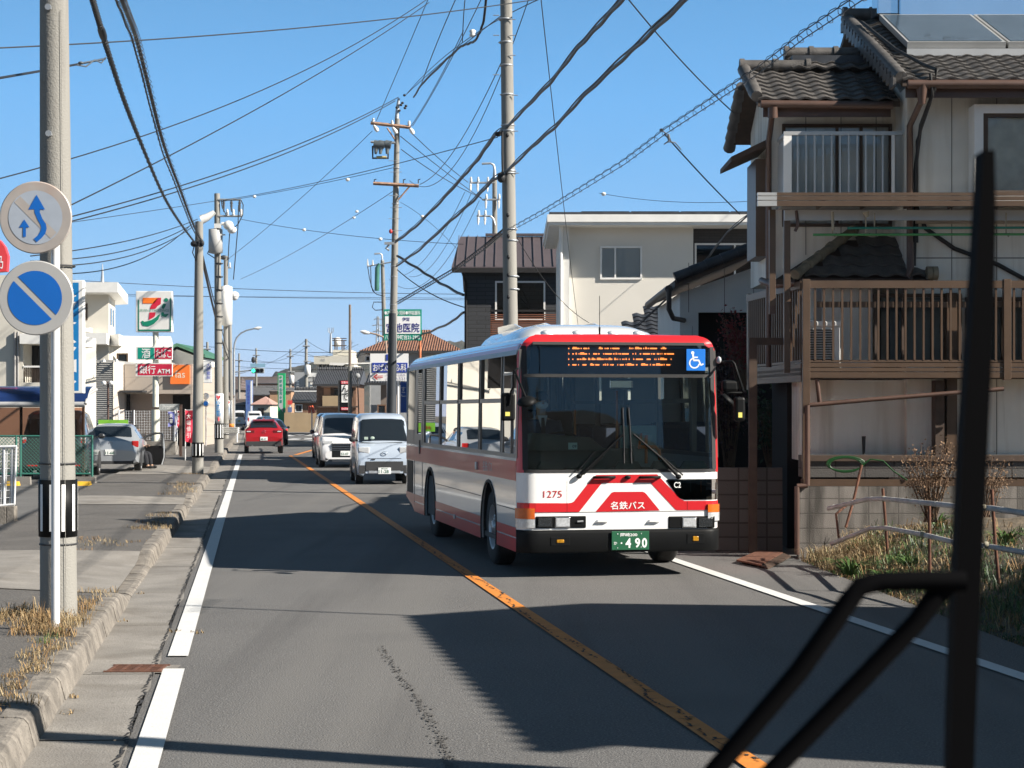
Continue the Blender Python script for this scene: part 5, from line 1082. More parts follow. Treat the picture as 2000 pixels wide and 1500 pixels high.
simple('hatchback', 'pale blue hatchback farther up the queue beside the white wagon', 'car', 517, 152, HAT, paint('pale_blue_paint', (.25, .36, .46)), True)
simple('white_wagon', 'white boxy wagon seen from behind at the crossing, left of the green pylon sign', 'car', 497, 200, MPV, PWH, True)
simple('white_wagon', 'white car just right of the boxy white wagon, mostly hidden by the queue', 'car', 521, 228, HAT, PWH, True)
simple('kei_van', 'far white kei van with yellow plate beside the street lamp pole', 'van', 467, 232, KEI, PWH, True, pl=PLY)
simple('hatchback', 'dark blue car between the far white kei van and the white wagon', 'car', 482, 245, HAT, paint('dark_blue_paint', (.02, .045, .12)), True)
simple('kei_wagon', 'blue grey boxy kei wagon with yellow plate coming through the crossing', 'car', 605, 203, KEI, PBL, False)
# car park: grey minivan and silver hatchback with its door open
k = Car('minivan', 'grey minivan parked behind the green mesh fence on the left', 'minivan', (P(104, 0, 50.4).x, 50.4), 7.0, MPV, PGY, True, z=.13)
k.box(-.62, .62, 2.335, 1.12, 1.62, 'rear_window', CGL, .02); k.side_window(3.7, 4.95, name='front_door_window'); k.side_window(5.05, 6.2, name='rear_door_window'); k.side_window(6.3, 7.6)
k.wheels(-1.4, 1.45, .32, .865); k.mirror(-1.05, 1.12, .86); k.box(.7, .84, 2.33, .95, 1.2, 'tail_light', CLR, .06, True); k.box(.71, .83, 2.345, .98, 1.08, 'brake_lens', TAIL, .05, True); k.box(.4, .7, 2.375, .36, .4, 'reflector', TAIL, both=True); k.plate(2.385, .75, '63-10', PLW)
k = Car('silver_hatchback', 'silver hatchback parked beside the grey minivan with its driver door open', 'car', (P(216, 0, 55.6).x, 55.6), 7.0, HAT, PSV, True, z=.13)
k.screen(5.12, 5.92, 'rear_window', .06, False); k.side_window(3.4, 4.4); k.side_window(4.5, 5.5); k.wheels(-1.25, 1.3, .3, .845); k.box(.6, .8, 1.965, .72, .95, 'tail_light', TAIL, .08, True, .02, skew=.05); k.plate(2.02, .62, '11-68', PLW)
b = MB(); b.box(-.66, .66, 1.96, 2.02, .27, .36); k.p(b, 'bumper_trim', PLAS); b = MB(); b.lathe([(.05, 0), (.06, .01)], Matrix.Translation((0, 1.955, .87)) @ Matrix.Rotation(R(-90), 4, 'X'), 14); k.p(b, 'emblem', CHR)
b = MB(); b.tube([(.1, 1.76, 1.02), (-.25, 1.78, 1.0)], .012, 6); k.p(b, 'rear_wiper', PLAS)
def cd_(x, y): return 190+x/9.376, 780+y/9.376
dn = MB(); YD = 58.0
dn.prism([P(*cd_(*q), YD) for q in ((735, 850), (1165, 850), (1205, 900), (1205, 1060), (1165, 1190), (1080, 1200), (820, 1190), (765, 1100))], (.05, .1, 0)); dr = dn.build('open_door', k.o, pm('door_trim', (.008, .008, .009), .8, var=.1, spec=.15))
dn = MB(); fr = [P(*cd_(*q), YD) for q in ((740, 855), (775, 785), (900, 680), (1040, 625), (1180, 618), (1195, 700), (1190, 860))]; dn.tube(fr, .035, 8); dn.build('door_frame', dr, PLAS)
dn = MB(); dn.tube([P(*cd_(*q), YD+.05) for q in ((1185, 615), (1205, 720), (1218, 900), (1215, 1060), (1175, 1195))], .03, 8); dn.build('door_skin', dr, PSV)
dn = MB(); dn.prism([P(*cd_(*q), YD-.05) for q in ((800, 1010), (815, 1010), (812, 1140), (795, 1150))], (.02, .02, 0)); dn.build('door_pocket', dr, PSV)
dp = seated_person('driver in dark trousers stepping out of the silver hatchback beside its open door', V(P(262, 0, 57.6).x, 57.7, .62), R(75), pm('black_clothes', (.008, .009, .013), .85, var=.15), False, grip=.3)
simple_p = Car('pale_sedan', 'pale blue sedan parked behind the white mesh fence', 'car', (P(235, 0, 82).x, 82), 60, SED, PSB, False, z=.13)
simple_p.screen(2.1, 2.95, 'windscreen', .06); simple_p.side_window(2.8, 4.0); simple_p.side_window(4.1, 5.6); simple_p.wheels(-1.45, 1.4, .31, .88); simple_p.mirror(-.9, .98, .86); simple_p.box(.5, .78, -2.2, .6, .74, 'headlight', CLR, .06, True)
# ================================================================ left side: poles, signs, car park, shops
PCON = pm('pole_concrete', (.235, .228, .208), .8, var=.12, scale=2, bump=.35, bscale=60, streak=.12)
mix_tex(PCON, 'noise', .55, .75, (.15, .14, .125), 2.5, .6, (3, 3, .25))
GALV = pm('galvanised', (.42, .44, .46), .45, .6, var=.1, scale=6)
PORC = pm('porcelain', (.72, .71, .68), .25, var=.03)
WPNT = pm('white_pole_paint', (.66, .67, .68), .35, var=.04, scale=5)
def disc(mb, C, r, n=40, back=0): C = Vector(C); mb.quad(*[C+V(r*math.cos(2*math.pi*i/n), 0, r*math.sin(2*math.pi*i/n)) for i in range(n)]); return mb
POLES = {}
def pole(name, label, px, Y, z0, ztop, r0, r1, grp='concrete utility poles', lean=0, mat=None, band=None, steps=None, pxt=None):
    x = P(px, 0, Y).x; xt = P(pxt, 0, Y).x if pxt else x
    o = thing(name, label, 'utility pole', (x, Y, z0), 0, grp)
    b = MB(); b.tube([V(x, Y, z0-.1), V(x+(xt-x)*.5, Y, (z0+ztop)/2), V(xt, Y, ztop)], [r0, (r0+r1)/2, r1], 20); b.build('shaft', o, mat or PCON)
    if band:
        za, zb = band; tt = ((za+zb)/2-z0)/(ztop-z0); rr = r0+(r1-r0)*tt+.006; cx_ = x+(xt-x)*tt
        b = MB(); b.lathe([(rr+.004, za), (rr+.006, za), (rr+.006, zb), (rr+.004, zb)], Matrix.Translation((cx_, Y, 0)), 24); bb = b.build('hazard_band', o, BK)
        b = MB()
        for k in range(10):
            a0 = 2*math.pi*k/10+.1; vs = []
            for t in range(4): a = a0+t*.068; vs += [(cx_+(rr+.009)*math.cos(a), Y+(rr+.009)*math.sin(a), z) for z in (za+.05, zb-.04)]
            b.add(vs, [(2*t, 2*t+2, 2*t+3, 2*t+1) for t in range(3)], True)
        b.build('white_stripes', bb, WTXT)
    if steps:
        b = MB(); zz, i = steps, 0
        while zz < ztop-1:
            rr = r0+(r1-r0)*(zz-z0)/(ztop-z0); s = 1 if i % 2 else -1; b.tube([V(x+s*rr*.9, Y-.05, zz), V(x+s*(rr+.16), Y-.05, zz)], .009, 6); zz += .45; i += 1
        b.build('climbing_steps', o, GALV)
    POLES[label] = (o, x, Y); return o
near = pole('utility_pole', 'thick concrete utility pole close on the left with black and white hazard band', 115, 16.7, .15, 9.5, .163, .096, band=(.885, 1.385), pxt=99)
b = MB()
for px, py in ((98, 17), (99, 263)): q = P(px, py, 16.7-.13); b.tube([q, q+V(0, -.07, 0)], .016, 8); b.tube([q+V(0, -.07, 0), q+V(0, -.085, 0)], .028, 8)
b.build('step_bolts', near, GALV)
b = MB()
for py in (905, 1062, 520): q = P(115, py, 16.7); b.lathe([(.162, -.008), (.167, -.004), (.167, .004), (.162, .008)], Matrix.Translation(q+V(-.069*(q.z-.15)/9.35, 0, 0)), 24)
b.build('strap_bands', near, PLAS)
b = MB(); q = P(129, 0, 16.55); b.tube([V(q.x, 16.553, .15), V(q.x-.055, 16.59, 5.5)], .0025, 5); b.build('seam', near, PCON)
# round signs on the white post
sp = thing('sign_post', 'white steel post holding two round traffic signs in front of the near pole', 'sign post', (P(108, 0, 15.6).x, 15.6, .16))
b = MB(); x = P(108.5, 0, 15.6).x; b.tube([(x, 15.6, .1), (x, 15.6, 3.75)], .035, 14); b.ball((x, 15.6, 3.75), .036, .036, .03); b.build('post', sp, WPNT)
for py in (425, 582):
    b = MB(); z = P(0, py, 15.5).z; b.box(x-.3, x+.03, 15.545, 15.575, z+.08, z+.115); b.box(x-.3, x+.03, 15.545, 15.575, z-.115, z-.08); b.build('bracket', sp, GALV)
SG = pm('sign_grey_white', (.40, .395, .385), .4, var=.05, scale=4); FADE = pm('faded_red', (.37, .335, .31), .45, var=.08, scale=6); LAV = pm('faded_white', (.35, .39, .45), .4, var=.06, scale=9); SBL = pm('traffic_blue', (.008, .12, .46), .35, var=.03)
mix_tex(FADE, 'noise', .55, .7, (.42, .27, .2), 2.2, .6)
ALUB = pm('sign_back', (.45, .45, .46), .4, .7, var=.05)
def c3(x, y): return x/4.41, 340+y/4.41
s1 = thing('no_overtaking_sign', 'round faded no overtaking sign with two blue arrows, upper sign on the white post', 'road sign', P(70, 425, 15.5)); C = P(70, 425, 15.5); RS = .297
b = MB(); b.lathe([(0, .012), (RS-.008, .012), (RS, .004), (RS, -.006), (RS-.01, -.012), (0, -.012)], Matrix.Translation(C) @ Matrix.Rotation(R(90), 4, 'X'), 48, False); b.build('plate', s1, FADE)
b = MB(); disc(b, C+V(0, -.0145, 0), RS*.745); b.build('inner_face', s1, LAV)
b = MB(); d = V(.707, 0, -.707); n = V(.707, 0, .707)*.035; a = C+V(0, -.016, 0); b.quad(a-d*.21-n, a+d*.21-n, a+d*.21+n, a-d*.21+n); b.build('diagonal_bar', s1, FADE)
b = MB(); pp = lambda L: [P(*c3(*q), 15.5)+V(0, -.018, 0) for q in L]
for L in ([(320, 180), (393, 308), (350, 305), (300, 305), (248, 308)], [(300, 305), (350, 305), (347, 330), (303, 335)], [(303, 335), (347, 330), (372, 390), (330, 398)], [(330, 398), (372, 390), (400, 430), (352, 435)], [(352, 435), (400, 430), (407, 470), (360, 462)], [(360, 462), (407, 470), (395, 515), (355, 490)], [(355, 490), (395, 515), (360, 555), (335, 525)], [(335, 525), (360, 555), (322, 588), (295, 560)], [(213, 392), (260, 462), (228, 460), (203, 460), (170, 462)], [(203, 460), (228, 460), (228, 542), (203, 542)]): b.quad(*pp(L))
b.build('arrows', s1, SBL)
s2 = thing('no_parking_sign', 'round blue no parking sign with grey ring and diagonal, lower sign on the white post', 'road sign', P(71, 582, 15.45)); C = P(71, 582, 15.45); RS = .305
b = MB(); b.lathe([(0, .012), (RS-.008, .012), (RS, .004), (RS, -.006), (RS-.01, -.012), (0, -.012)], Matrix.Translation(C) @ Matrix.Rotation(R(90), 4, 'X'), 48, False); b.build('plate', s2, SG)
b = MB(); q = P(69, 582, 15.45); 
for s in (-1, 1):
    pts = []; r = RS*.725; h = .024
    for i in range(25): t = R(-45 if s > 0 else 135)+math.asin(h/r)+(math.pi-2*math.asin(h/r))*i/24; pts.append(q+V(r*math.cos(t), -.0145, r*math.sin(t)))
    b.quad(*pts)
b.build('blue_field', s2, SBL)
# further left-hand poles
p2 = pole('utility_pole', 'slim concrete pole at the pavement edge with hazard band and cables tied at its top', 386, 54.8, .15, P(0, 433, 54.8).z, .17, .115, band=(.62, 1.05), pxt=389)
b = MB(); q = P(388, 477, 54.8)
b.lathe([(.14, -.06), (.15, 0), (.14, .06)], Matrix.Translation(q), 14); b.ball(q+V(-.12, -.12, 0), .1, .08, .09); b.ball(q+V(.12, -.1, .02), .06, .06, .09); b.tube([q+V(-.1, -.15, -.05), q+V(-.16, -.1, -.25), q+V(-.05, -.16, -.5), q+V(.02, -.15, -.1)], .018, 6); b.build('cable_clamp', p2, BLK)
p3 = pole('utility_pole', 'tall concrete pole with transformer and three insulators behind the slim pole', 428, 80.5, .15, P(0, 378, 80.5).z, .19, .12, band=(.75, 1.4), pxt=424)
def ad_wrap(o, px, Y, y0, y1, r, txt, tm):
    x = P(px, 0, Y).x; z0, z1 = P(0, y1, Y).z, P(0, y0, Y).z
    b = MB(); b.lathe([(r, z0), (r+.004, z0), (r+.004, z1), (r, z1)], Matrix.Translation((x, Y, 0)), 20); w = b.build('advert_wrap', o, WTXT)
    b = MB(); column(b, txt, (x, Y-r-.012, z0+(z1-z0)*.5), r*1.1, (z1-z0)*.52, .1, bold=.03); b.build('lettering', w, tm)
    b = MB(); h = z1-(z1-z0)*.12; s = r*.6; b.quad(*[(x+s*q[0], Y-r-.012, h+s*q[1]) for q in ((0, -1), (.9, 0), (.85, .6), (.4, .75), (0, .35), (-.4, .75), (-.85, .6), (-.9, 0))]); b.tube([(x, Y-r-.01, z0+(z1-z0)*.2), (x, Y-r-.01, z0+(z1-z0)*.08)], s*.3, 6); b.build('heart', w, pm('heart_red', (.75, .12, .14), .5, var=0) if 'heart_red' not in MATS else MATS['heart_red'])
TBL = pm('print_blue', (.05, .28, .62), .5, var=0)
ad_wrap(p3, 428, 80.5, 769, 827, .185, '日本の教習', TBL)
def crossarm(o, A, B, m=None, w=.045): b = MB(); b.tube([A, B], w, 4, smooth=False); return b.build('crossarm', o, m or GALV)
def insul(o, p, h=.28, up=1, m=None):
    b = MB(); M = Matrix.Translation(p) @ Matrix.Scale(up, 4, V(0, 0, 1)); b.lathe([(.03, 0), (.03, .05), (.075, .07), (.04, .11), (.07, .14), (.035, .19), (.055, .22), (.02, h)], M, 10); return b.build('insulator', o, m or PORC)
Y = 80.4
for ya, x0, x1 in ((390, 426, 471), (422, 426, 472)):
    ca = crossarm(p3, P(x0, ya, Y), P(x1, ya, Y))
    for px in ((437, 452, 468) if ya == 390 else (444, 456, 471)): insul(ca, P(px, ya+1 if ya == 390 else ya, Y), .5 if ya == 390 else .3, -1 if ya == 390 else 1, PLAS if ya == 390 else None)
b = MB(); b.lathe([(.05, .05), (.3, 0), (.3, -1.0), (.05, -1.05)], Matrix.Translation(P(421, 448, 80.2)), 14); b.build('transformer', p3, pm('transformer_grey', (.4, .4, .39), .5, var=.06))
b = MB(); b.box(P(419, 0, 80).x, P(432, 0, 80).x, 79.9, 80.1, P(0, 446, 80).z, P(0, 437, 80).z); b.box(P(416, 0, 80).x, P(440, 0, 80).x, 80, 80.05, P(0, 460, 80).z, P(0, 457, 80).z); b.tube([P(419, 414, 80), P(405, 424, 80), P(393, 429, 80)], [.1, .16, .2], 8); b.build('switch_box', p3, PORC)
b = MB(); b.ball(P(446, 440, 80), .22, .15, .2); b.ball(P(453, 449, 80), .2, .15, .16); b.tube([P(433, 437, 80), P(447, 437, 80)], .07, 8); b.build('bushings', p3, PORC)
b = MB()
for i in range(9): q = P(426, 462+i*26, 80.3); b.lathe([(.16, -.03), (.185, 0), (.16, .03)], Matrix.Translation(V(q.x, 80.5, q.z)), 12)
b.build('strap_bands', p3, PLAS)
for L in ([(471, 391), (475, 400), (474, 420), (465, 438), (455, 447)], [(466, 400), (465, 440), (456, 546)], [(449, 450), (447, 480), (445, 520)], [(432, 390), (434, 405), (442, 420)], [(420, 462), (411, 460), (410, 485), (405, 495), (419, 504)]):
    b = MB(); b.tube([P(*q, 80.1) for q in L], .022, 5); b.build('jumper_lead', p3, BLK)
p4 = pole('utility_pole', 'concrete pole with a white cylinder transformer beyond the tall insulator pole', 441, 120, .12, P(0, 500, 120).z, .19, .13, band=(.4, 1.1))
ad_wrap(p4, 446, 121, 782, 820, .24, '交通安全', TBL)
b = MB(); b.lathe([(.05, .1), (.38, 0), (.38, -2.4), (.05, -2.5)], Matrix.Translation(P(442, 560, 119.6)), 16); b.build('transformer', p4, PORC)
ca = crossarm(p4, P(438, 523, 120), P(452, 523, 120)); insul(ca, P(449, 523, 120), .35); b = MB(); b.tube([P(441, 510, 120), P(446, 503, 120)], .1, 6); b.ball(P(437, 503, 120), .25, .2, .15); b.build('lamp', p4, PLAS)
p5 = pole('utility_pole', 'thin far concrete pole with floodlight and yellow band near the street lamp', 452, 155, .12, P(0, 561, 155).z, .2, .13, pxt=448)
b = MB(); b.ball(P(458, 578, 155), .35, .3, .38); b.ball(P(461, 577, 155), .25, .25, .3); b.tube([P(449, 570, 155), P(460, 572, 155)], .06, 6); b.build('floodlight', p5, PORC)
b = MB(); b.lathe([(.21, 0), (.22, 0), (.22, .35), (.21, .35)], Matrix.Translation(P(452, 836, 154.9)), 12); b.build('yellow_band', p5, YLINE)
sl2 = thing('street_lamp', 'tall curved grey street lamp reaching over the road beside the far poles', 'street lamp', P(457, 832, 165))
b = MB(); b.tube([P(457, 838, 165), P(457, 690, 165), P(458, 672, 165), P(462, 660, 165), P(470, 651, 165), P(482, 645, 165), P(498, 641.5, 165)], [.12, .09, .08, .075, .07, .065, .06], 8); b.build('shaft', sl2, GALV)
b = MB(); b.tube([P(497, 641.5, 165), P(504, 641, 165), P(511, 639.5, 165)], [.08, .15, .05], 8); b.build('lamp_head', sl2, PORC)
# ---------------- green fence, white lattice, kerb
GFN = pm('green_fence', (.03, .14, .11), .5, var=.08)
def mesh_panel(mb, A, B, z0, z1, step, r=.004, diamond=True):
    A = Vector(A); B = Vector(B); L = (B-A).length; u = (B-A)/L; h = z1-z0; n = int(L/step)
    def at(s, z): q = A+u*s; return V(q.x, q.y, z)
    if diamond:
        k = -int(h/step)-1
        while k*step < L:
            for sg in (1, -1):
                s0, s1 = (k*step, k*step+h) if sg > 0 else (k*step+h, k*step); za, zb = z0, z1
                if s0 == s1: continue
                def clip(s): return max(0, min(L, s))
                t0 = (clip(min(s0, s1))-min(s0, s1))/h; t1 = (clip(max(s0, s1))-min(s0, s1))/h
                if t1 > t0:
                    lo, hi = min(s0, s1), max(s0, s1)
                    pz_ = (lambda t: z0+h*t) if sg > 0 else (lambda t: z1-h*t)
                    mb.tube([at(lo+h*t0, pz_(t0)), at(lo+h*t1, pz_(t1))], r, 4, caps=False)
            k += 1
    else:
        for i in range(n+1): mb.tube([at(i*step, z0), at(i*step, z1)], r, 4, caps=False)
        for i in range(int(h/(step*1.0))+1): mb.tube([at(0, z0+i*step), at(L, z0+i*step)], r, 4, caps=False)
gf = thing('chain_link_fence', 'green framed chain link fence on a concrete kerb beside the car park', 'fence', (-11.5, 47.2, .13))
Yf = 47.2; xs = [P(v, 0, Yf).x for v in (-60, 35.5, 180)]
b = MB(); mesh_panel(b, (xs[0], Yf, 0), (xs[2], Yf, 0), .42, 1.32, .09, .006); b.build('mesh', gf, GFN)
b = MB()
for z in (.4, 1.34): b.tube([(xs[0], Yf, z), (xs[2], Yf, z)], .024, 8)
b.build('rail', gf, GFN)
for x in xs:
    for d in ((0, ) if x != xs[1] else (-.05, .06)): b = MB(); b.tube([(x+d, Yf, .13), (x+d, Yf, 1.36)], .028, 8); b.build('post', gf, GFN)
b = MB(); b.box(xs[0], P(72, 0, Yf).x-.15, Yf-.08, Yf+.08, .1, .33); b.box(P(148, 0, Yf).x, P(187, 0, Yf).x, Yf-.1, Yf+.1, .1, .33); b.build('kerb_block', gf, CONC)
YB = pm('yellow_paint', (.72, .42, .03), .6, var=.1)
for px0, px1 in ((12, 37), (148, 177)):
    b = MB(); a, q = P(px0, 952, 46.6), P(px1, 944, 46.6); b.hexa([(a.x, 46.5, .13), (q.x, 46.5, .13), (q.x, 46.75, .13), (a.x, 46.75, .13)], [(a.x+.02, 46.54, .23), (q.x-.02, 46.54, .23), (q.x-.02, 46.72, .23), (a.x+.02, 46.72, .23)])
    tag(b.build('wheel_stop', None, YB), 'yellow wheel stop block '+('at the foot of the white lattice fence' if px0 < 50 else 'beside the thick near pole below the green fence'), 'wheel stop', 'yellow wheel stops')
wf = thing('lattice_fence', 'white plastic coated lattice fence panel at the left edge on concrete blocks', 'fence', (-8.5, 31, .14))
Yl = 31.0; xa, xb = P(-90, 0, Yl).x, P(31, 0, Yl).x; zt, zb = P(0, 872, Yl).z, P(0, 985, Yl).z
b = MB()
def zat(x): t = (x-xb)/(xa-xb); return zt-.02*t, zb-.1*t
for i in range(15): 
    x = xb-.072*i; a, q = zat(x); f = .05*math.sin(max(0, 1-i*.2)); b.tube([(x-.03, Yl, q), (x-.01, Yl, (a+q)/2), (x, Yl, a)], .007, 5)
for j in range(9): b.tube([(xa, Yl, zat(xa)[1]+(zat(xa)[0]-zat(xa)[1])*j/8), (xb-.03*(1-j/8), Yl, zat(xb)[1]+(zat(xb)[0]-zat(xb)[1])*j/8)], .007, 5)
b.build('lattice', wf, WPNT)
b = MB(); b.tube([(xa, Yl-.02, zat(xa)[0]), (xb+.02, Yl-.02, zt)], .022, 8); b.tube([(xa, Yl-.02, zat(xa)[1]), (xb-.02, Yl-.02, zb)], .022, 8); b.tube([(xb+.01, Yl-.02, zt), (xb-.02, Yl-.02, zb)], .018, 8); b.build('rim', wf, WPNT)
b = MB(); b.quad((xa, Yl+.03, zat(xa)[1]), (xb-.04, Yl+.03, zb), (xb-.01, Yl+.03, zt), (xa, Yl+.03, zt)); b.build('backing_sheet', wf, glass('plastic_sheet', (.55, .57, .58), .3, 1.2, .3))
for px in (8, 24):
    b = MB(); x = P(px, 0, Yl).x; b.tube([(x, Yl, .3), (x, Yl, zt)], .02, 8); b.build('post', wf, WPNT); b = MB(); b.box(x-.07, x+.06, Yl-.1, Yl+.1, .1, .42); b.build('foot_block', wf, KERB, .01)
# ---------------- shelter with blue curved roof and smoked panel
she = thing('cycle_shelter', 'bicycle shelter with blue curved roof and smoked brown panel behind the near pole', 'shelter', (-14, 48.6, .13))
Ys = 48.6; x0, x1 = P(-120, 0, Ys).x, P(163, 0, Ys).x
b = MB(); n = 8
for k in range(n):
    a0, a1 = R(90*k/n), R(90*(k+1)/n); f = lambda a: (Ys-.25+.9*(1-math.cos(a)), P(0, 788, Ys).z+.45*math.sin(a))
    (ya, za), (yb, zb_) = f(a0), f(a1); b.add([(x0, ya, za), (x1+.15, ya, za), (x1+.15, yb, zb_), (x0, yb, zb_)], [(0, 1, 2, 3)], True)
b.build('roof', she, pm('blue_polycarbonate', (.012, .03, .11), .25, var=.25, scale=1.5, coat=.5))
b = MB(); b.tube([(x0, Ys-.25, P(0, 790, Ys).z), (x1+.1, Ys-.25, P(0, 790, Ys).z)], .07, 8); b.tube([(x1+.12, Ys-.3, P(0, 789, Ys).z), (x1+.14, Ys-.05, P(0, 770, Ys).z), (x1+.2, Ys+.6, P(0, 760, Ys).z)], .04, 8); b.build('gutter', she, pm('grey_gutter', (.36, .36, .36), .5, var=.05))
b = MB(); b.quad((x0, Ys, P(0, 851, Ys).z), (x1, Ys, P(0, 851, Ys).z), (x1, Ys, P(0, 796, Ys).z), (x0, Ys, P(0, 796, Ys).z)); b.build('smoked_panel', she, glass('smoked_acrylic', (.34, .19, .14), .8, 1.4))
b = MB()
for px in (-60, 41, 163): x = P(px, 0, Ys).x; b.box(x-.04, x+.02, Ys+.02, Ys+.08, .13, P(0, 792, Ys).z)
b.build('post', she, BRND)
# ---------------- blue vertical shop sign
bs_ = thing('vertical_sign', 'tall blue shop sign with white letters and white frame behind the near pole', 'shop sign', P(126, 768, 45))
Yb = 45.0; a, q = P(92, 768, Yb), P(162, 547, Yb)
b = MB(); b.box(a.x, q.x, Yb, Yb+.25, a.z, q.z); b.build('frame', bs_, WHT, .01)
b = MB(); b.quad((a.x+.06, Yb-.004, a.z+.06), (q.x-.10, Yb-.004, a.z+.06), (q.x-.10, Yb-.004, q.z-.06), (a.x+.06, Yb-.004, q.z-.06)); b.build('face', bs_, pm('sign_cyan_blue', (.01, .19, .47), .4, var=.04))
b = MB(); column(b, 'ネットスクール', (P(149.5, 0, Yb).x-.27, Yb-.008, (a.z+q.z)/2), .54, (q.z-a.z)*.9, .1, bold=.05); b.build('lettering', bs_, WTXT)
b = MB(); b.box(a.x+.3, a.x+.42, Yb+.25, Yb+.37, .1, q.z-.2); b.build('mast', bs_, GALV)
# ---------------- cream block at the far left with red sign
CRB = pm('cream_block', (.58, .55, .48), .8, var=.05, scale=1, bump=.2, bscale=30)
lb2 = thing('cream_building', 'cream two storey building at the left edge with dark balcony opening', 'building', (-18, 62, .1))
Yc2 = 62.0
b = MB(); b.box(P(-300, 0, Yc2).x, P(45, 0, Yc2).x, Yc2, Yc2+8, .1, 6.4); b.box(P(45, 0, Yc2).x, P(83, 0, Yc2).x, Yc2+1.2, Yc2+8, .1, 4.6); b.box(P(45, 0, Yc2).x, P(130, 0, Yc2).x, Yc2, Yc2+1.2, .1, P(0, 747, Yc2).z); b.build('wall', lb2, CRB)
b = MB(); b.box(P(43, 0, Yc2).x, P(135, 0, Yc2).x, Yc2-.3, Yc2+4, P(0, 672, Yc2).z, P(0, 652, Yc2).z); b.build('parapet', lb2, WHT)
b = MB(); b.box(P(46, 0, Yc2).x, P(135, 0, Yc2).x, Yc2+1.1, Yc2+1.19, P(0, 747, Yc2).z, P(0, 673, Yc2).z); b.build('balcony_opening', lb2, DARK)
b = MB(); z = P(0, 716, Yc2).z; b.box(P(46, 0, Yc2).x, P(130, 0, Yc2).x, Yc2-.02, Yc2+.04, z-.03, z+.03)
b.build('rail', lb2, WHT); b = MB()
for i in range(10): x = P(48+i*4, 0, Yc2).x; b.box(x-.012, x+.012, Yc2, Yc2+.03, P(0, 746, Yc2).z, z-.03)
b.build('bars', lb2, BRND)
b = MB(); b.tube([P(29, 648, Yc2-.06), P(29, 760, Yc2-.06)], .05, 8); b.tube([P(35, 648, Yc2-.06), P(35, 760, Yc2-.06)], .04, 8); b.build('downpipe', lb2, pm('grey_pipe', (.3, .29, .28), .5, var=.05))
rs = thing('red_sign', 'red shop sign with white lettering cut by the left edge of the picture', 'shop sign', P(0, 533, 55))
b = MB(); pts = [P(px, py, 55) for px, py in ((-60, 536), (13, 530), (15, 500), (9, 482), (0, 470), (-14, 460), (-60, 452))]; b.prism(pts, (0, .25, 0)); b.build('board', rs, pm('shop_red', (.65, .05, .06), .5, var=.05))
b = MB(); letters(b, '酒乃', P(2, 512, 54.99)+V(-.15, 0, 0), .42, .4, bold=.03); b.build('lettering', rs, WTXT)
b = MB(); b.box(P(-30, 0, 55).x, P(-20, 0, 55).x, 55.05, 55.2, 0, 6); b.build('mast', rs, GALV)
# ---------------- shop pylon
sv = thing('shop_pylon', 'convenience store pylon sign with red orange and green logo on a cream pole', 'pylon sign', P(304, 885, 78)); Yv = 78.0
b = MB(); x = P(304, 0, Yv).x; b.tube([(x, Yv, .1), (x, Yv, P(0, 800, Yv).z)], .165, 16); b.tube([(x, Yv, P(0, 795, Yv).z), (x, Yv, P(0, 640, Yv).z)], .125, 16); b.build('pole', sv, pm('cream_pole', (.68, .68, .58), .4, var=.03))
def brd(y0, y1, x0=267, x1=337.5, t=.35): a, q = P(x0, y1, Yv), P(x1, y0, Yv); m = MB(); m.box(a.x, q.x, Yv-.2, Yv-.2+t, a.z, q.z); return m, a, q
GRN7 = pm('logo_green', (.005, .22, .13), .4, var=0); RED7 = pm('logo_red', (.62, .02, .05), .4, var=0); OR7 = pm('logo_orange', (.9, .2, .02), .4, var=0)
b, a, q = brd(569, 649); lg = b.build('logo_box', sv, WHT, .02)
def c6(x, y): return P(130+x/5.768, 530+y/5.768, Yv-.21)
def lay(L, m, nm, dy=0, par=None):
    b = MB()
    for pts in L: b.quad(*[c6(*p)+V(0, -dy, 0) for p in pts])
    return b.build(nm, par or lg, m)
def stroke(pts, w):  # tapering ribbon through crop points
    o = []
    for i, (x, y) in enumerate(pts):
        x0, y0 = pts[max(0, i-1)]; x1, y1 = pts[min(len(pts)-1, i+1)]; L = math.hypot(x1-x0, y1-y0); nx, ny = -(y1-y0)/L, (x1-x0)/L; h = w[i]; o.append(((x-nx*h, y-ny*h), (x+nx*h, y+ny*h)))
    return [(o[i][0], o[i+1][0], o[i+1][1], o[i][1]) for i in range(len(o)-1)]
lay([[(858, 297), (1035, 297), (985, 362), (858, 362)]], OR7, 'logo_seven_top', .004)
lay([[(1035, 297), (1065, 297), (1062, 370), (1030, 385), (1005, 420), (940, 425), (950, 390), (985, 340), (1015, 310)], [(935, 462), (1003, 462), (998, 495), (990, 512), (925, 548)]], RED7, 'logo_seven_leg', .004)
lay(stroke([(848, 560), (868, 590), (915, 590), (970, 570), (1020, 530), (1050, 485)], [10, 24, 30, 26, 18, 6])+stroke([(1108, 365), (1090, 400), (1082, 420)], [16, 17, 12])+stroke([(1080, 460), (1085, 490), (1115, 500), (1148, 480)], [14, 18, 18, 4])+[[(1122+24*math.cos(i*.5236), 322+22*math.sin(i*.5236)) for i in range(12)]]+[[(808, 320), (818, 320), (818, 665), (808, 665)], [(1165, 300), (1177, 300), (1177, 670), (1165, 670)], [(808, 655), (1177, 655), (1177, 670), (808, 670)]], GRN7, 'logo_swash', .004)
b = MB(); letters(b, 'SEVEN & I HOLDINGS', c6(990, 440)+V(0, -.006, 0), 1.2, .1, bold=.0); b.build('lettering', lg, GRN7)
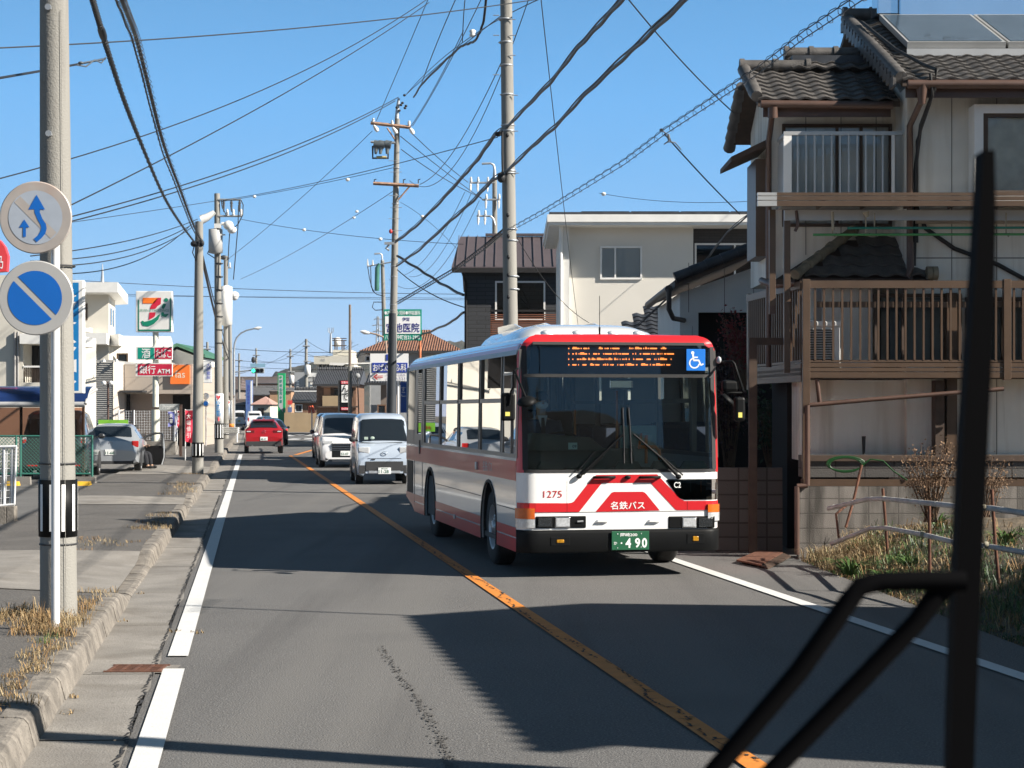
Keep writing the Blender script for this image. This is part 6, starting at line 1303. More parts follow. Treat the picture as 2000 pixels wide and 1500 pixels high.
b, a, q = brd(677, 703, t=.2); pa = b.build('product_board', sv, WHT); a, q = P(269, 701, Yv-.2), P(301, 679, Yv-.2); b = MB(); b.quad((a.x, Yv-.205, a.z), (q.x, Yv-.205, a.z), (q.x, Yv-.205, q.z), (a.x, Yv-.205, q.z)); b.build('green_panel', pa, pm('panel_green', (.005, .28, .2), .4, var=0))
a, q = P(302.5, 701, Yv-.2), P(336, 679, Yv-.2); b = MB(); b.quad((a.x, Yv-.205, a.z), (q.x, Yv-.205, a.z), (q.x, Yv-.205, q.z), (a.x, Yv-.205, q.z)); b.build('red_panel', pa, pm('panel_red', (.55, .02, .06), .4, var=0))
b = MB(); letters(b, '酒', P(285, 690, Yv-.21), .36, .4, bold=.04); letters(b, 'たばこ', P(319.5, 690, Yv-.21), .62, .36, bold=.04); b.build('lettering', pa, WTXT)
b, a, q = brd(709, 735, t=.2); pa = b.build('bank_board', sv, WHT); a, q = P(269, 733, Yv-.2), P(336, 711, Yv-.2); b = MB(); b.quad((a.x, Yv-.205, a.z), (q.x, Yv-.205, a.z), (q.x, Yv-.205, q.z), (a.x, Yv-.205, q.z)); b.build('red_panel', pa, MATS['panel_red'])
b = MB(); letters(b, '銀行', P(288, 722, Yv-.21), .66, .34, bold=.04); letters(b, 'ATM', P(319.5, 725, Yv-.21), .52, .18, bold=.03); b.build('lettering', pa, WTXT)
# ---------------- white office with tower, grey salon
def footprint(pts, z0, z1): b = MB(); b.prism([(P(px, 0, Y).x, Y, z0) for px, Y in pts], (0, 0, z1-z0)); return b
ot = thing('white_office', 'white two storey office with flat parapets and a small roof tower', 'building', (-25, 110, 0)); zz = lambda py, Y: P(0, py, Y).z
footprint([(140, 108), (212, 108), (225, 114), (150, 120)], .1, zz(570, 108)).build('wall', ot, CRB)
footprint([(120, 106), (230, 106), (250, 118), (140, 122)], zz(571, 106), zz(551, 106)).build('tower_roof', ot, WHT)
footprint([(130, 108.5), (205, 108.5), (222, 109.5), (330, 112), (335, 124), (150, 124)], .1, zz(672, 108)).build('wall', ot, CRB)
footprint([(120, 106), (208, 106), (215, 108.5), (232, 107.5), (240, 110.5), (334, 111.5), (338, 125), (130, 125)], zz(672, 106), zz(650, 106)).build('parapet', ot, WHT)
for px0, px1, y0, y1, Y in ((164, 171, 593, 625, 107.97), (198, 204, 688, 700, 108.4), (228, 250, 690, 709, 109.4)):
    a, q = P(px0, y1, Y), P(px1, y0, Y); b = MB(); frame(b, a.x, q.x, Y-.05, a.z, q.z, .08, .08); w_ = b.build('window', ot, BRN); b = MB(); b.quad((a.x, Y-.02, a.z), (q.x, Y-.02, a.z), (q.x, Y-.02, q.z), (a.x, Y-.02, q.z)); b.build('pane', w_, CGL)
for k in range(2):
    t0, t1 = (.25+.35*k, .45+.35*k); A = P(212, 0, 108).lerp(P(225, 0, 114), t0); B = P(212, 0, 108).lerp(P(225, 0, 114), t1); b = MB(); b.quad(V(A.x+.03, A.y-.01, zz(635, 110)), V(B.x+.03, B.y-.01, zz(635, 110)), V(B.x+.03, B.y-.01, zz(602, 110)), V(A.x+.03, A.y-.01, zz(602, 110))); b.build('window', ot, CGL)
b = MB(); b.box(P(160, 0, 107).x, P(175, 0, 107).x, 107, 107.8, zz(648, 107), zz(640, 107)); b.build('air_conditioner', ot, WHT)
b = MB(); b.tube([P(200, 553, 110), P(200, 515, 110)], [.12, .02], 8); b.build('lightning_rod', ot, GALV)
sa = thing('hair_salon', 'low beige and grey corrugated shop with square orange sign', 'shop', (-19, 92, .1)); Ya = 92.0
CORR = pm('grey_corrugated', (.34, .335, .32), .5, .2, var=.04); BEI = brick_mat('beige_panel', (.40, .345, .295), (.38, .33, .28), (.3, .26, .22), 1.6, .6, .012, .8, 'xz', .2)
x0, x1 = P(100, 0, Ya).x, P(221, 0, Ya).x; zt = zz(703, Ya)
b = MB(); b.box(x0, x1, Ya+.05, Ya+7, .1, zt)
for i in range(44): z = .15+.1*i; b.prism([(x0, Ya+.05, z), (x0, Ya, z+.03), (x0, Ya+.05, z+.07)], (x1-x0, 0, 0)) if z < zt-.08 else None
b.build('corrugated_block', sa, CORR)
footprint([(221, Ya), (243, Ya+2.2), (243, Ya+7), (221, Ya+7)], .1, zz(706, Ya)).build('side_wall', sa, pm('pale_pink_panel', (.5, .45, .4), .8, var=.04))
b = MB(); b.box(P(243, 0, Ya+2).x, P(376, 0, Ya+2).x, Ya+2, Ya+9, zz(769, Ya+2), zz(711, Ya+2)); b.box(P(372, 0, Ya+2).x, P(376, 0, Ya+2).x, Ya+2.01, Ya+8.9, .1, zz(769, Ya+2)); b.build('upper_wall', sa, BEI)
b = MB(); b.box(P(221, 0, Ya).x, P(372, 0, Ya+3).x, Ya+3.6, Ya+9, .1, zz(769, Ya+2)); b.build('recessed_wall', sa, pm('taupe_wall', (.36, .30, .26), .8, var=.05))
b = MB(); b.box(P(334, 0, Ya+3).x, P(371, 0, Ya+3).x, Ya+3.5, Ya+3.59, .1, zz(772, Ya+3)); b.build('entrance', sa, DARK); b = MB(); b.box(P(226, 0, Ya+1).x, P(234, 0, Ya+1).x, Ya+3.2, Ya+3.5, .1, zz(769, Ya)); b.build('doorway', sa, DARK)
b = MB(); b.box(P(226, 0, Ya).x, P(272, 0, Ya).x, Ya+.8, Ya+2.1, zz(766, Ya), zz(762, Ya)); b.build('canopy', sa, PLAS)
b = MB(); a, q = P(333, 750, Ya+1.9), P(370.5, 713, Ya+1.9); b.box(a.x, q.x, Ya+1.85, Ya+1.98, a.z, q.z); os_ = b.build('orange_sign', sa, pm('sign_orange', (.85, .19, .03), .5, var=.02))
b = MB(); letters(b, 'fas', V((a.x+q.x)/2, Ya+1.845, (a.z+q.z)/2+.02), .5, .36); b.build('lettering', os_, pm('print_cream', (.8, .7, .55), .5, var=0))
for px in (171, 203, 228): b = MB(); q = P(px, 705, Ya-.2); b.tube([P(px-2, 703, Ya), q], .03, 6); b.lathe([(.03, .1), (.1, -.05)], Matrix.Translation(q), 8); b.build('spot_lamp', sa, PORC)
gh = thing('green_roof_house', 'white gabled house with dark green roof behind the orange sign', 'house', (P(365, 0, 125).x, 125, 0)); Yg = 125.0
b = MB(); b.box(P(335, 0, Yg).x, P(395, 0, Yg).x, Yg, Yg+8, 0, zz(700, Yg)); b.prism([(P(318, 0, Yg).x, Yg, zz(700, Yg)), (P(396, 0, Yg).x, Yg, zz(700, Yg)), (P(345, 0, Yg).x, Yg, zz(682, Yg))], (0, 8, 0)); b.build('wall', gh, SIDW)
b = MB(); A, B, C = P(345, 676, Yg-.4), P(400, 698, Yg-.4), P(312, 692, Yg-.4); b.hexa([A, B, B+V(0, 9, 0), A+V(0, 9, 0)], [A+V(0, 0, .2), B+V(0, 0, .2), B+V(0, 9, .2), A+V(0, 9, .2)]); b.hexa([C, A, A+V(0, 9, 0), C+V(0, 9, 0)], [C+V(0, 0, .2), A+V(0, 0, .2), A+V(0, 9, .2), C+V(0, 9, .2)]); b.build('roof', gh, pm('green_roof', (.05, .15, .09), .5, var=.1))
# ---------------- mesh fence, low wall, banner, flags, lamps in front of the salon
mf = thing('mesh_fence', 'white wire mesh fence on a low stained wall before the beige shop', 'fence', (-16, 82, .1)); Ym = 80.0
b = MB(); mesh_panel(b, (P(226, 0, Ym).x, Ym, 0), (P(346, 0, Ym).x, Ym, 0), zz(859, Ym), zz(802, Ym), .11, .006, False); b.build('mesh', mf, WPNT)
for px in (232, 262, 302, 341): b = MB(); x = P(px, 0, Ym).x; b.tube([(x, Ym-.02, .2), (x, Ym-.02, zz(801, Ym))], .035, 8); b.build('post', mf, WPNT)
b = MB(); x = P(345.5, 0, 77).x; b.box(P(255, 0, 77).x, x, 76.6, 77.1, .1, zz(862, 77)); b.box(P(264, 0, 77).x, x+.03, 76.5, 77.2, .1, zz(870, 77)); b.build('low_wall', mf, CONC)
gb = tag(MB().box(P(192, 0, 73).x, P(250, 0, 73).x, 73, 73.02, zz(838, 73), zz(820, 73)).build('banner', None, pm('banner_green', (.22, .55, .05), .6, var=.05)), 'lime green banner with red lettering on the mesh fence', 'banner'); b = MB(); letters(b, '新規パート募集中', P(226, 830, 72.98), .95, .14, bold=.03); b.build('lettering', gb, RTXT)
lp2 = thing('lamp_post', 'thin dark red post with twin floodlights before the grey corrugated wall', 'lamp post', P(211, 858, 84)); b = MB(); b.tube([P(211, 870, 84), P(211, 749, 84)], .05, 8); b.tube([P(204, 747, 84), P(217, 747, 84)], .03, 6); b.build('post', lp2, GUT); b = MB()
for px in (203, 217): b.ball(P(px, 748, 83.9), .11, .1, .1)
b.build('floodlights', lp2, PORC)
ps = thing('name_board', 'grey white board with pale lettering on a dark red post', 'sign', P(353, 876, 74)); b = MB(); x = P(353, 0, 74).x; b.box(x-.05, x+.05, 73.95, 74.05, .1, zz(790, 74)); b.build('post', ps, GUT); b = MB(); b.box(P(311, 0, 74).x, P(351, 0, 74).x, 73.97, 74.03, zz(801.5, 74), zz(789, 74)); bo = b.build('board', ps, pm('board_grey', (.4, .43, .43), .5, var=.03)); b = MB(); letters(b, 'Promo', P(330, 795, 73.96), .5, .16); b.build('lettering', bo, WTXT)
def flag(label, px0, px1, y0, y1, Y, m, txt):
    o = thing('banner_flag', label, 'flag', P(px0, 868, Y), 0, 'nobori flags before the shop'); b = MB(); x = P(px0, 0, Y).x; b.tube([(x, Y, .1), (x, Y, zz(y0-2, Y))], .02, 6); b.tube([(x, Y, zz(y0, Y)), (P(px1, 0, Y).x, Y, zz(y0, Y))], .012, 5); b.build('pole', o, WPNT)
    b = MB(); n = 10; w = P(px1, 0, Y).x-x; vs = []
    for j in range(n+1):
        z = zz(y0, Y)+(zz(y1, Y)-zz(y0, Y))*j/n
        for i in range(5): vs.append((x+w*i/4, Y+.12*math.sin(i*1.2+j*.6)*i/4-.02, z-.08*(i/4)*(j/n)))
    b.add(vs, [(j*5+i, j*5+i+1, (j+1)*5+i+1, (j+1)*5+i) for j in range(n) for i in range(4)], True); f = b.build('cloth', o, m); b = MB(); column(b, txt, (x+w*.5, Y-.16, (zz(y0, Y)+zz(y1, Y))/2), abs(w)*.5, (zz(y0, Y)-zz(y1, Y))*.8, .2, bold=.03); b.build('lettering', f, WTXT)
NR = pm('nobori_red', (.68, .03, .07), .7, var=.08); NB = pm('nobori_blue', (.06, .07, .24), .7, var=.1)
flag('large red vertical flag with white lettering beside the slim pole', 362, 378, 801, 862, 68, NR, '大幅値引'); flag('small red flag just left of the dark red board post', 346, 352, 802, 834, 79, NR, '営業中'); flag('dark blue flag on the white mesh fence', 342, 329, 804, 830, 79.5, NB, '美容'); flag('pale lavender flag hanging beside the blue flag', 342, 347, 806, 850, 79, pm('nobori_pale', (.5, .52, .68), .7, var=.05), '新規')
# small street furniture farther on
bn = thing('hanging_sign', 'white hanging advert sign with blue lettering on the slim pole', 'sign', P(404, 727, 60)); b = MB(); b.box(P(397, 0, 60).x, P(413, 0, 60).x, 60, 60.04, zz(748, 60), zz(705, 60)); b.build('board', bn, WTXT); b = MB(); column(b, '大岡電設', P(407, 725, 59.98), .12, .5, .1, bold=.03); b.build('lettering', bn, pm('ink_blue', (.05, .08, .4), .5, var=0)); b = MB(); b.tube([P(389, 706, 59), P(414, 706, 60)], .015, 6); b.tube([P(389, 747, 59), P(414, 747, 60)], .015, 6); b.build('bracket', bn, GALV)
pp_ = thing('yellow_pole', 'thin pale yellow guy pole cover beside the slim pole', 'pole', P(397, 900, 58)); b = MB(); b.tube([P(396, 880, 58), P(395, 700, 58)], .035, 8); b.build('cover', pp_, pm('pale_yellow', (.6, .5, .25), .5, var=.05))
for lab, py, m1, m2 in (('small white round road sign behind the slim pole', 774, WTXT, None), ('small round blue no parking sign below the white one', 788, SG, SBL)):
    o = thing('road_sign', lab, 'road sign', P(402, py, 95)); b = MB(); C = P(402, py, 95); b.lathe([(0, .02), (.17, .02), (.17, -.02), (0, -.02)], Matrix.Translation(C) @ Matrix.Rotation(R(90), 4, 'X'), 20); b.build('plate', o, m1); b = MB()
    if m2: b.lathe([(0, .024), (.12, .024)], Matrix.Translation(C) @ Matrix.Rotation(R(90), 4, 'X'), 20); b.build('blue_field', o, m2)
    b = MB(); b.tube([V(C.x, 95.04, .1), V(C.x, 95.04, C.z+.1)], .03, 8); b.build('post', o, WPNT)
gr = thing('guardrail', 'white steel guardrail ending beside the far concrete poles', 'guardrail', P(430, 850, 112)); b = MB(); A, B = P(398, 840, 118), P(466, 841, 110); 
for dz, dy in ((0, 0), (.12, -.04), (.24, 0)): b.tube([A+V(0, dy, dz-.1), B+V(0, dy, dz-.1)], .06, 6)
b.build('beam', gr, WPNT); 
for t in (.25, .55, .95): q = A.lerp(B, t); b = MB(); b.tube([V(q.x, q.y+.06, .1), q+V(0, .06, .1)], .06, 8); b.build('post', gr, WPNT)
# ================================================================ right-hand poles and every overhead wire
cp = pole('utility_pole', 'big grey concrete pole rising behind the bus', 1002, 44, 0, 14.5, .185, .125, steps=None, pxt=985)
b = MB()
for i, (px, py, s) in enumerate(((985, 38, 1), (985, 69, -1), (985, 69, 1), (985, 108, 1), (985, 146, -1), (985, 30, -1), (990, 186, 1), (990, 256, 1), (992, 338, 1))):
    q = P(px+s*10, py, 43.85); b.tube([q, q+V(s*.14, 0, 0)], .011, 6)
b.build('climbing_steps', cp, GALV)
b = MB()
for py in (38, 83, 128, 185, 245, 256, 334, 339, 448, 470, 540, 565): q = P(1002-17*(620-py)/640 if py < 620 else 1002, py, 44); b.lathe([(.15, -.02), (.178, 0), (.15, .02)], Matrix.Translation(q), 16)
b.build('strap_bands', cp, GALV)
b = MB()
for px, py in ((991, 264), (992, 420), (993, 461), (993, 502), (993, 537), (993, 580), (990, 338)): q = P(px, py, 43.85); b.ball(q, .04, .04, .05)
b.build('step_holes', cp, BLK)
b = MB(); b.tube([P(981, 255, 43.8), P(981, 300, 43.8), P(982, 345, 43.8)], .03, 6); b.ball(P(979, 347, 43.8), .1, .1, .12); b.ball(P(973, 262, 43.8), .08, .08, .06); b.build('riser_cable', cp, BLK)
np_ = pole('utility_pole', 'concrete pole just outside the right edge of the picture beside the neighbour house', 1000+F*5.6/8.5, 8.5, 0, 11, .17, .12)
mp_ = pole('utility_pole', 'brown tinted pole in the middle with two rusty crossarms and a pole top switch', 763, 75, 0, P(0, 232, 75).z, .185, .1, pxt=776)
b = MB(); zb = P(0, 612, 75).z; x0 = P(763, 0, 75).x; x1 = P(767.5, 0, 75).x; b.tube([(x0, 75, 0), (x1, 75, zb)], [.2, .165], 18); b.build('black_cover', mp_, pm('black_pole_cover', (.028, .034, .042), .6, var=.1))
YM = 74.8; RSTA = pm('rusty_arm', (.32, .2, .14), .8, .2, var=.35, scale=8)
b = MB(); b.tube([P(775, 232, YM), P(777, 208, YM), P(779, 192, YM)], [.09, .07, .05], 8); b.tube([P(773, 232, YM), P(776, 205, YM)], .03, 6); b.build('pole_top_frame', mp_, GALV)
for x0_, y0_, x1_, y1_ in ((724, 240, 802, 249), (729, 358, 818, 363)):
    ca = crossarm(mp_, P(x0_, y0_, YM), P(x1_, y1_, YM), RSTA, .07)
    if y0_ < 300:
        for px, py in ((729, 242), (766, 246), (799, 247)): insul(ca, P(px, py, YM), .22); b = MB(); q = P(px, py, YM); b.tube([q+V(.02, 0, -.05), q+V(.12, 0, -.2), q+V(.18, 0, -.3)], [.05, .09, .06], 8); b.build('strain_insulator', ca, PORC)
    else:
        for px in (731, 788, 817): q = P(px, 358, YM); b = MB(); b.tube([q, q+V(0, 0, .14), q+V(.08, 0, .16)], .025, 6); b.build('hook', ca, PLAS)
b = MB(); b.tube([P(756, 250, YM), P(771, 272, YM)], .035, 6); b.build('brace', mp_, RSTA); b = MB(); b.tube([P(800, 364, YM), P(778, 390, YM)], .035, 6); b.build('brace', mp_, RSTA)
sw = MB(); sw.tube([P(724, 277, YM), P(772, 279, YM)], .05, 4); sw.build('switch_beam', mp_, GALV)
b = MB()
for px in (735, 744, 757): q = P(px, 283, YM-.2); b.tube([q+V(-.1, 0, .04), q+V(.14, 0, 0)], .16, 10); b.tube([q+V(0, 0, -.1), q+V(-.02, -.05, -.36)], [.1, .05], 8)
b.build('switch_tanks', mp_, pm('switch_grey', (.12, .14, .15), .4, .3, var=.15)); b = MB(); L = [P(728, 285, YM), P(728, 309, YM), P(758, 309, YM), P(758, 285, YM)]; b.tube(L, .045, 6); b.build('switch_frame', mp_, PLAS); b = MB(); b.tube([P(735, 307, YM-.05), P(755, 307, YM-.05)], .05, 6); b.build('yellow_tube', mp_, pm('pale_brass', (.5, .4, .18), .5, var=.05))
b = MB()
for px, py in ((775, 210), (783, 205), (793, 207), (791, 211), (786, 201), (780, 216), (790, 186)): b.ball(P(px, py, YM-.1), .06, .06, .05)
b.build('cutouts', mp_, BLK)
b = MB()
for i, py in enumerate((314, 336, 382, 405, 427, 450)): q = P(772, py, YM); s = 1 if i % 2 else -1; b.tube([q, q+V(s*.26, 0, 0)], .012, 5); b.tube([q, q+V(-s*.2, 0, 0)], .012, 5)
b.build('climbing_steps', mp_, GALV)
b = MB(); b.box(P(751, 0, YM).x, P(770, 0, YM).x, YM-.1, YM, P(0, 478, YM).z, P(0, 473, YM).z); b.tube([P(760, 478, YM), P(754, 485, YM), P(760, 489, YM)], .05, 6); b.build('bracket', mp_, GALV); b = MB(); b.ball(P(763, 452, YM-.2), .07, .05, .09); b.build('red_tag', mp_, RTXT)
b = MB()
for py in (328, 398, 520, 540, 595, 606, 668, 712): q = P(776-13*(py-232)/580, py, 75); b.lathe([(.12, -.02), (.17, 0), (.12, .02)], Matrix.Translation(q), 12)
b.build('strap_bands', mp_, GALV)
bp = pole('utility_pole', 'background pole with hooked top and white insulators above the dark house', 968, 90, 0, P(0, 350, 90).z, .17, .11, pxt=966)
Yb2 = 89.8; b = MB(); b.tube([P(966, 350, Yb2), P(966, 330, Yb2), P(964, 322, Yb2), P(958, 319, Yb2), P(941, 320, Yb2)], [.11, .06, .055, .05, .05], 8); b.build('hooked_top', bp, GALV)
for ya, x0_, x1_, ins in ((357, 917, 966, (920, 934, 953)), (390, 942, 977, (950, 975)), (422, 931, 958, (935, 948))):
    ca = crossarm(bp, P(x0_, ya, Yb2), P(x1_, ya, Yb2))
    for px in ins: insul(ca, P(px, ya, Yb2), .28); insul(ca, P(px-1, ya+1, Yb2), .4, -1)
b = MB(); b.tube([P(958, 422, Yb2), P(964, 428, Yb2), P(967, 440, Yb2)], .05, 6); b.build('bent_bracket', bp, GALV)
lp3 = pole('utility_pole', 'leaning thin pole with hanging green sleeve left of the clinic sign', 756, 128, 0, P(0, 508, 128).z, .2, .12, pxt=747)
Y9 = 127.8; b = MB(); b.tube([P(747, 510, Y9), P(746, 498, Y9), P(742, 495, Y9), P(731, 496, Y9)], .06, 6); b.build('hooked_top', lp3, GALV)
ca = crossarm(lp3, P(718, 520, Y9), P(764, 512, Y9)); insul(ca, P(718, 520, Y9), .5); insul(ca, P(728, 519, Y9), .4); b = MB(); b.tube([P(741, 515, Y9), P(737, 523, Y9), P(736, 568, Y9)], [.1, .16, .16], 8); b.build('green_sleeve', lp3, GFN)
for L in ([(718, 520), (722, 545), (728, 568), (736, 575), (748, 578)], [(724, 520), (725, 560), (732, 572)], [(748, 590), (730, 590), (727, 600), (733, 606), (748, 605)]): b = MB(); b.tube([P(*q, Y9) for q in L], .03, 5); b.build('jumper_lead', lp3, BLK)
tp = pole('bare_pole', 'bare thin brown pole with pale lower half in front of the brushed black sign', 683.5, 118, 0, P(0, 595, 118).z, .11, .075, mat=pm('weathered_wood', (.2, .16, .13), .85, var=.2, streak=.2))
b = MB(); x = P(683.5, 0, 118).x; b.tube([(x, 118, 0), (x, 118, P(0, 715, 118).z)], .125, 10); b.build('pale_sleeve', tp, PCON)
for lab, px, Y, yt, r in (('far grey pole with many fittings left of the black tiled house', 598, 190, 662, .22), ('far pole with double crossarm behind the green pylon', 567, 240, 682, .2), ('far pole with speaker just behind the traffic light', 500.5, 260, 680, .2), ('thin far leaning pole left of the traffic light', 467, 270, 690, .2), ('far pole showing left of the tall insulator pole', 405, 190, 668, .2)):
    o = pole('utility_pole', lab, px, Y, 0, P(0, yt, Y).z, r, r*.6)
    ca = crossarm(o, P(px-7, yt+14, Y-.2), P(px+7, yt+14, Y-.2), None, .07)
    if px > 560: crossarm(o, P(px-5, yt+44, Y-.2), P(px+9, yt+44, Y-.2), None, .07); b = MB(); b.lathe([(.05, 0), (.3, -.1), (.3, -1), (.05, -1.1)], Matrix.Translation(P(px+3, yt+50, Y-.3)), 10); b.build('transformer', o, PORC)
    if px == 500.5: b = MB(); b.ball(P(495, 703, Y-.3), .3, .2, .45); b.build('speaker', o, PLAS)
# ---------------- wires
WIRE = pm('wire', (.018, .019, .021), .5, var=0); WIREG = pm('grey_wire', (.09, .1, .11), .5, var=0)
def span(A, M, B, n=24):
    """points of a hanging wire between two 3-D ends; M is the pixel it passes half way, or a sag in metres"""
    A, B = Vector(A), Vector(B)
    if isinstance(M, (int, float)): s, dz = .5, -M
    else:
        k = (M[0]-1000)/F; den = (B.x-A.x)-k*(B.y-A.y); s = (k*A.y-A.x)/den if abs(den) > 1e-6 else .5; s = max(.08, min(.92, s))
        Y = A.y+(B.y-A.y)*s; dz = H-(M[1]-HY)*Y/F-(A.z+(B.z-A.z)*s)
    c = dz/(4*s*(1-s))*4
    return [A.lerp(B, t/n)+V(0, 0, c*(t/n)*(1-t/n)) for t in range(n+1)]
def wire(label, name, pts, r, m=None, grp=None, cat='wire', extra=None):
    o = MB().tube(pts, r, 6).build(name, None, m or WIRE); tag(o, label, cat, grp)
    if extra: extra(o)
    return o
def T(p): return P(*p)
def w3(label, a, mid, b_, r=.012, name='overhead_wire', **k): return wire(label, name, span(T(a), mid, T(b_)), r, **k)
def twist(pts, R_, r, turns, n=5):   # thin lead wound loosely round a cable
    L = sum((b_-a).length for a, b_ in zip(pts, pts[1:])); N = int(L*turns*n); out = []
    for i in range(N+1):
        t = i/N*(len(pts)-1); k = min(int(t), len(pts)-2); q = pts[k].lerp(pts[k+1], t-k); d = (pts[k+1]-pts[k]).normalized(); a = d.cross(V(0, 0, 1)).normalized(); c = a.cross(d); f = 2*math.pi*i/n; out.append(q+(a*math.cos(f)+c*math.sin(f))*R_-c*R_*.0)
    return out
def planpts(A, B, px):   # measured pixels placed in the vertical plane through A and B, smoothed
    o = []
    for x, y in px:
        k = (x-1000)/F; s_ = (k*A.y-A.x)/((B.x-A.x)-k*(B.y-A.y)); o.append(P(x, y, A.y+(B.y-A.y)*s_))
    r_ = []
    for i in range(len(o)-1):
        p0, p1, p2, p3_ = o[max(0, i-1)], o[i], o[i+1], o[min(len(o)-1, i+2)]
        for t in range(5): t /= 5; r_.append(.5*((2*p1)+(p2-p0)*t+(2*p0-5*p1+4*p2-p3_)*t*t+(3*p1-p0-3*p2+p3_)*t**3))
    return r_+[o[-1]]
A0 = V(-3.78, 17.0, 6.0); E0 = P(383, 476, 54.8); pts = planpts(A0, E0, [(177, -14), (195, 48), (213, 107), (243, 197), (277, 283), (320, 383), (353, 437), (383, 477)])
def ex(o): b = MB(); b.tube(twist(pts, .03, .006, 2.2), .005, 4); b.build('winding', o, WIRE); b = MB(); i0 = 4; b.tube([pts[5], pts[6], pts[7], pts[8]], [.02, .04, .04, .02], 8); b.build('joint_sleeve', o, WIRE)
wire('thick black cable from top left down to the slim pole, left one of two', 'power_cable', pts, .023, extra=ex, cat='cable')
A1 = V(-3.72, 17.0, 6.75); E1 = P(392, 468, 54.8); pts1 = planpts(A1, E1, [(233, -14), (248, 25), (267, 77), (290, 167), (320, 283), (353, 373), (374, 430), (392, 469)])
def ex(o): b = MB(); b.tube(twist([q+V(0, 0, -.03) for q in pts1], .062, .006, 2.0), .0045, 4); b.build('spiral_hanger', o, WIRE); b = MB(); b.tube([q+V(-.03, 0, -.08-.02*math.sin(i*1.3)) for i, q in enumerate(pts1)], .012, 5); b.build('second_lead', o, WIRE)
wire('thick black cable with spiral hanger down to the slim pole, right one of two', 'power_cable', pts1, .027, extra=ex, cat='cable')
b_ = P(398, 480, 54.8); wire('sagging cable from the slim pole to the far poles beside the road', 'power_cable', span(P(389, 478, 54.9), (415, 595), P(446, 700, 120)), .04, cat='cable'); wire('thinner lead running just beside the sagging far cable', 'overhead_wire', span(P(392, 482, 54.9), (421, 600), P(447, 690, 120)), .02)
w3('service wire with small connectors between left picture edge and thick cable', (-60, 162, 15), (60, 142), (205, 115, 21.5), .012)
b = MB(); q0 = P(158, 123, 19.5); b.tube([q0, P(205, 115, 21.5)], .008, 5); b.tube([P(150, 127, 19.4), P(168, 130, 19.8), P(185, 117, 20.6), P(198, 123, 21.2), P(207, 112, 21.6)], .008, 5); b.ball(q0, .03, .03, .016); tag(b.build('service_drop', None, WIREG), 'looped service drop with pale connector hanging off the left thick cable', 'wire')
w3('highest thin wire crossing the whole sky from left edge to top centre', (-80, 97, 30), (400, 70), (1060, -3, 44), .013)
w3('thin wire rising from left edge to top centre, the upper of two', (-80, 369, 34), (330, 248), (838, -4, 62), .013)
w3('thin wire rising from behind the upper round sign to top centre', (90, 424, 34), (400, 268), (838, 5, 62), .013)
w3('double wire from the upper round sign to middle pole top, upper strand', (60, 443, 40), (400, 348), (778, 190, 74.8), .016); w3('double wire from the upper round sign to middle pole top, lower strand', (60, 452, 40), (400, 357), (772, 197, 74.8), .016)
w3('faint wire from middle left to the tall insulator pole top', (60, 445, 60), (260, 417), (424, 392, 80), .012)
for i, (y0, xm, ym) in enumerate(((496, 280, 463), (506, 280, 480), (516, 290, 488), (528, 300, 494))): w3('thin wire from behind the lower round sign up to the slim pole, '+('topmost', 'second', 'third', 'lowest')[i]+' of four', (60, y0+4, 30), (xm, ym), (386 if i < 3 else 372, 428+i*4, 54.7), .011, grp='wires to the slim pole')
w3('beaded wire from tall insulator pole across to the big grey pole, upper', (426, 392, 80), (670, 345), (972, 268, 44), .011); w3('thin wire from tall insulator pole to middle pole, lower', (430, 394, 80), (620, 360), (770, 327, 75), .011)
w3('thin wire with white ball from insulator pole to the dark house', (470, 428, 80), (640, 455), (905, 477, 66), .011)
w3('long diagonal wire from lower left sky to middle pole upper crossarm', (440, 510, 105), (590, 385), (727, 256, 75), .012); w3('diagonal wire from left of the clinic sign to the middle pole lower arm', (470, 545, 120), (640, 455), (770, 372, 75), .012)
for px, py, Y in ((497, 384, 78), (594, 449, 75), (691, 425, 85), (697, 413, 84), (679, 351, 66), (743, 467, 70), (825, 423, 70), (1179, 379, 60)): tag(MB().ball(P(px, py, Y), .075, .06, .06).build('wire_marker', None, PORC), 'small white bead on a thin wire '+{497: 'just right of the insulator pole', 594: 'above the green pylon at mid height', 691: 'left of the middle pole, lower of a pair', 697: 'left of the middle pole, upper of a pair', 679: 'level with the rusty lower crossarm', 743: 'just left of the middle pole bracket', 825: 'just right of the middle pole', 1179: 'in front of the cream house sky'}[px], 'wire marker', 'white beads on wires')
w3('fine wire carrying a bead right of middle pole', (782, 395, 75), (825, 423), (905, 500, 66), .008); w3('fine wire running right above the cream house eaves', (1170, 377, 60), .15, (1480, 392, 50), .008)
# heavy bundles on the right
def bundle(label, pl, r, mess=True, cat='cable', rr=.014):
    pts = [P(*q) for q in pl]; out = []
    for a, c in zip(pts, pts[1:]):
        out += [a.lerp(c, t/8) for t in range(8)]
    out.append(pts[-1]); jig = [q+V(.0, 0, r*.35*math.sin(i*1.1)) for i, q in enumerate(out)]
    o = wire(label, 'power_cable', jig, r, cat=cat)
    if mess: b = MB(); b.tube([q+V(0, 0, r*1.6+.02*math.sin(i*.35)**2) for i, q in enumerate(out)], rr, 5); b.build('messenger_wire', o, WIRE)
    return o
bundle('thick black cable bundle from big grey pole to the top right, upper one', [(990, 250, 44), (1030, 208, 38), (1077, 160, 33), (1127, 96, 28.5), (1170, 50, 25.5), (1222, -8, 22.5)], .028)
bundle('thick black cable bundle from big grey pole to the top right, lower one', [(988, 338, 44), (1040, 287, 38.5), (1085, 248, 34.5), (1140, 188, 30), (1210, 122, 26), (1270, 66, 23), (1345, -6, 20.2)], .027)
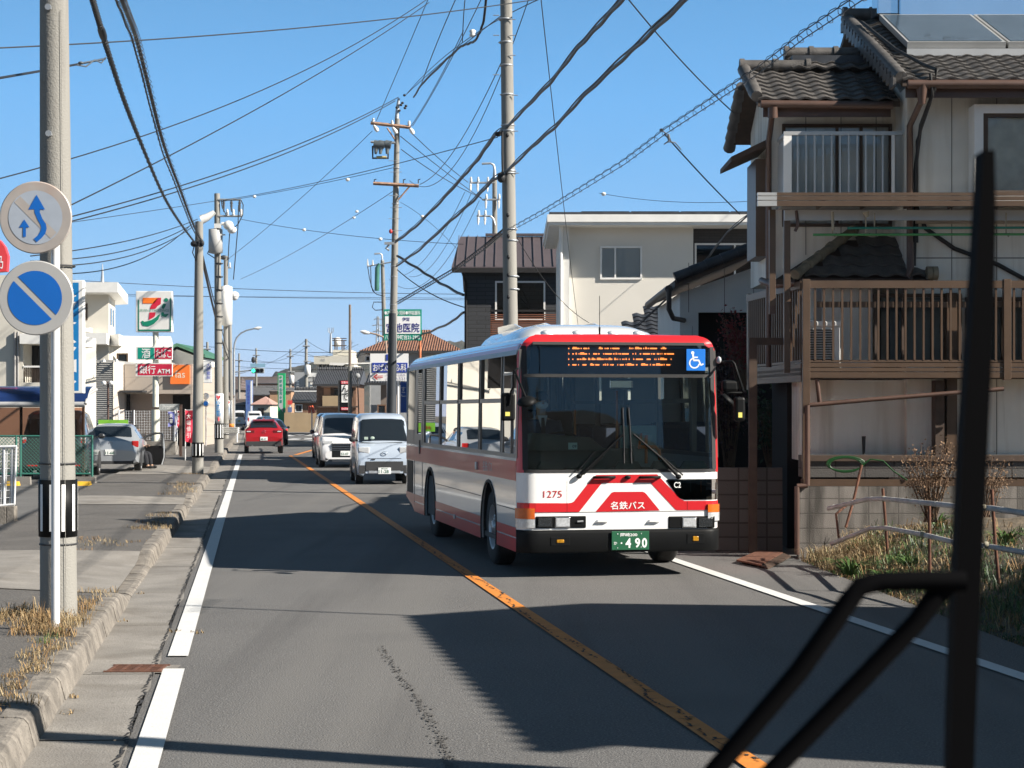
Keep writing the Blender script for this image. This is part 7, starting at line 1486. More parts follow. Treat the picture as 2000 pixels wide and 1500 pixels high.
bundle('thick cable continuing from the big grey pole down to the middle pole, upper one', [(985, 252, 44), (965, 266, 46), (935, 310, 52), (905, 345, 57), (860, 395, 63), (810, 445, 69), (772, 474, 74.6)], .042)
bundle('thick cable continuing from the big grey pole down to the middle pole, lower one', [(985, 338, 44), (960, 354, 46), (925, 392, 52), (880, 432, 58), (820, 488, 68), (774, 520, 74.6)], .036)
def coil(label, pl, Rr, r, turns):
    pts = [P(*q) for q in pl]; out = []
    for a, c in zip(pts, pts[1:]): out += [a.lerp(c, t/6) for t in range(6)]
    out.append(pts[-1]); o = wire(label, 'coil_cable', [q+V(0, 0, Rr*.7) for q in out], r, cat='cable'); b = MB(); b.tube([q-V(0, 0, Rr*.7) for q in out], r, 5); b.build('lower_strand', o, WIRE); b = MB(); b.tube(twist(out, Rr, r*.6, turns, 8), r*.75, 4); b.build('spiral', o, WIRE); return o
coil('wire pair wound with an open spiral from big grey pole to upper right', [(996, 449, 43.8), (1060, 414, 39), (1130, 372, 34.5), (1220, 316, 30), (1300, 256, 26.5), (1390, 197, 23.5), (1480, 138, 21), (1570, 68, 19), (1690, -12, 17)], .055, .006, 1.7)
coil('spiral wound wire pair from the big grey pole down left to the clinic sign', [(988, 448, 44.2), (950, 480, 48), (890, 525, 58), (830, 560, 66), (776, 592, 74.6)], .06, .012, 2.2)
# fan of lines to the middle pole
fan = [((838, -6, 62), (790, 108), (735, 236, 74.8), .014, 'topmost left line of the fan, down to the left crossarm insulator'), ((892, -6, 55), (855, 80), (823, 164, 66), .016, 'line of the fan meeting the thick jumper above middle pole'), ((909, -6, 52), (905, 40), (903, 82, 55), .014, 'short steep line at the fan top ending at the white bobbin'), ((942, -6, 52), (880, 118), (806, 246, 74.8), .014, 'line of the fan to the right crossarm insulator, right strand'), ((905, 60, 54), (860, 150), (800, 250, 74.8), .014, 'line of the fan to the right crossarm insulator, left strand'), ((1034, -6, 44), (960, 190), (800, 353, 74.8), .012, 'line passing behind the big grey pole to the lower crossarm'), ((980, 120, 46), (905, 266), (820, 360, 74.8), .013, 'sagging line from big grey pole to lower crossarm end'), ((1056, -3, 42), (930, 65), (792, 186, 74.6), .012, 'line over the bobbin to the very top of the middle pole'), ((980, 30, 46), (900, 92), (795, 183, 74.6), .013, 'line beside the bobbin down to the middle pole top')]
for a, m, c, r, lab in fan: w3('thin '+lab, a, m, c, r)
bundle('thick black jumper bending past the white bobbin to the middle pole top', [(950, -6, 52), (945, 40, 52.5), (938, 62, 53), (928, 80, 54), (916, 85, 55), (901, 90, 56), (870, 118, 60), (823, 165, 66), (808, 190, 72)], .036, False)
b = MB(); b.lathe([(.05, -.1), (.1, -.06), (.06, 0), (.1, .06), (.05, .1)], Matrix.Translation(P(923, 65, 52)), 10); tag(b.build('line_spacer', None, PORC), 'white bobbin insulator on the wires at the top centre', 'insulator')
for i, (a, m, c) in enumerate((((806, 262, 74.8), (860, 312), (914, 356, 90)), ((782, 266, 74.8), (860, 328), (946, 392, 90)), ((784, 292, 74.8), (850, 338), (940, 386, 90)))): w3('taut wire from middle pole right side to the background pole, '+('upper', 'middle', 'lower')[i]+' of three', a, m, c, .016)
for i, (a, m, c) in enumerate((((908, 375, 90), (880, 430), (790, 537, 128)), ((920, 378, 90), (890, 445), (800, 540, 128)), ((936, 392, 90), (905, 455), (760, 545, 128)))): w3('loose wire from the background pole down behind the middle pole, '+('left', 'centre', 'right')[i]+' of three', a, m, c, .014)
bundle('dark cable from the middle pole down right to the dark house', [(776, 500, 74.8), (820, 527, 72), (860, 553, 70), (905, 577, 66)], .05, False); w3('frayed thin wire from middle pole crossing down right to the dark house', (776, 527, 74.8), (850, 578), (906, 600, 66), .02)
bundle('dark cable from behind the dark house down left over the orange roof', [(906, 610, 66), (880, 630, 72), (840, 648, 82), (800, 662, 95)], .045, False)
w3('thin drop wire from the top centre down to the cream house side', (1056, -8, 22), (1083, 240), (1131, 650, 50), .006); w3('thin wire from the top right down to the main house gable', (1222, -8, 22), (1330, 118), (1435, 222, 27.5), .009); w3('drop wire hanging from the spiral wire down to the main house annex', (1298, 262, 26.4), (1350, 320), (1445, 418, 33), .011)
b = MB(); b.tube([P(1290, 253, 26.4), P(1303, 262, 26.4), P(1310, 272, 26.4), P(1297, 282, 26.4), P(1305, 277, 26.4), P(1318, 278, 26.4), P(1330, 292, 26.6)], .009, 5); b.ball(P(1292, 254, 26.4), .03, .02, .025); b.ball(P(1306, 268, 26.4), .02, .02, .05); tag(b.build('wire_connector', None, WIREG), 'tangled connector loop under the spiral wire', 'wire')
bundle('pair of dark wires from the annex roof gutter down to the small dark roof', [(1470, 414, 33), (1420, 455, 36), (1386, 500, 38), (1312, 575, 39), (1243, 640, 40)], .014, True, 'wire', .008)
w3('thin wire drooping from the big grey pole past the cream house corner', (1002, 450, 44), (1090, 580), (1150, 630, 50), .009)
# far wires across the road
for i, (y0, y1, ym, Y) in enumerate(((577, 583, 580, 150), (545, 575, 566, 120), (571, 586, 581, 165))): w3('level wire crossing the road far away, '+('middle', 'upper', 'lower')[i]+' of three', (110, y0, Y), (520, ym), (1010, y1, Y+5), .02)
for i, (y0, y1, Y) in enumerate(((677, 679, 200), (700, 706, 240), (712, 716, 250))): w3('dark wire strung across the far crossing, '+('upper', 'middle', 'lower')[i]+' of three', (395, y0-1, Y), .6, (880, y1, Y), .03)
for i, (a, c) in enumerate((((598, 664, 190), (470, 720, 255)), ((598, 664, 190), (720, 690, 180)), ((598, 678, 190), (500, 702, 260)), ((567, 690, 240), (700, 672, 200)), ((598, 690, 190), (690, 668, 170)))): w3('thin line spreading from the far grey pole, '+('to the far left', 'to the upper right', 'to the speaker pole', 'from the crossarm pole', 'lowest right')[i], a, .8, c, .018)
# ================================================================ signs and buildings up the road
TGRN = pm('board_green', (.0, .26, .18), .45, var=.04); INK = pm('ink_navy', (.03, .03, .2), .5, var=0)
cs = thing('clinic_sign', 'green and white clinic sign board with navy letters on a rusty pole', 'sign board', P(786, 800, 86)); Yk = 86.0
def board(o, x0, x1, y0, y1, Y, m, nm='board', t=.1, dy=0): a, q = P(x0, y1, Y), P(x1, y0, Y); b = MB(); b.box(a.x, q.x, Y-dy, Y-dy+t, a.z, q.z); return b.build(nm, o, m)
board(cs, 749.5, 823.5, 604, 665, Yk, TGRN); board(cs, 752, 821, 617.5, 652, Yk, WTXT, 'white_panel', .03, .02)
b = MB(); letters(b, '●内科●小児科●呼吸器科', P(786, 611, Yk-.03), 1.62, .2, bold=.02); letters(b, '八幡町仲町台21-2992', P(786, 658.5, Yk-.03), 1.6, .22, bold=.03); b.build('white_lettering', cs, WTXT)
b = MB(); letters(b, '宮池医院', P(787, 640, Yk-.03), 1.5, .43, bold=.05); letters(b, '伊賀', P(793, 623.5, Yk-.03), .34, .17, bold=.01); b.build('navy_lettering', cs, INK)
b = MB(); letters(b, 'ﾊ', P(772, 625, Yk-.03), .16, .2, bold=.03); b.build('orange_emblem', cs, OR7)
b = MB(); x = P(820, 0, Yk).x; b.tube([(x, Yk+.15, 0), (x, Yk+.15, P(0, 606, Yk).z)], .06, 8); b.build('rusty_pole', cs, pm('rusty_orange', (.5, .16, .07), .8, var=.3, scale=6))
ds = thing('clinic_sign', 'white skin clinic sign with blue band and red arrow left of the bus', 'sign board', P(760, 860, 80)); Yk = 80.0
board(ds, 723, 797.5, 690.5, 744, Yk, WTXT); board(ds, 727, 796, 708.5, 727.5, Yk, pm('band_blue', (.03, .06, .34), .45, var=.02), 'blue_band', .03, .02); board(ds, 754, 758, 692, 704, Yk, MATS['band_blue'], 'blue_mark', .03, .02)
b = MB(); letters(b, 'おばた皮ふ科', P(761, 718, Yk-.03), 1.4, .32, bold=.03); b.build('white_lettering', ds, WTXT)
b = MB(); 
for L in ([(729, 736), (736, 730), (738, 731.5), (733, 736), (738, 740.5), (736, 742)], [(733, 734), (748, 733.5), (748, 735), (733, 735.5)], [(733, 737), (748, 736.5), (748, 738), (733, 738.5)]): b.quad(*[P(*q, Yk-.03) for q in L])
b.build('red_arrow', ds, RTXT)
b = MB(); letters(b, '岡崎市1丁目20-1', P(775, 732, Yk-.03), .85, .1); letters(b, '西 25-5231', P(775, 739, Yk-.03), .85, .1); b.build('small_print', ds, INK)
b = MB(); 
for px in (757, 777): x = P(px, 0, Yk).x; b.tube([(x, Yk+.15, 0), (x, Yk+.15, P(0, 692, Yk).z)], .045, 8)
b.build('legs', ds, WPNT)
by = thing('blue_banner_sign', 'tall blue gradient sign partly hidden behind the bus rear', 'sign', P(789, 830, 72)); board(by, 782, 797, 746, 806, 72, pm('banner_blue', (.03, .1, .4), .5, var=.1)); b = MB(); column(b, 'すこ', P(788, 765, 71.98), .16, .4, bold=.02); b.build('lettering', by, WTXT)
# orange tiled roof house
def hip(mb, x0, x1, yf, yb, ze, zr, k=.3):
    A, B, C, D = V(x0, yf, ze), V(x1, yf, ze), V(x1, yb, ze), V(x0, yb, ze); m = (yf+yb)/2; w = (x1-x0)*k; E, G_ = V(x0+w, m, zr), V(x1-w, m, zr)
    mb.quad(A, B, G_, E); mb.quad(C, D, E, G_); mb.quad(B, C, G_); mb.quad(D, A, E); return mb
def ribroof(name, col): 
    m = pm(name, col, .6, var=.25, scale=3); n = m.node_tree; g = n.nodes.new('ShaderNodeNewGeometry'); w = n.nodes.new('ShaderNodeTexWave'); w.inputs['Scale'].default_value = 2.2; w.bands_direction = 'X'; n.links.new(g.outputs['Position'], w.inputs[0]); bp = n.nodes.new('ShaderNodeBump'); bp.inputs['Distance'].default_value = .15; n.links.new(w.outputs[0], bp.inputs['Height']); n.links.new(bp.outputs[0], n.nodes['Principled BSDF'].inputs['Normal']); return m
ORF = ribroof('orange_tile', (.25, .12, .07)); BLF = ribroof('black_tile', (.055, .058, .066)); BRF = ribroof('brown_tile', (.13, .1, .09)); GYF = ribroof('grey_tile', (.15, .15, .155))
OCH = pm('ochre_wall', (.34, .25, .15), .85, var=.12, scale=1); GYW = pm('grey_wall', (.3, .31, .32), .8, var=.06); TIM = pm('old_timber', (.16, .085, .05), .8, var=.25, scale=5); CREM = pm('pale_cream_wall', (.55, .52, .44), .8, var=.05)
def house(name, label, px0, px1, Y, ye, yr, wall, roof, depth=9, k=.3, ov=.5, wins=(), cat='house', gable=False):
    o = thing(name, label, cat, (P((px0+px1)/2, 0, Y).x, Y, 0)); x0, x1 = P(px0, 0, Y).x, P(px1, 0, Y).x; ze, zr = P(0, ye, Y).z, P(0, yr, Y+depth/2).z
    b = MB(); b.box(x0+ov, x1-ov, Y+ov, Y+depth-ov, 0, ze); b.build('wall', o, wall)
    b = MB(); hip(b, x0, x1, Y, Y+depth, ze-.05, zr, 0 if gable else k); b.quad((x0, Y, ze-.1), (x1, Y, ze-.1), (x1, Y+depth, ze-.1), (x0, Y+depth, ze-.1)); r = b.build('roof', o, roof)
    rd = MB(); w = 0 if gable else (x1-x0)*k; rd.tube([(x0+w, Y+depth/2, zr+.05), (x1-w, Y+depth/2, zr+.05)], .16, 8); rd.build('ridge', r, roof)
    b = MB(); b.box(x0, x1, Y-.05, Y+.08, ze-.2, ze-.06); b.build('gutter', r, PLAS)
    for a, c, yt, yb2, m in wins:
        w_ = MB(); frame(w_, P(a, 0, Y).x, P(c, 0, Y).x, Y+ov-.06, P(0, yb2, Y).z, P(0, yt, Y).z, .06, .1); f = w_.build('window', o, m); p = MB(); p.quad((P(a, 0, Y).x, Y+ov-.02, P(0, yb2, Y).z), (P(c, 0, Y).x, Y+ov-.02, P(0, yb2, Y).z), (P(c, 0, Y).x, Y+ov-.02, P(0, yt, Y).z), (P(a, 0, Y).x, Y+ov-.02, P(0, yt, Y).z)); p.build('pane', f, CGL)
    return o
house('orange_roof_house', 'house with orange tiled hipped roof behind the clinic signs', 702, 905, 108, 683, 651, GYW, ORF, 11, .35, .6, ((712, 722, 694, 706, WHT), (870, 890, 695, 720, WHT)))
house('plaster_storehouse', 'brown walled storehouse in shade with steep dark roof by the clinic sign', 712, 790, 100, 745, 712, pm('brown_plaster', (.17, .135, .11), .85, var=.1), BLF, 8, .1, .8, ((735, 752, 790, 812, TIM),))
o = house('merchant_house', 'old two storey merchant house with black tiled roof and ochre lower wall', 610, 702, 150, 749, 722, TIM, BLF, 9, .04, .3, ((652, 668, 758, 775, BRND), (670, 690, 758, 775, BRND)), gable=True)
b = MB(); b.box(P(630, 0, 150).x, P(663, 0, 150).x, 149.9, 150.3, P(0, 793, 150).z, P(0, 773, 150).z); b.build('ochre_panel', o, OCH); b = MB(); b.box(P(632, 0, 150).x, P(645, 0, 150).x, 150.1, 150.28, P(0, 772, 150).z, P(0, 755, 150).z); b.build('shutter', o, pm('tan_shutter', (.42, .2, .1), .7, var=.1)); b = MB(); b.box(P(628, 0, 150).x, P(700, 0, 150).x, 149.6, 150.3, P(0, 757, 150).z, P(0, 754, 150).z); b.box(P(622, 0, 150).x, P(700, 0, 150).x, 149.4, 150.3, P(0, 796, 150).z, P(0, 793, 150).z); b.build('lean_to', o, BRND)
o = house('tiled_shop', 'low black tiled shop beside the green pylon with red roadside signs', 568, 635, 175, 783, 760, TIM, BLF, 8, .02, .3, ((576, 590, 790, 805, WHT),), 'shop', True)
b = MB(); b.box(P(575, 0, 175).x, P(632, 0, 175).x, 174.8, 175.1, P(0, 765, 175).z, P(0, 763, 175).z); b.build('gutter_board', o, WHT)
o = thing('metal_clad_block', 'grey metal clad block with steel stair beside the far grey pole', 'building', (P(600, 0, 205).x, 205, 0)); b = MB(); b.box(P(575, 0, 205).x, P(597, 0, 205).x, 205, 213, 0, P(0, 727, 205).z); b.box(P(597, 0, 205).x, P(624, 0, 205).x, 207, 213, 0, P(0, 727, 205).z); b.build('wall', o, GYW); b = MB(); b.box(P(602, 0, 204.5).x, P(624, 0, 204.5).x, 204.5, 206, P(0, 757, 205).z, P(0, 746, 205).z); b.box(P(600, 0, 204.5).x, P(622, 0, 204.5).x, 204.4, 206, P(0, 736, 205).z, P(0, 729, 205).z); b.build('landing', o, WHT); b = MB()
for px in (600, 612, 624): x = P(px, 0, 204.3).x; b.tube([(x, 204.3, 0), (x, 204.3, P(0, 736, 205).z)], .07, 6)
for py in (738, 746, 758, 762): b.tube([P(600, py, 204.3), P(624, py, 204.3)], .05, 6)
b.build('stair_frame', o, PLAS); b = MB()
for py in (744, 749, 755, 759): b.box(P(579, 0, 204.9).x, P(584, 0, 204.9).x, 204.9, 204.95, P(0, py+3, 205).z, P(0, py, 205).z)
b.build('wall_sign', o, WTXT)
o = thing('flat_roof_block', 'cream flat roofed block with rooftop tank tower and antenna', 'building', (P(650, 0, 260).x, 260, 0)); Yk = 260.0
b = MB(); b.box(P(613, 0, Yk).x, P(682, 0, Yk).x, Yk, Yk+14, P(0, 712, Yk).z, P(0, 695, Yk).z); b.box(P(617, 0, Yk).x, P(690, 0, Yk).x, Yk+1, Yk+14, 0, P(0, 712, Yk).z); b.box(P(646, 0, Yk).x, P(682, 0, Yk).x, Yk+3, Yk+12, P(0, 695, Yk).z, P(0, 682, Yk).z); b.build('wall', o, CREM)
b = MB()
for i in range(7): x = P(622+i*7.5, 0, Yk).x; b.box(x, x+.36, Yk+.9, Yk+.98, P(0, 722, Yk).z, P(0, 711, Yk).z)
b.build('window', o, CGL); b = MB()
for px in (649, 663, 677):
    for dy in (4, 7): x = P(px, 0, Yk).x; b.tube([(x, Yk+dy, P(0, 682, Yk).z), (x, Yk+dy, P(0, 661, Yk).z)], .09, 5)
for py in (661, 665, 675): b.tube([P(649, py, Yk+4), P(677, py, Yk+4)], .07, 5)
b.build('roof_frame', o, BRND); b = MB(); b.lathe([(.1, 0), (.5, 0), (.5, 1.2), (.1, 1.3)], Matrix.Translation(P(659, 677, Yk+5)), 12); b.build('water_tank', o, WHT); b = MB(); b.tube([P(646, 690, Yk), P(646, 652, Yk)], [.25, .12], 8)
for dx in (-5, -2, 2, 5): b.tube([P(646, 652, Yk), P(646+dx, 648, Yk), P(646+dx, 640, Yk)], .05, 5)
b.build('antenna', o, GALV); b = MB(); letters(b, 'NS', P(631, 703, Yk-.05), .55, .35, bold=.02); b.build('lettering', o, GYW)
house('wide_roof_house', 'wide far house row with grey brown roofs under the wooded hill', 430, 560, 300, 748, 738, TIM, BRF, 14, .03, .4, gable=True)
house('brown_roof_house', 'brown roofed far house left of the blue pylon', 395, 470, 290, 760, 738, pm('grey_brown_wall', (.2, .17, .15), .8, var=.1), BRF, 12, .1)
house('grey_roof_house', 'grey roofed far house between the two pylons', 478, 545, 255, 770, 756, TIM, GYF, 10, .05)
o = house('cream_cottage', 'small cream cottage with pinkish gable roof between the two pylons', 489, 531, 215, 789, 774, CREM, pm('pink_roof', (.4, .24, .2), .7, var=.1), 8, .5, .25, ((503, 515, 797, 810, BRND),))
house('tan_shop', 'tan walled shop with white canopy line behind the green pylon', 525, 570, 225, 763, 760, pm('tan_wall', (.36, .22, .13), .8, var=.08), GYF, 8, .02, .1, ((532, 545, 790, 808, BRND),), 'shop')
house('dark_shed', 'dark blue shuttered shed beside the far kei van', 425, 482, 262, 790, 782, pm('blue_wall', (.07, .12, .18), .7, var=.1), BRF, 8, .05)
house('low_shop', 'low far shop behind the advert poles with dark awning', 400, 432, 150, 772, 765, pm('dull_wall', (.2, .17, .15), .8, var=.1), BRF, 8, .02, .1, ((404, 424, 785, 815, BRND),), 'shop')
def pylon(label, px0, px1, y0, y1, Y, m, m2, txt, tm, diag=False):
    o = thing('pylon_sign', label, 'pylon sign', P((px0+px1)/2, y1, Y)); a, q = P(px0, y1, Y), P(px1, y0, Y); a.z = 0; b = MB(); b.box(a.x, q.x, Y, Y+.5, a.z, q.z); b.build('body', o, m)
    w = q.x-a.x; b = MB()
    if diag: b.quad((a.x+w*.12, Y-.01, q.z-.2), (a.x+w*.72, Y-.01, q.z-.2), (a.x+w*.72, Y-.01, q.z*.32), (a.x+w*.12, Y-.01, q.z*.42))
    else: b.quad((a.x+w*.72, Y-.01, .5), (q.x, Y-.01, .5), (q.x, Y-.01, q.z-.1), (a.x+w*.72, Y-.01, q.z-.1))
    b.build('panel', o, m2); b = MB(); column(b, txt, (a.x+w*.42, Y-.02, q.z*.68), w*.34, q.z*.42, .15, bold=.03); b.build('lettering', o, tm)
    if diag: b = MB(); b.lathe([(0, 0), (w*.16, 0)], Matrix.Translation((a.x+w*.42, Y-.03, q.z*.93)) @ Matrix.Rotation(R(90), 4, 'X'), 16); b.build('emblem', o, m)
    return o
PGR = pm('pylon_green', (.01, .34, .12), .45, var=.04); PGY2 = pm('pylon_grey', (.45, .46, .47), .5, var=.03)
pylon('tall green pylon sign with grey panel beyond the crossing', 542.5, 556.5, 729, 815, 182, PGR, PGY2, '岡崎信用金庫', TGRN, True)
pylon('tall blue and white pylon sign beyond the street lamp', 480, 493, 742, 810, 225, pm('pylon_blue', (.1, .17, .4), .5, var=.08), WTXT, '西日本自動車', MATS['ink_blue'])
bs2 = thing('brushed_sign', 'black vertical shop sign with white brush lettering and red ends', 'shop sign', P(674, 820, 128)); Yk = 128.0
board(bs2, 662.5, 684, 743, 804, Yk, BK); board(bs2, 666, 681, 744, 750, Yk, RED7, 'red_top', .04, .03); board(bs2, 666, 681, 795.5, 801, Yk, RED7, 'red_bottom', .04, .03); board(bs2, 667, 680.5, 752, 786, Yk, WTXT, 'white_face', .03, .02)
b = MB(); letters(b, 'ん', P(674, 759, Yk-.05), .46, .5, bold=.03); letters(b, 'で', P(674, 775, Yk-.05), .46, .5, bold=.03); b.build('brush_lettering', bs2, BK); b = MB(); letters(b, '営業中', P(673.5, 747, Yk-.05), .44, .14); letters(b, '居酒屋', P(673.5, 798.5, Yk-.05), .44, .14); b.build('small_lettering', bs2, WTXT); b = MB(); 
for px in (661.5, 683.5): x = P(px, 0, Yk).x; b.box(x-.05, x+.05, Yk-.02, Yk+.12, 0, P(0, 743, Yk).z)
b.build('frame', bs2, PLAS)
tl = thing('traffic_light', 'horizontal traffic light showing green on a long arm over the road', 'traffic light', P(504, 724, 166)); Yk = 166.0
b = MB(); a, q = P(491.5, 729, Yk), P(516, 718.5, Yk); b.box(a.x, q.x, Yk, Yk+.18, a.z, q.z); b.build('housing', tl, pm('signal_grey', (.25, .27, .28), .5, var=.05), .05)
for px, m in ((495, pm('lit_green', (.05, .95, .5), .3, var=0, emit=1.3)), (503.5, pm('unlit_lens', (.035, .025, .025), .2, var=0)), (511.5, MATS['unlit_lens'])):
    b = MB(); C = P(px, 723.7, Yk-.02); b.lathe([(0, .02), (.15, .01), (.16, 0)], Matrix.Translation(C) @ Matrix.Rotation(R(90), 4, 'X'), 18); b.build('lens', tl, m); b = MB(); b.add([C+V(.18*math.cos(R(t)), d, .18*math.sin(R(t))) for t in range(0, 181, 20) for d in (0, -.25)], [(2*i, 2*i+2, 2*i+3, 2*i+1) for i in range(9)], True); b.build('visor', tl, PLAS)
b = MB(); b.tube([P(457, 727, 166.2), P(492, 723, 166.2), P(516, 722, 166.2)], .06, 8); b.tube([P(457, 732, 166.2), P(480, 727, 166.2)], .03, 6); b.build('arm', tl, GALV); board(tl, 489, 518, 710, 717, 166.1, pm('name_plate_blue', (.22, .38, .5), .5, var=.05), 'name_plate', .05)
t2 = thing('signal_arm', 'horizontal lamp arm with pale signal box reaching left from the clinic sign', 'signal', P(700, 709, 122)); b = MB(); b.tube([P(660, 711, 122), P(724, 710, 122), P(790, 709, 122)], .06, 8); b.tube([P(724, 710, 122), P(724, 812, 122)], .09, 8); b.build('arm', t2, PORC); b = MB(); b.hexa(*[[P(px, py, 122-d) for px, py in ((643, 713), (670, 714), (676, 709), (645, 708))] for d in (0, .3)]); b.build('signal_box', t2, PORC)
l4 = thing('street_lamp', 'street lamp with white head on a brown arm left of the clinic sign', 'street lamp', P(752, 690, 95)); b = MB(); b.tube([P(721, 650, 95), P(735, 653, 95), P(748, 658, 95), P(753, 664, 95), P(756, 700, 95), P(757, 850, 95)], .05, 6); b.build('arm', l4, pm('lamp_arm', (.3, .22, .17), .6, var=.1)); b = MB(); b.tube([P(704, 647, 95), P(712, 649, 95), P(722, 651, 95)], [.04, .11, .06], 8); b.build('head', l4, PORC)
mr = thing('round_mirror', 'round grey traffic mirror on the shaded storehouse corner', 'mirror', P(698, 734, 120)); b = MB(); b.lathe([(0, .06), (.12, .04), (.17, 0), (0, -.02)], Matrix.Translation(P(698, 734, 119.9)) @ Matrix.Rotation(R(90), 4, 'X'), 18); b.build('face', mr, GYW); b = MB(); b.tube([P(698, 734, 120), P(701, 815, 120)], .04, 6); b.build('post', mr, PLAS)
for lab, px, py, w, h, Y, c, sh in (('small red sign box on a stand right of the green pylon', 566, 786, 9, 8, 172, (.6, .06, .05), 'b'), ('blue and white stand sign under the red sign box', 566, 800, 8, 10, 171, (.12, .16, .3), 'b'), ('orange hoop frame before the tiled shop', 609, 800, 9, 14, 160, (.75, .13, .06), 'h'), ('red and white flag right of the orange hoop', 624, 805, 8, 22, 152, (.6, .08, .12), 'b'), ('small white round headed post beside the kei wagon', 592, 800, 4, 9, 176, (.8, .8, .8), 'r')):
    o = thing('roadside_sign', lab, 'sign', P(px, py, Y)); m = pm('roadside_'+str(px)+'_'+str(py), c, .5, var=.05); b = MB()
    if sh == 'b': b.box(P(px-w/2, 0, Y).x, P(px+w/2, 0, Y).x, Y, Y+.08, P(0, py+h/2, Y).z, P(0, py-h/2, Y).z)
    elif sh == 'h': b.tube([P(px-w/2, py+h/2, Y), P(px-w/2, py-h/2, Y), P(px, py-h/2, Y), P(px+w/2, py+h/2, Y)], .12, 6)
    else: b.lathe([(0, 0), (.2, 0), (.2, .05)], Matrix.Translation(P(px, py, Y)) @ Matrix.Rotation(R(90), 4, 'X'), 14)
    b.build('face', o, m); b = MB(); b.tube([V(P(px, 0, Y).x, Y+.1, 0), P(px, py, Y)+V(0, .1, 0)], .06, 6); b.build('stand', o, WPNT)
g2 = thing('guardrail', 'short white guardrail at the far crossing beside the kei wagon', 'guardrail', P(588, 830, 196)); b = MB(); b.tube([P(577, 826, 196), P(594, 826, 196)], .22, 6); b.build('beam', g2, WPNT)
for px in (579, 585, 592): b = MB(); b.tube([P(px, 826, 196.2), P(px, 837, 196.2)], .08, 6); b.build('post', g2, WPNT)
sw2 = tag(MB().box(P(555, 0, 168).x, P(700, 0, 150).x, 168, 168.4, 0, P(0, 806, 168).z).build('stone_wall', None, OCH), 'low ochre stone wall along the far side of the crossing', 'wall')
ht = thing('transmission_tower', 'distant steel lattice transmission tower behind the clinic sign', 'pylon', P(738, 700, 700)); b = MB(); Yk = 700.0
for s in (-1, 1): b.tube([P(738+s*8, 740, Yk), P(738+s*3, 670, Yk), P(738+s*1.2, 618, Yk)], .25, 4)
for i in range(9): y0, y1 = 735-i*12, 723-i*12; w0, w1 = 1.5+6*(y0-618)/120, 1.5+6*(y1-618)/120; b.tube([P(738-w0, y0, Yk), P(738+w1, y1, Yk)], .15, 4); b.tube([P(738+w0, y0, Yk), P(738-w1, y1, Yk)], .15, 4)
b.build('lattice', ht, GALV); b = MB()
for py, w in ((624, 8), (636, 11), (648, 10)): b.tube([P(738-w, py, Yk), P(738, py-2, Yk), P(738+w, py, Yk)], .18, 4)
b.build('cross_arms', ht, GALV)
# ================================================================ bank, bamboo rails, plants, grass, wiper
BANK = pm('bank_soil', (.06, .05, .035), .95, var=.4, scale=5, bump=1, bscale=25, c2=(.14, .11, .075))
def bz(x, y):
    d = x-RE(y); t = max(0, min(1, d/1.3)); t = t*t*(3-2*t); lim = .16+.34*max(0, min(1, (x-3.8)/2.2)); return -.03+(lim+.08)*t+.05*noise.noise((x*2.1, y*2.1, 0))*t+.03*noise.noise((x*7, y*7, 4))*t
b = MB(); nx, ny = 60, 90; vs = []
for j in range(ny+1):
    y = 7+18.48*j/ny
    for i in range(nx+1): x = RE(y)-.05+7.5*(i/nx)**1.5; vs.append((x, y, bz(x, y)))
b.add(vs, [(j*(nx+1)+i, j*(nx+1)+i+1, (j+1)*(nx+1)+i+1, (j+1)*(nx+1)+i) for j in range(ny) for i in range(nx)], True); struct(b.build('bank', mat=BANK))
def blades(mb, c, n, h, spread, lean=.5, w=.006, up=None):
    c = Vector(c)
    for _ in range(n):
        a = random.uniform(0, 6.283); r = spread*math.sqrt(random.random()); p = c+V(r*math.cos(a), r*math.sin(a), 0); a2 = random.uniform(0, 6.283); L = h*random.uniform(.45, 1.1); k = lean*random.uniform(.3, 1.3); d = V(math.cos(a2), math.sin(a2), 0); s = V(-d.y, d.x, 0)*w*random.uniform(.6, 1.3)
        m = p+d*(L*k*.35)+V(0, 0, L*.62); e = p+d*(L*k)+V(0, 0, L*(1-.45*k))
        mb.add([p-s, p+s, m+s*.7, m-s*.7, e], [(0, 1, 2, 3), (3, 2, 4)])
random.seed(31)
DG = pm('brown_grass', (.26, .16, .07), .9, var=.35, scale=9); GG = pm('grass_green', (.09, .14, .035), .7, var=.4, scale=8)
b = MB()     # dry grass along the left kerb
def kt(y, off, n, h, sp, m=None, lean=.8): b.mat(m or random.choice((GRASS_DRY, GRASS_STRAW, DG))); x = KX(y)-off; blades(b, (x, y, pz(y, off)-.005), int(n*1.9), h*.95, sp*1.15, lean*1.35, .0032)
for _ in range(44): kt(random.uniform(15.2, 17.3), random.uniform(.2, .62), 14, random.uniform(.1, .26), .1)
for _ in range(22): kt(random.uniform(16.0, 17.1), random.uniform(.62, 1.0), 10, random.uniform(.08, .2), .1)
for _ in range(46): kt(random.uniform(11.2, 15.4), random.gauss(.27, .06), 9, random.uniform(.04, .13), .08)
for _ in range(4): kt(random.uniform(13, 16), random.uniform(.22, .4), 14, .08, .06, GG)
for _ in range(14): kt(random.uniform(17.3, 19.3), random.uniform(.2, .55), 10, .1, .12)
for _ in range(14): kt(random.uniform(24.6, 26.8), random.uniform(.25, 1.3), 10, .08, .14)
for _ in range(22): kt(random.uniform(28.5, 33.5), random.gauss(.35, .14), 12, .1, .13)
for _ in range(20): kt(random.uniform(40.5, 47.5), random.gauss(.35, .2), 12, .12, .18)
for _ in range(16): kt(random.uniform(53.8, 55.8), random.uniform(.2, .9), 12, .13, .16)
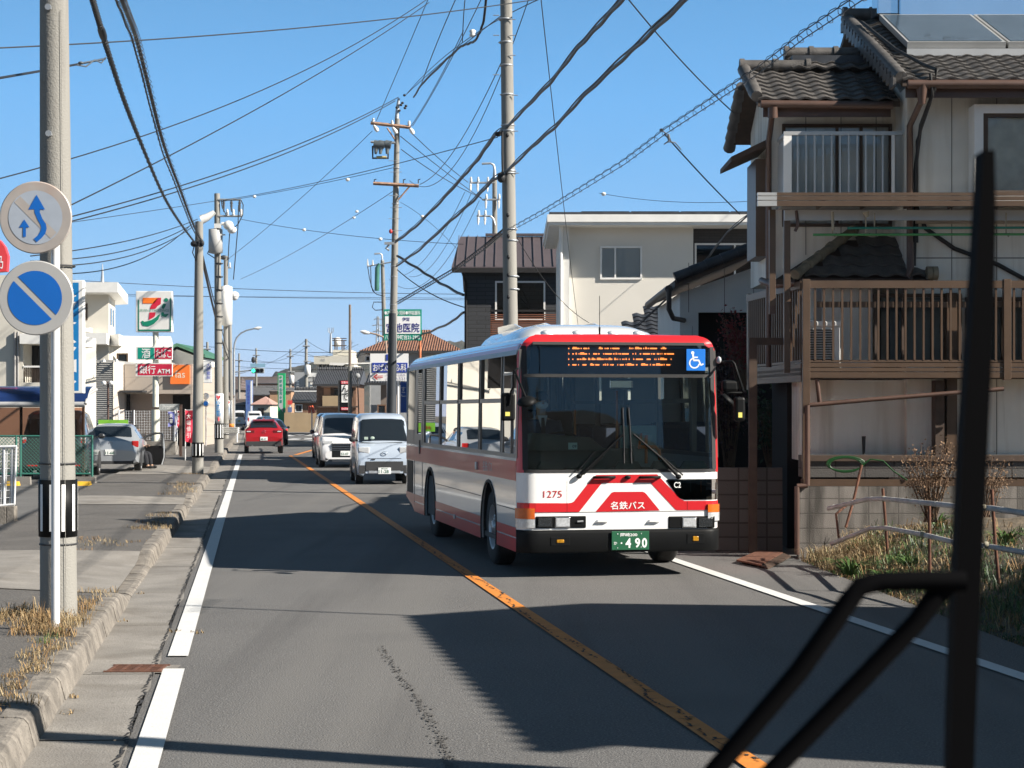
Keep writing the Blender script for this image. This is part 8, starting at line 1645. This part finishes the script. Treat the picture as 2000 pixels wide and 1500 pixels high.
for y in (12.4, 13.1, 17.8, 20.5): b.mat(GRASS_DRY); blades(b, (KX(y)+.05, y, 0), 8, .05, .05, 1)
for p in ((385, 1237), (342, 1235)): q = G(*p); b.mat(GRASS_DRY); blades(b, (q.x, q.y, .0), 14, .05, .06, 1)
o = struct(b.build('dry_grass'), 'stuff'); o['label'] = 'dry yellow grass tufts along the kerb and pole foot'
b = MB()
for _ in range(10): kt(random.uniform(15.6, 16.0), random.uniform(.45, .56), 2, .3, .05, DG, .25)
o = struct(b.build('tall_weeds'), 'stuff')
b = MB()     # grass and weeds over the bank
for _ in range(900):
    y = random.uniform(14.5, 25.3); x = RE(y)+abs(random.gauss(.25, .75))+.06; x = max(x, RE(y)+.1)
    if x > 7 : continue
    d = x-RE(y); m = random.choice((GRASS_DRY, GRASS_STRAW, DG, LEAF_G, LEAF_D, LEAF_D, LEAF_G, GG, DG)); b.mat(m); blades(b, (x, y, bz(x, y)-.01), random.randint(9, 20), random.uniform(.07, .26)*(.4 if d < .25 else 1), .17, 1.15, .005)
for _ in range(70): y = random.uniform(23.2, 25.3); x = random.uniform(3.95, 4.6); b.mat(random.choice((GRASS_DRY, GRASS_STRAW))); blades(b, (x, y, bz(x, y)), 22, .3, .15, .95, .004)
o = struct(b.build('bank_grass'), 'stuff'); o['label'] = 'mixed dry and green grass covering the roadside bank'
# strap-leaved green plants
def lily(label, px, py, Y, n, h, grp=None):
    c = P(px, py, Y); c.z = bz(c.x, c.y); o = thing('strap_leaf_plant', label, 'plant', c); b = MB()
    for i in range(n):
        a = random.uniform(0, 6.283); L = h*random.uniform(.7, 1.15); d = V(math.cos(a), math.sin(a), 0); s = V(-d.y, d.x, 0)*.011; st = c+d*random.uniform(0, .1); pr = None
        for t in (0, .25, .5, .75, 1):
            q = st+d*(L*.75*t**1.3)+V(0, 0, L*(1.1*t-.75*t*t)); ww = s*(1.1-t*.9)
            if pr: b.add([pr[0], pr[1], q+ww, q-ww], [(0, 1, 2, 3)], True)
            pr = (q-ww, q+ww)
    b.build('leaves', o, LEAF_G); return o
lily('large clump of strap leaves at the left end of the bamboo rails', 1662, 1062, 22.9, 90, .5); lily('low bright green strap leaf clump below the rusty post', 1735, 1100, 21.6, 46, .36); lily('dark green leafy clump between the second and third post', 1775, 1065, 22.0, 70, .36); lily('green strap leaf clump near the foot of the block wall under the dry shrub', 1833, 1015, 24.3, 40, .38); lily('green leaf clump right of the wiper blade on the bank', 1965, 1045, 21.5, 60, .42); lily('small light green clump by the leaning rusty rod', 1690, 1010, 24.6, 40, .28)
# dry shrubs
SEED = pm('dry_seed_head', (.17, .105, .06), .9, var=.35, scale=20); TWIG = pm('twig', (.14, .085, .05), .9, var=.2)
def shrub(label, px, py, Y, h, w, stems, hm, tm, leaf=.02, dens=26, name='dry_shrub', cat='shrub'):
    c = P(px, py, Y); o = thing(name, label, cat, c); st = MB(); lf = MB()
    for i in range(stems):
        a = random.uniform(0, 6.283); top = c+V(w*random.uniform(-1, 1), w*.7*random.uniform(-1, 1), h*random.uniform(.65, 1.05)); b0 = c+V(random.uniform(-.08, .08), random.uniform(-.06, .06), 0); mid = b0.lerp(top, .5)+V(random.uniform(-.04, .04), 0, .05); st.tube([b0, mid, top], [.008, .006, .003], 4)
        for k in range(dens):
            t = .3+.7*random.random()**.7; q = (b0.lerp(mid, t*2) if t < .5 else mid.lerp(top, t*2-1)); q = q+V(random.gauss(0, .07), random.gauss(0, .06), random.gauss(0, .05)); s = leaf*random.uniform(.6, 1.5); u = V(random.uniform(-1, 1), random.uniform(-1, 1), random.uniform(-1, 1)).normalized()*s; v = u.cross(V(random.uniform(-1, 1), random.uniform(-1, 1), random.uniform(-1, 1))).normalized()*s*.6
            lf.add([q-u, q+v, q+u, q-v], [(0, 1, 2, 3)])
    st.build('stems', o, tm); lf.build('foliage', o, hm); return o
shrub('dried brown shrub with seed heads rising above the bamboo rails', 1818, 1020, 23.6, .98, .36, 34, SEED, TWIG, .014, 40); shrub('dried brown shrub right of the wiper blade in front of the block wall', 1925, 1010, 23.4, .72, .3, 22, SEED, TWIG, .013, 36)
RLEAF = pm('red_leaf', (.16, .014, .014), .55, var=.4, scale=10); RLD = pm('dark_red_leaf', (.045, .01, .012), .6, var=.4, scale=10)
shrub('red leaved nandina shrub beside the left end of the verandah railing', 1448, 760, 31.6, 1.35, .38, 26, RLEAF, TWIG, .03, 44, 'red_shrub'); shrub('dark red shrub in the shade behind the bus mirror', 1425, 930, 32.2, 2.2, .42, 26, RLD, TWIG, .035, 40, 'red_shrub'); shrub('sparse reddish shrub by the annex corner above the bus', 1352, 1000, 32.6, 3.05, .16, 12, RLD, TWIG, .03, 26, 'red_shrub')
shrub('dark leafy shrub hiding under the verandah left side', 1505, 930, 31, 1.6, .35, 22, LEAF_D, TWIG, .035, 40, 'dark_shrub')
# bamboo rail fence on rusty posts
BAM = pm('weathered_bamboo', (.36, .35, .34), .55, var=.25, scale=7, streak=.5)
bf_ = thing('bamboo_rail_fence', 'two weathered grey bamboo rails tied to rusty posts on the bank', 'fence', (4.6, 22, .3))
def rail(pl, r):
    pts = [P(*q) for q in pl]; b = MB(); b.tube(pts, r, 10); o = b.build('rail', bf_, BAM); n = MB()
    for a, c in zip(pts, pts[1:]):
        L = (c-a).length; k = max(1, int(L/.42))
        for i in range(k): q = a.lerp(c, (i+.3)/k); d = (c-a).normalized()*.012; n.tube([q-d, q+d], r*1.12, 10)
    n.build('nodes', o, BAM)
rail([(1618, 993, 24.2), (1694, 975, 23.4), (1724, 974, 22.9), (1815, 983, 20.4), (1862, 988, 19.9), (1940, 993, 18.9), (2060, 1012, 17.8)], .029)
rail([(1624, 1062, 24.0), (1700, 1032, 23.3), (1729, 1031, 22.9), (1802, 1044, 20.6), (1865, 1059, 19.8), (1943, 1069, 18.9), (2060, 1090, 17.8)], .027)
for L in ([(1724, 954, 22.96), (1728, 1000, 22.95), (1734, 1085, 22.98)], [(1815, 988, 20.5), (1816, 1125, 20.5)], [(1937, 956, 19), (1943, 1050, 19), (1951, 1140, 19)]): b = MB(); b.tube([P(*q) for q in L], .018, 8); b.build('post', bf_, RUST)
b = MB()
for q in ((1730, 1032, 22.85), (1802, 1044, 20.55), (1926, 1064, 19.0), (1726, 974, 22.85), (1921, 991, 19.0)): p = P(*q); b.lathe([(.03, -.02), (.036, 0), (.03, .02)], Matrix.Translation(p) @ Matrix.Rotation(R(90), 4, 'Y'), 10)
b.build('ties', bf_, MATS['rope'])
def rod(label, L, r=.018): tag(MB().tube([P(*q) for q in L], r, 8).build('rusty_rod', None, RUST), label, 'rod')
rod('leaning rusty rod standing in the bank before the block wall', [(1683, 908, 24.6), (1667, 978, 24.5), (1652, 1030, 24.4)]); rod('bent rusty rod with an elbow beside the left strap leaf clump', [(1664, 978, 24.3), (1633, 1004, 24.0), (1638, 1050, 23.9)], .016)
# hose, wall pipe, ramp plate
hs2 = MB(); pts = []
for k in range(70): t = k*.36; pts.append(P(1651+38*math.cos(t)*(1-.003*k), 905-14*math.sin(t)+.05*k, 25.62))
hs2.tube(pts+[P(1700, 897, 25.6), P(1725, 900, 25.6), P(1745, 920, 25.55), P(1772, 938, 25.5)], .011, 6); tag(hs2.build('garden_hose', None, pm('green_hose', (.005, .05, .008), .4, var=.1)), 'green garden hose coiled on the ledge of the tiled house', 'hose')
tag(MB().tube([P(1687, 852, 26.1), P(1687, 888, 26.1), P(1690, 897, 26.1)], [.028, .018, .018], 8).build('wall_pipe', None, BLK), 'short dark pipe stub on the lower cream wall behind the hose', 'pipe')
sr2 = thing('steel_ramp', 'rusty brown steel ramp plate at the yard entrance right of the bus', 'ramp', (3.4, 25.3, 0)); b = MB(); A, B, C, D = G(1438, 1096, .03), G(1480, 1078, .06), G(1530, 1081, .06), G(1487, 1106, .03); b.hexa([A, D, C, B], [q+V(0, 0, .02) for q in (A, D, C, B)]); b.build('plate', sr2, RUST); b = MB(); E, F_ = G(1545, 1088, .05), G(1500, 1112, .0); b.hexa([D, F_, E, C], [q+V(0, 0, .012) for q in (D, F_, E, C)]); b.build('edge_board', sr2, BRND)
# ---------------- wiper of our own bus, close to the lens
WB = pm('wiper_black', (.0025, .0025, .003), .8, var=0, spec=.04)  # black wiper, set deeper to stand for the bus body's shade on it
wi = thing('windscreen_wiper', 'out of focus black wiper blade and twin arms close to the camera', 'wiper', P(1880, 1130, 1.3)); YW = 1.3
b = MB(); L = [(1923, 298), (1921, 420), (1912, 620), (1897, 860), (1884, 1130), (1874, 1400), (1866, 1700)]; W = [11, 16, 21, 25, 25, 24, 22]
pr = None
for (x, y), w in zip(L, W):
    q = P(x, y, YW); h = w*YW/F; r_ = [q+V(-h, -.012, 0), q+V(h, -.012, 0), q+V(h*.7, .018, 0), q+V(-h*.7, .018, 0)]
    if pr: b.hexa(pr, r_)
    pr = r_
b.build('blade', wi, WB)
b = MB(); b.tube([P(x, y, YW+.02) for x, y in ((1905, 560), (1890, 860), (1880, 1130), (1872, 1420))], .006, 8); b.build('blade_spine', wi, WB)
b = MB(); b.tube([P(x, y, YW-.02) for x, y in ((1885, 1135), (1800, 1134), (1718, 1136), (1680, 1146), (1655, 1178), (1560, 1312), (1400, 1500), (1130, 1830))], [.007, .007, .0068, .0068, .007, .0072, .007, .008], 10); b.build('arm', wi, WB)
b = MB(); b.tube([P(x, y, YW-.015) for x, y in ((1850, 1140), (1826, 1165), (1790, 1215), (1680, 1330), (1515, 1500), (1200, 1835))], [.008, .0075, .007, .007, .007, .008], 10); b.build('second_arm', wi, WB)
b = MB(); q = P(1165, 1850, YW); b.tube([q+V(0, 0, .0), q+V(0, .05, -.02), q+V(0, .12, -.05)], .03, 10); b.box(q.x-.06, q.x+.06, q.y-.02, q.y+.03, q.z-.03, q.z+.03); b.build('pivot', wi, WB)
# ================================================================ winter haze over the far end of the road
hz = MB(); hz.box(-2750, 2750, -1050, 2750, -9, 150); hm = bpy.data.materials.new('haze'); hm.use_nodes = True; n = hm.node_tree
n.nodes.remove(n.nodes['Principled BSDF']); pv_ = n.nodes.new('ShaderNodeVolumePrincipled'); pv_.inputs['Color'].default_value = (.72, .84, 1, 1); pv_.inputs['Density'].default_value = .00009; pv_.inputs['Anisotropy'].default_value = .2
n.links.new(pv_.outputs[0], n.nodes['Material Output'].inputs['Volume'])
ho = hz.build('haze', None, hm); ho['kind'] = 'stuff'
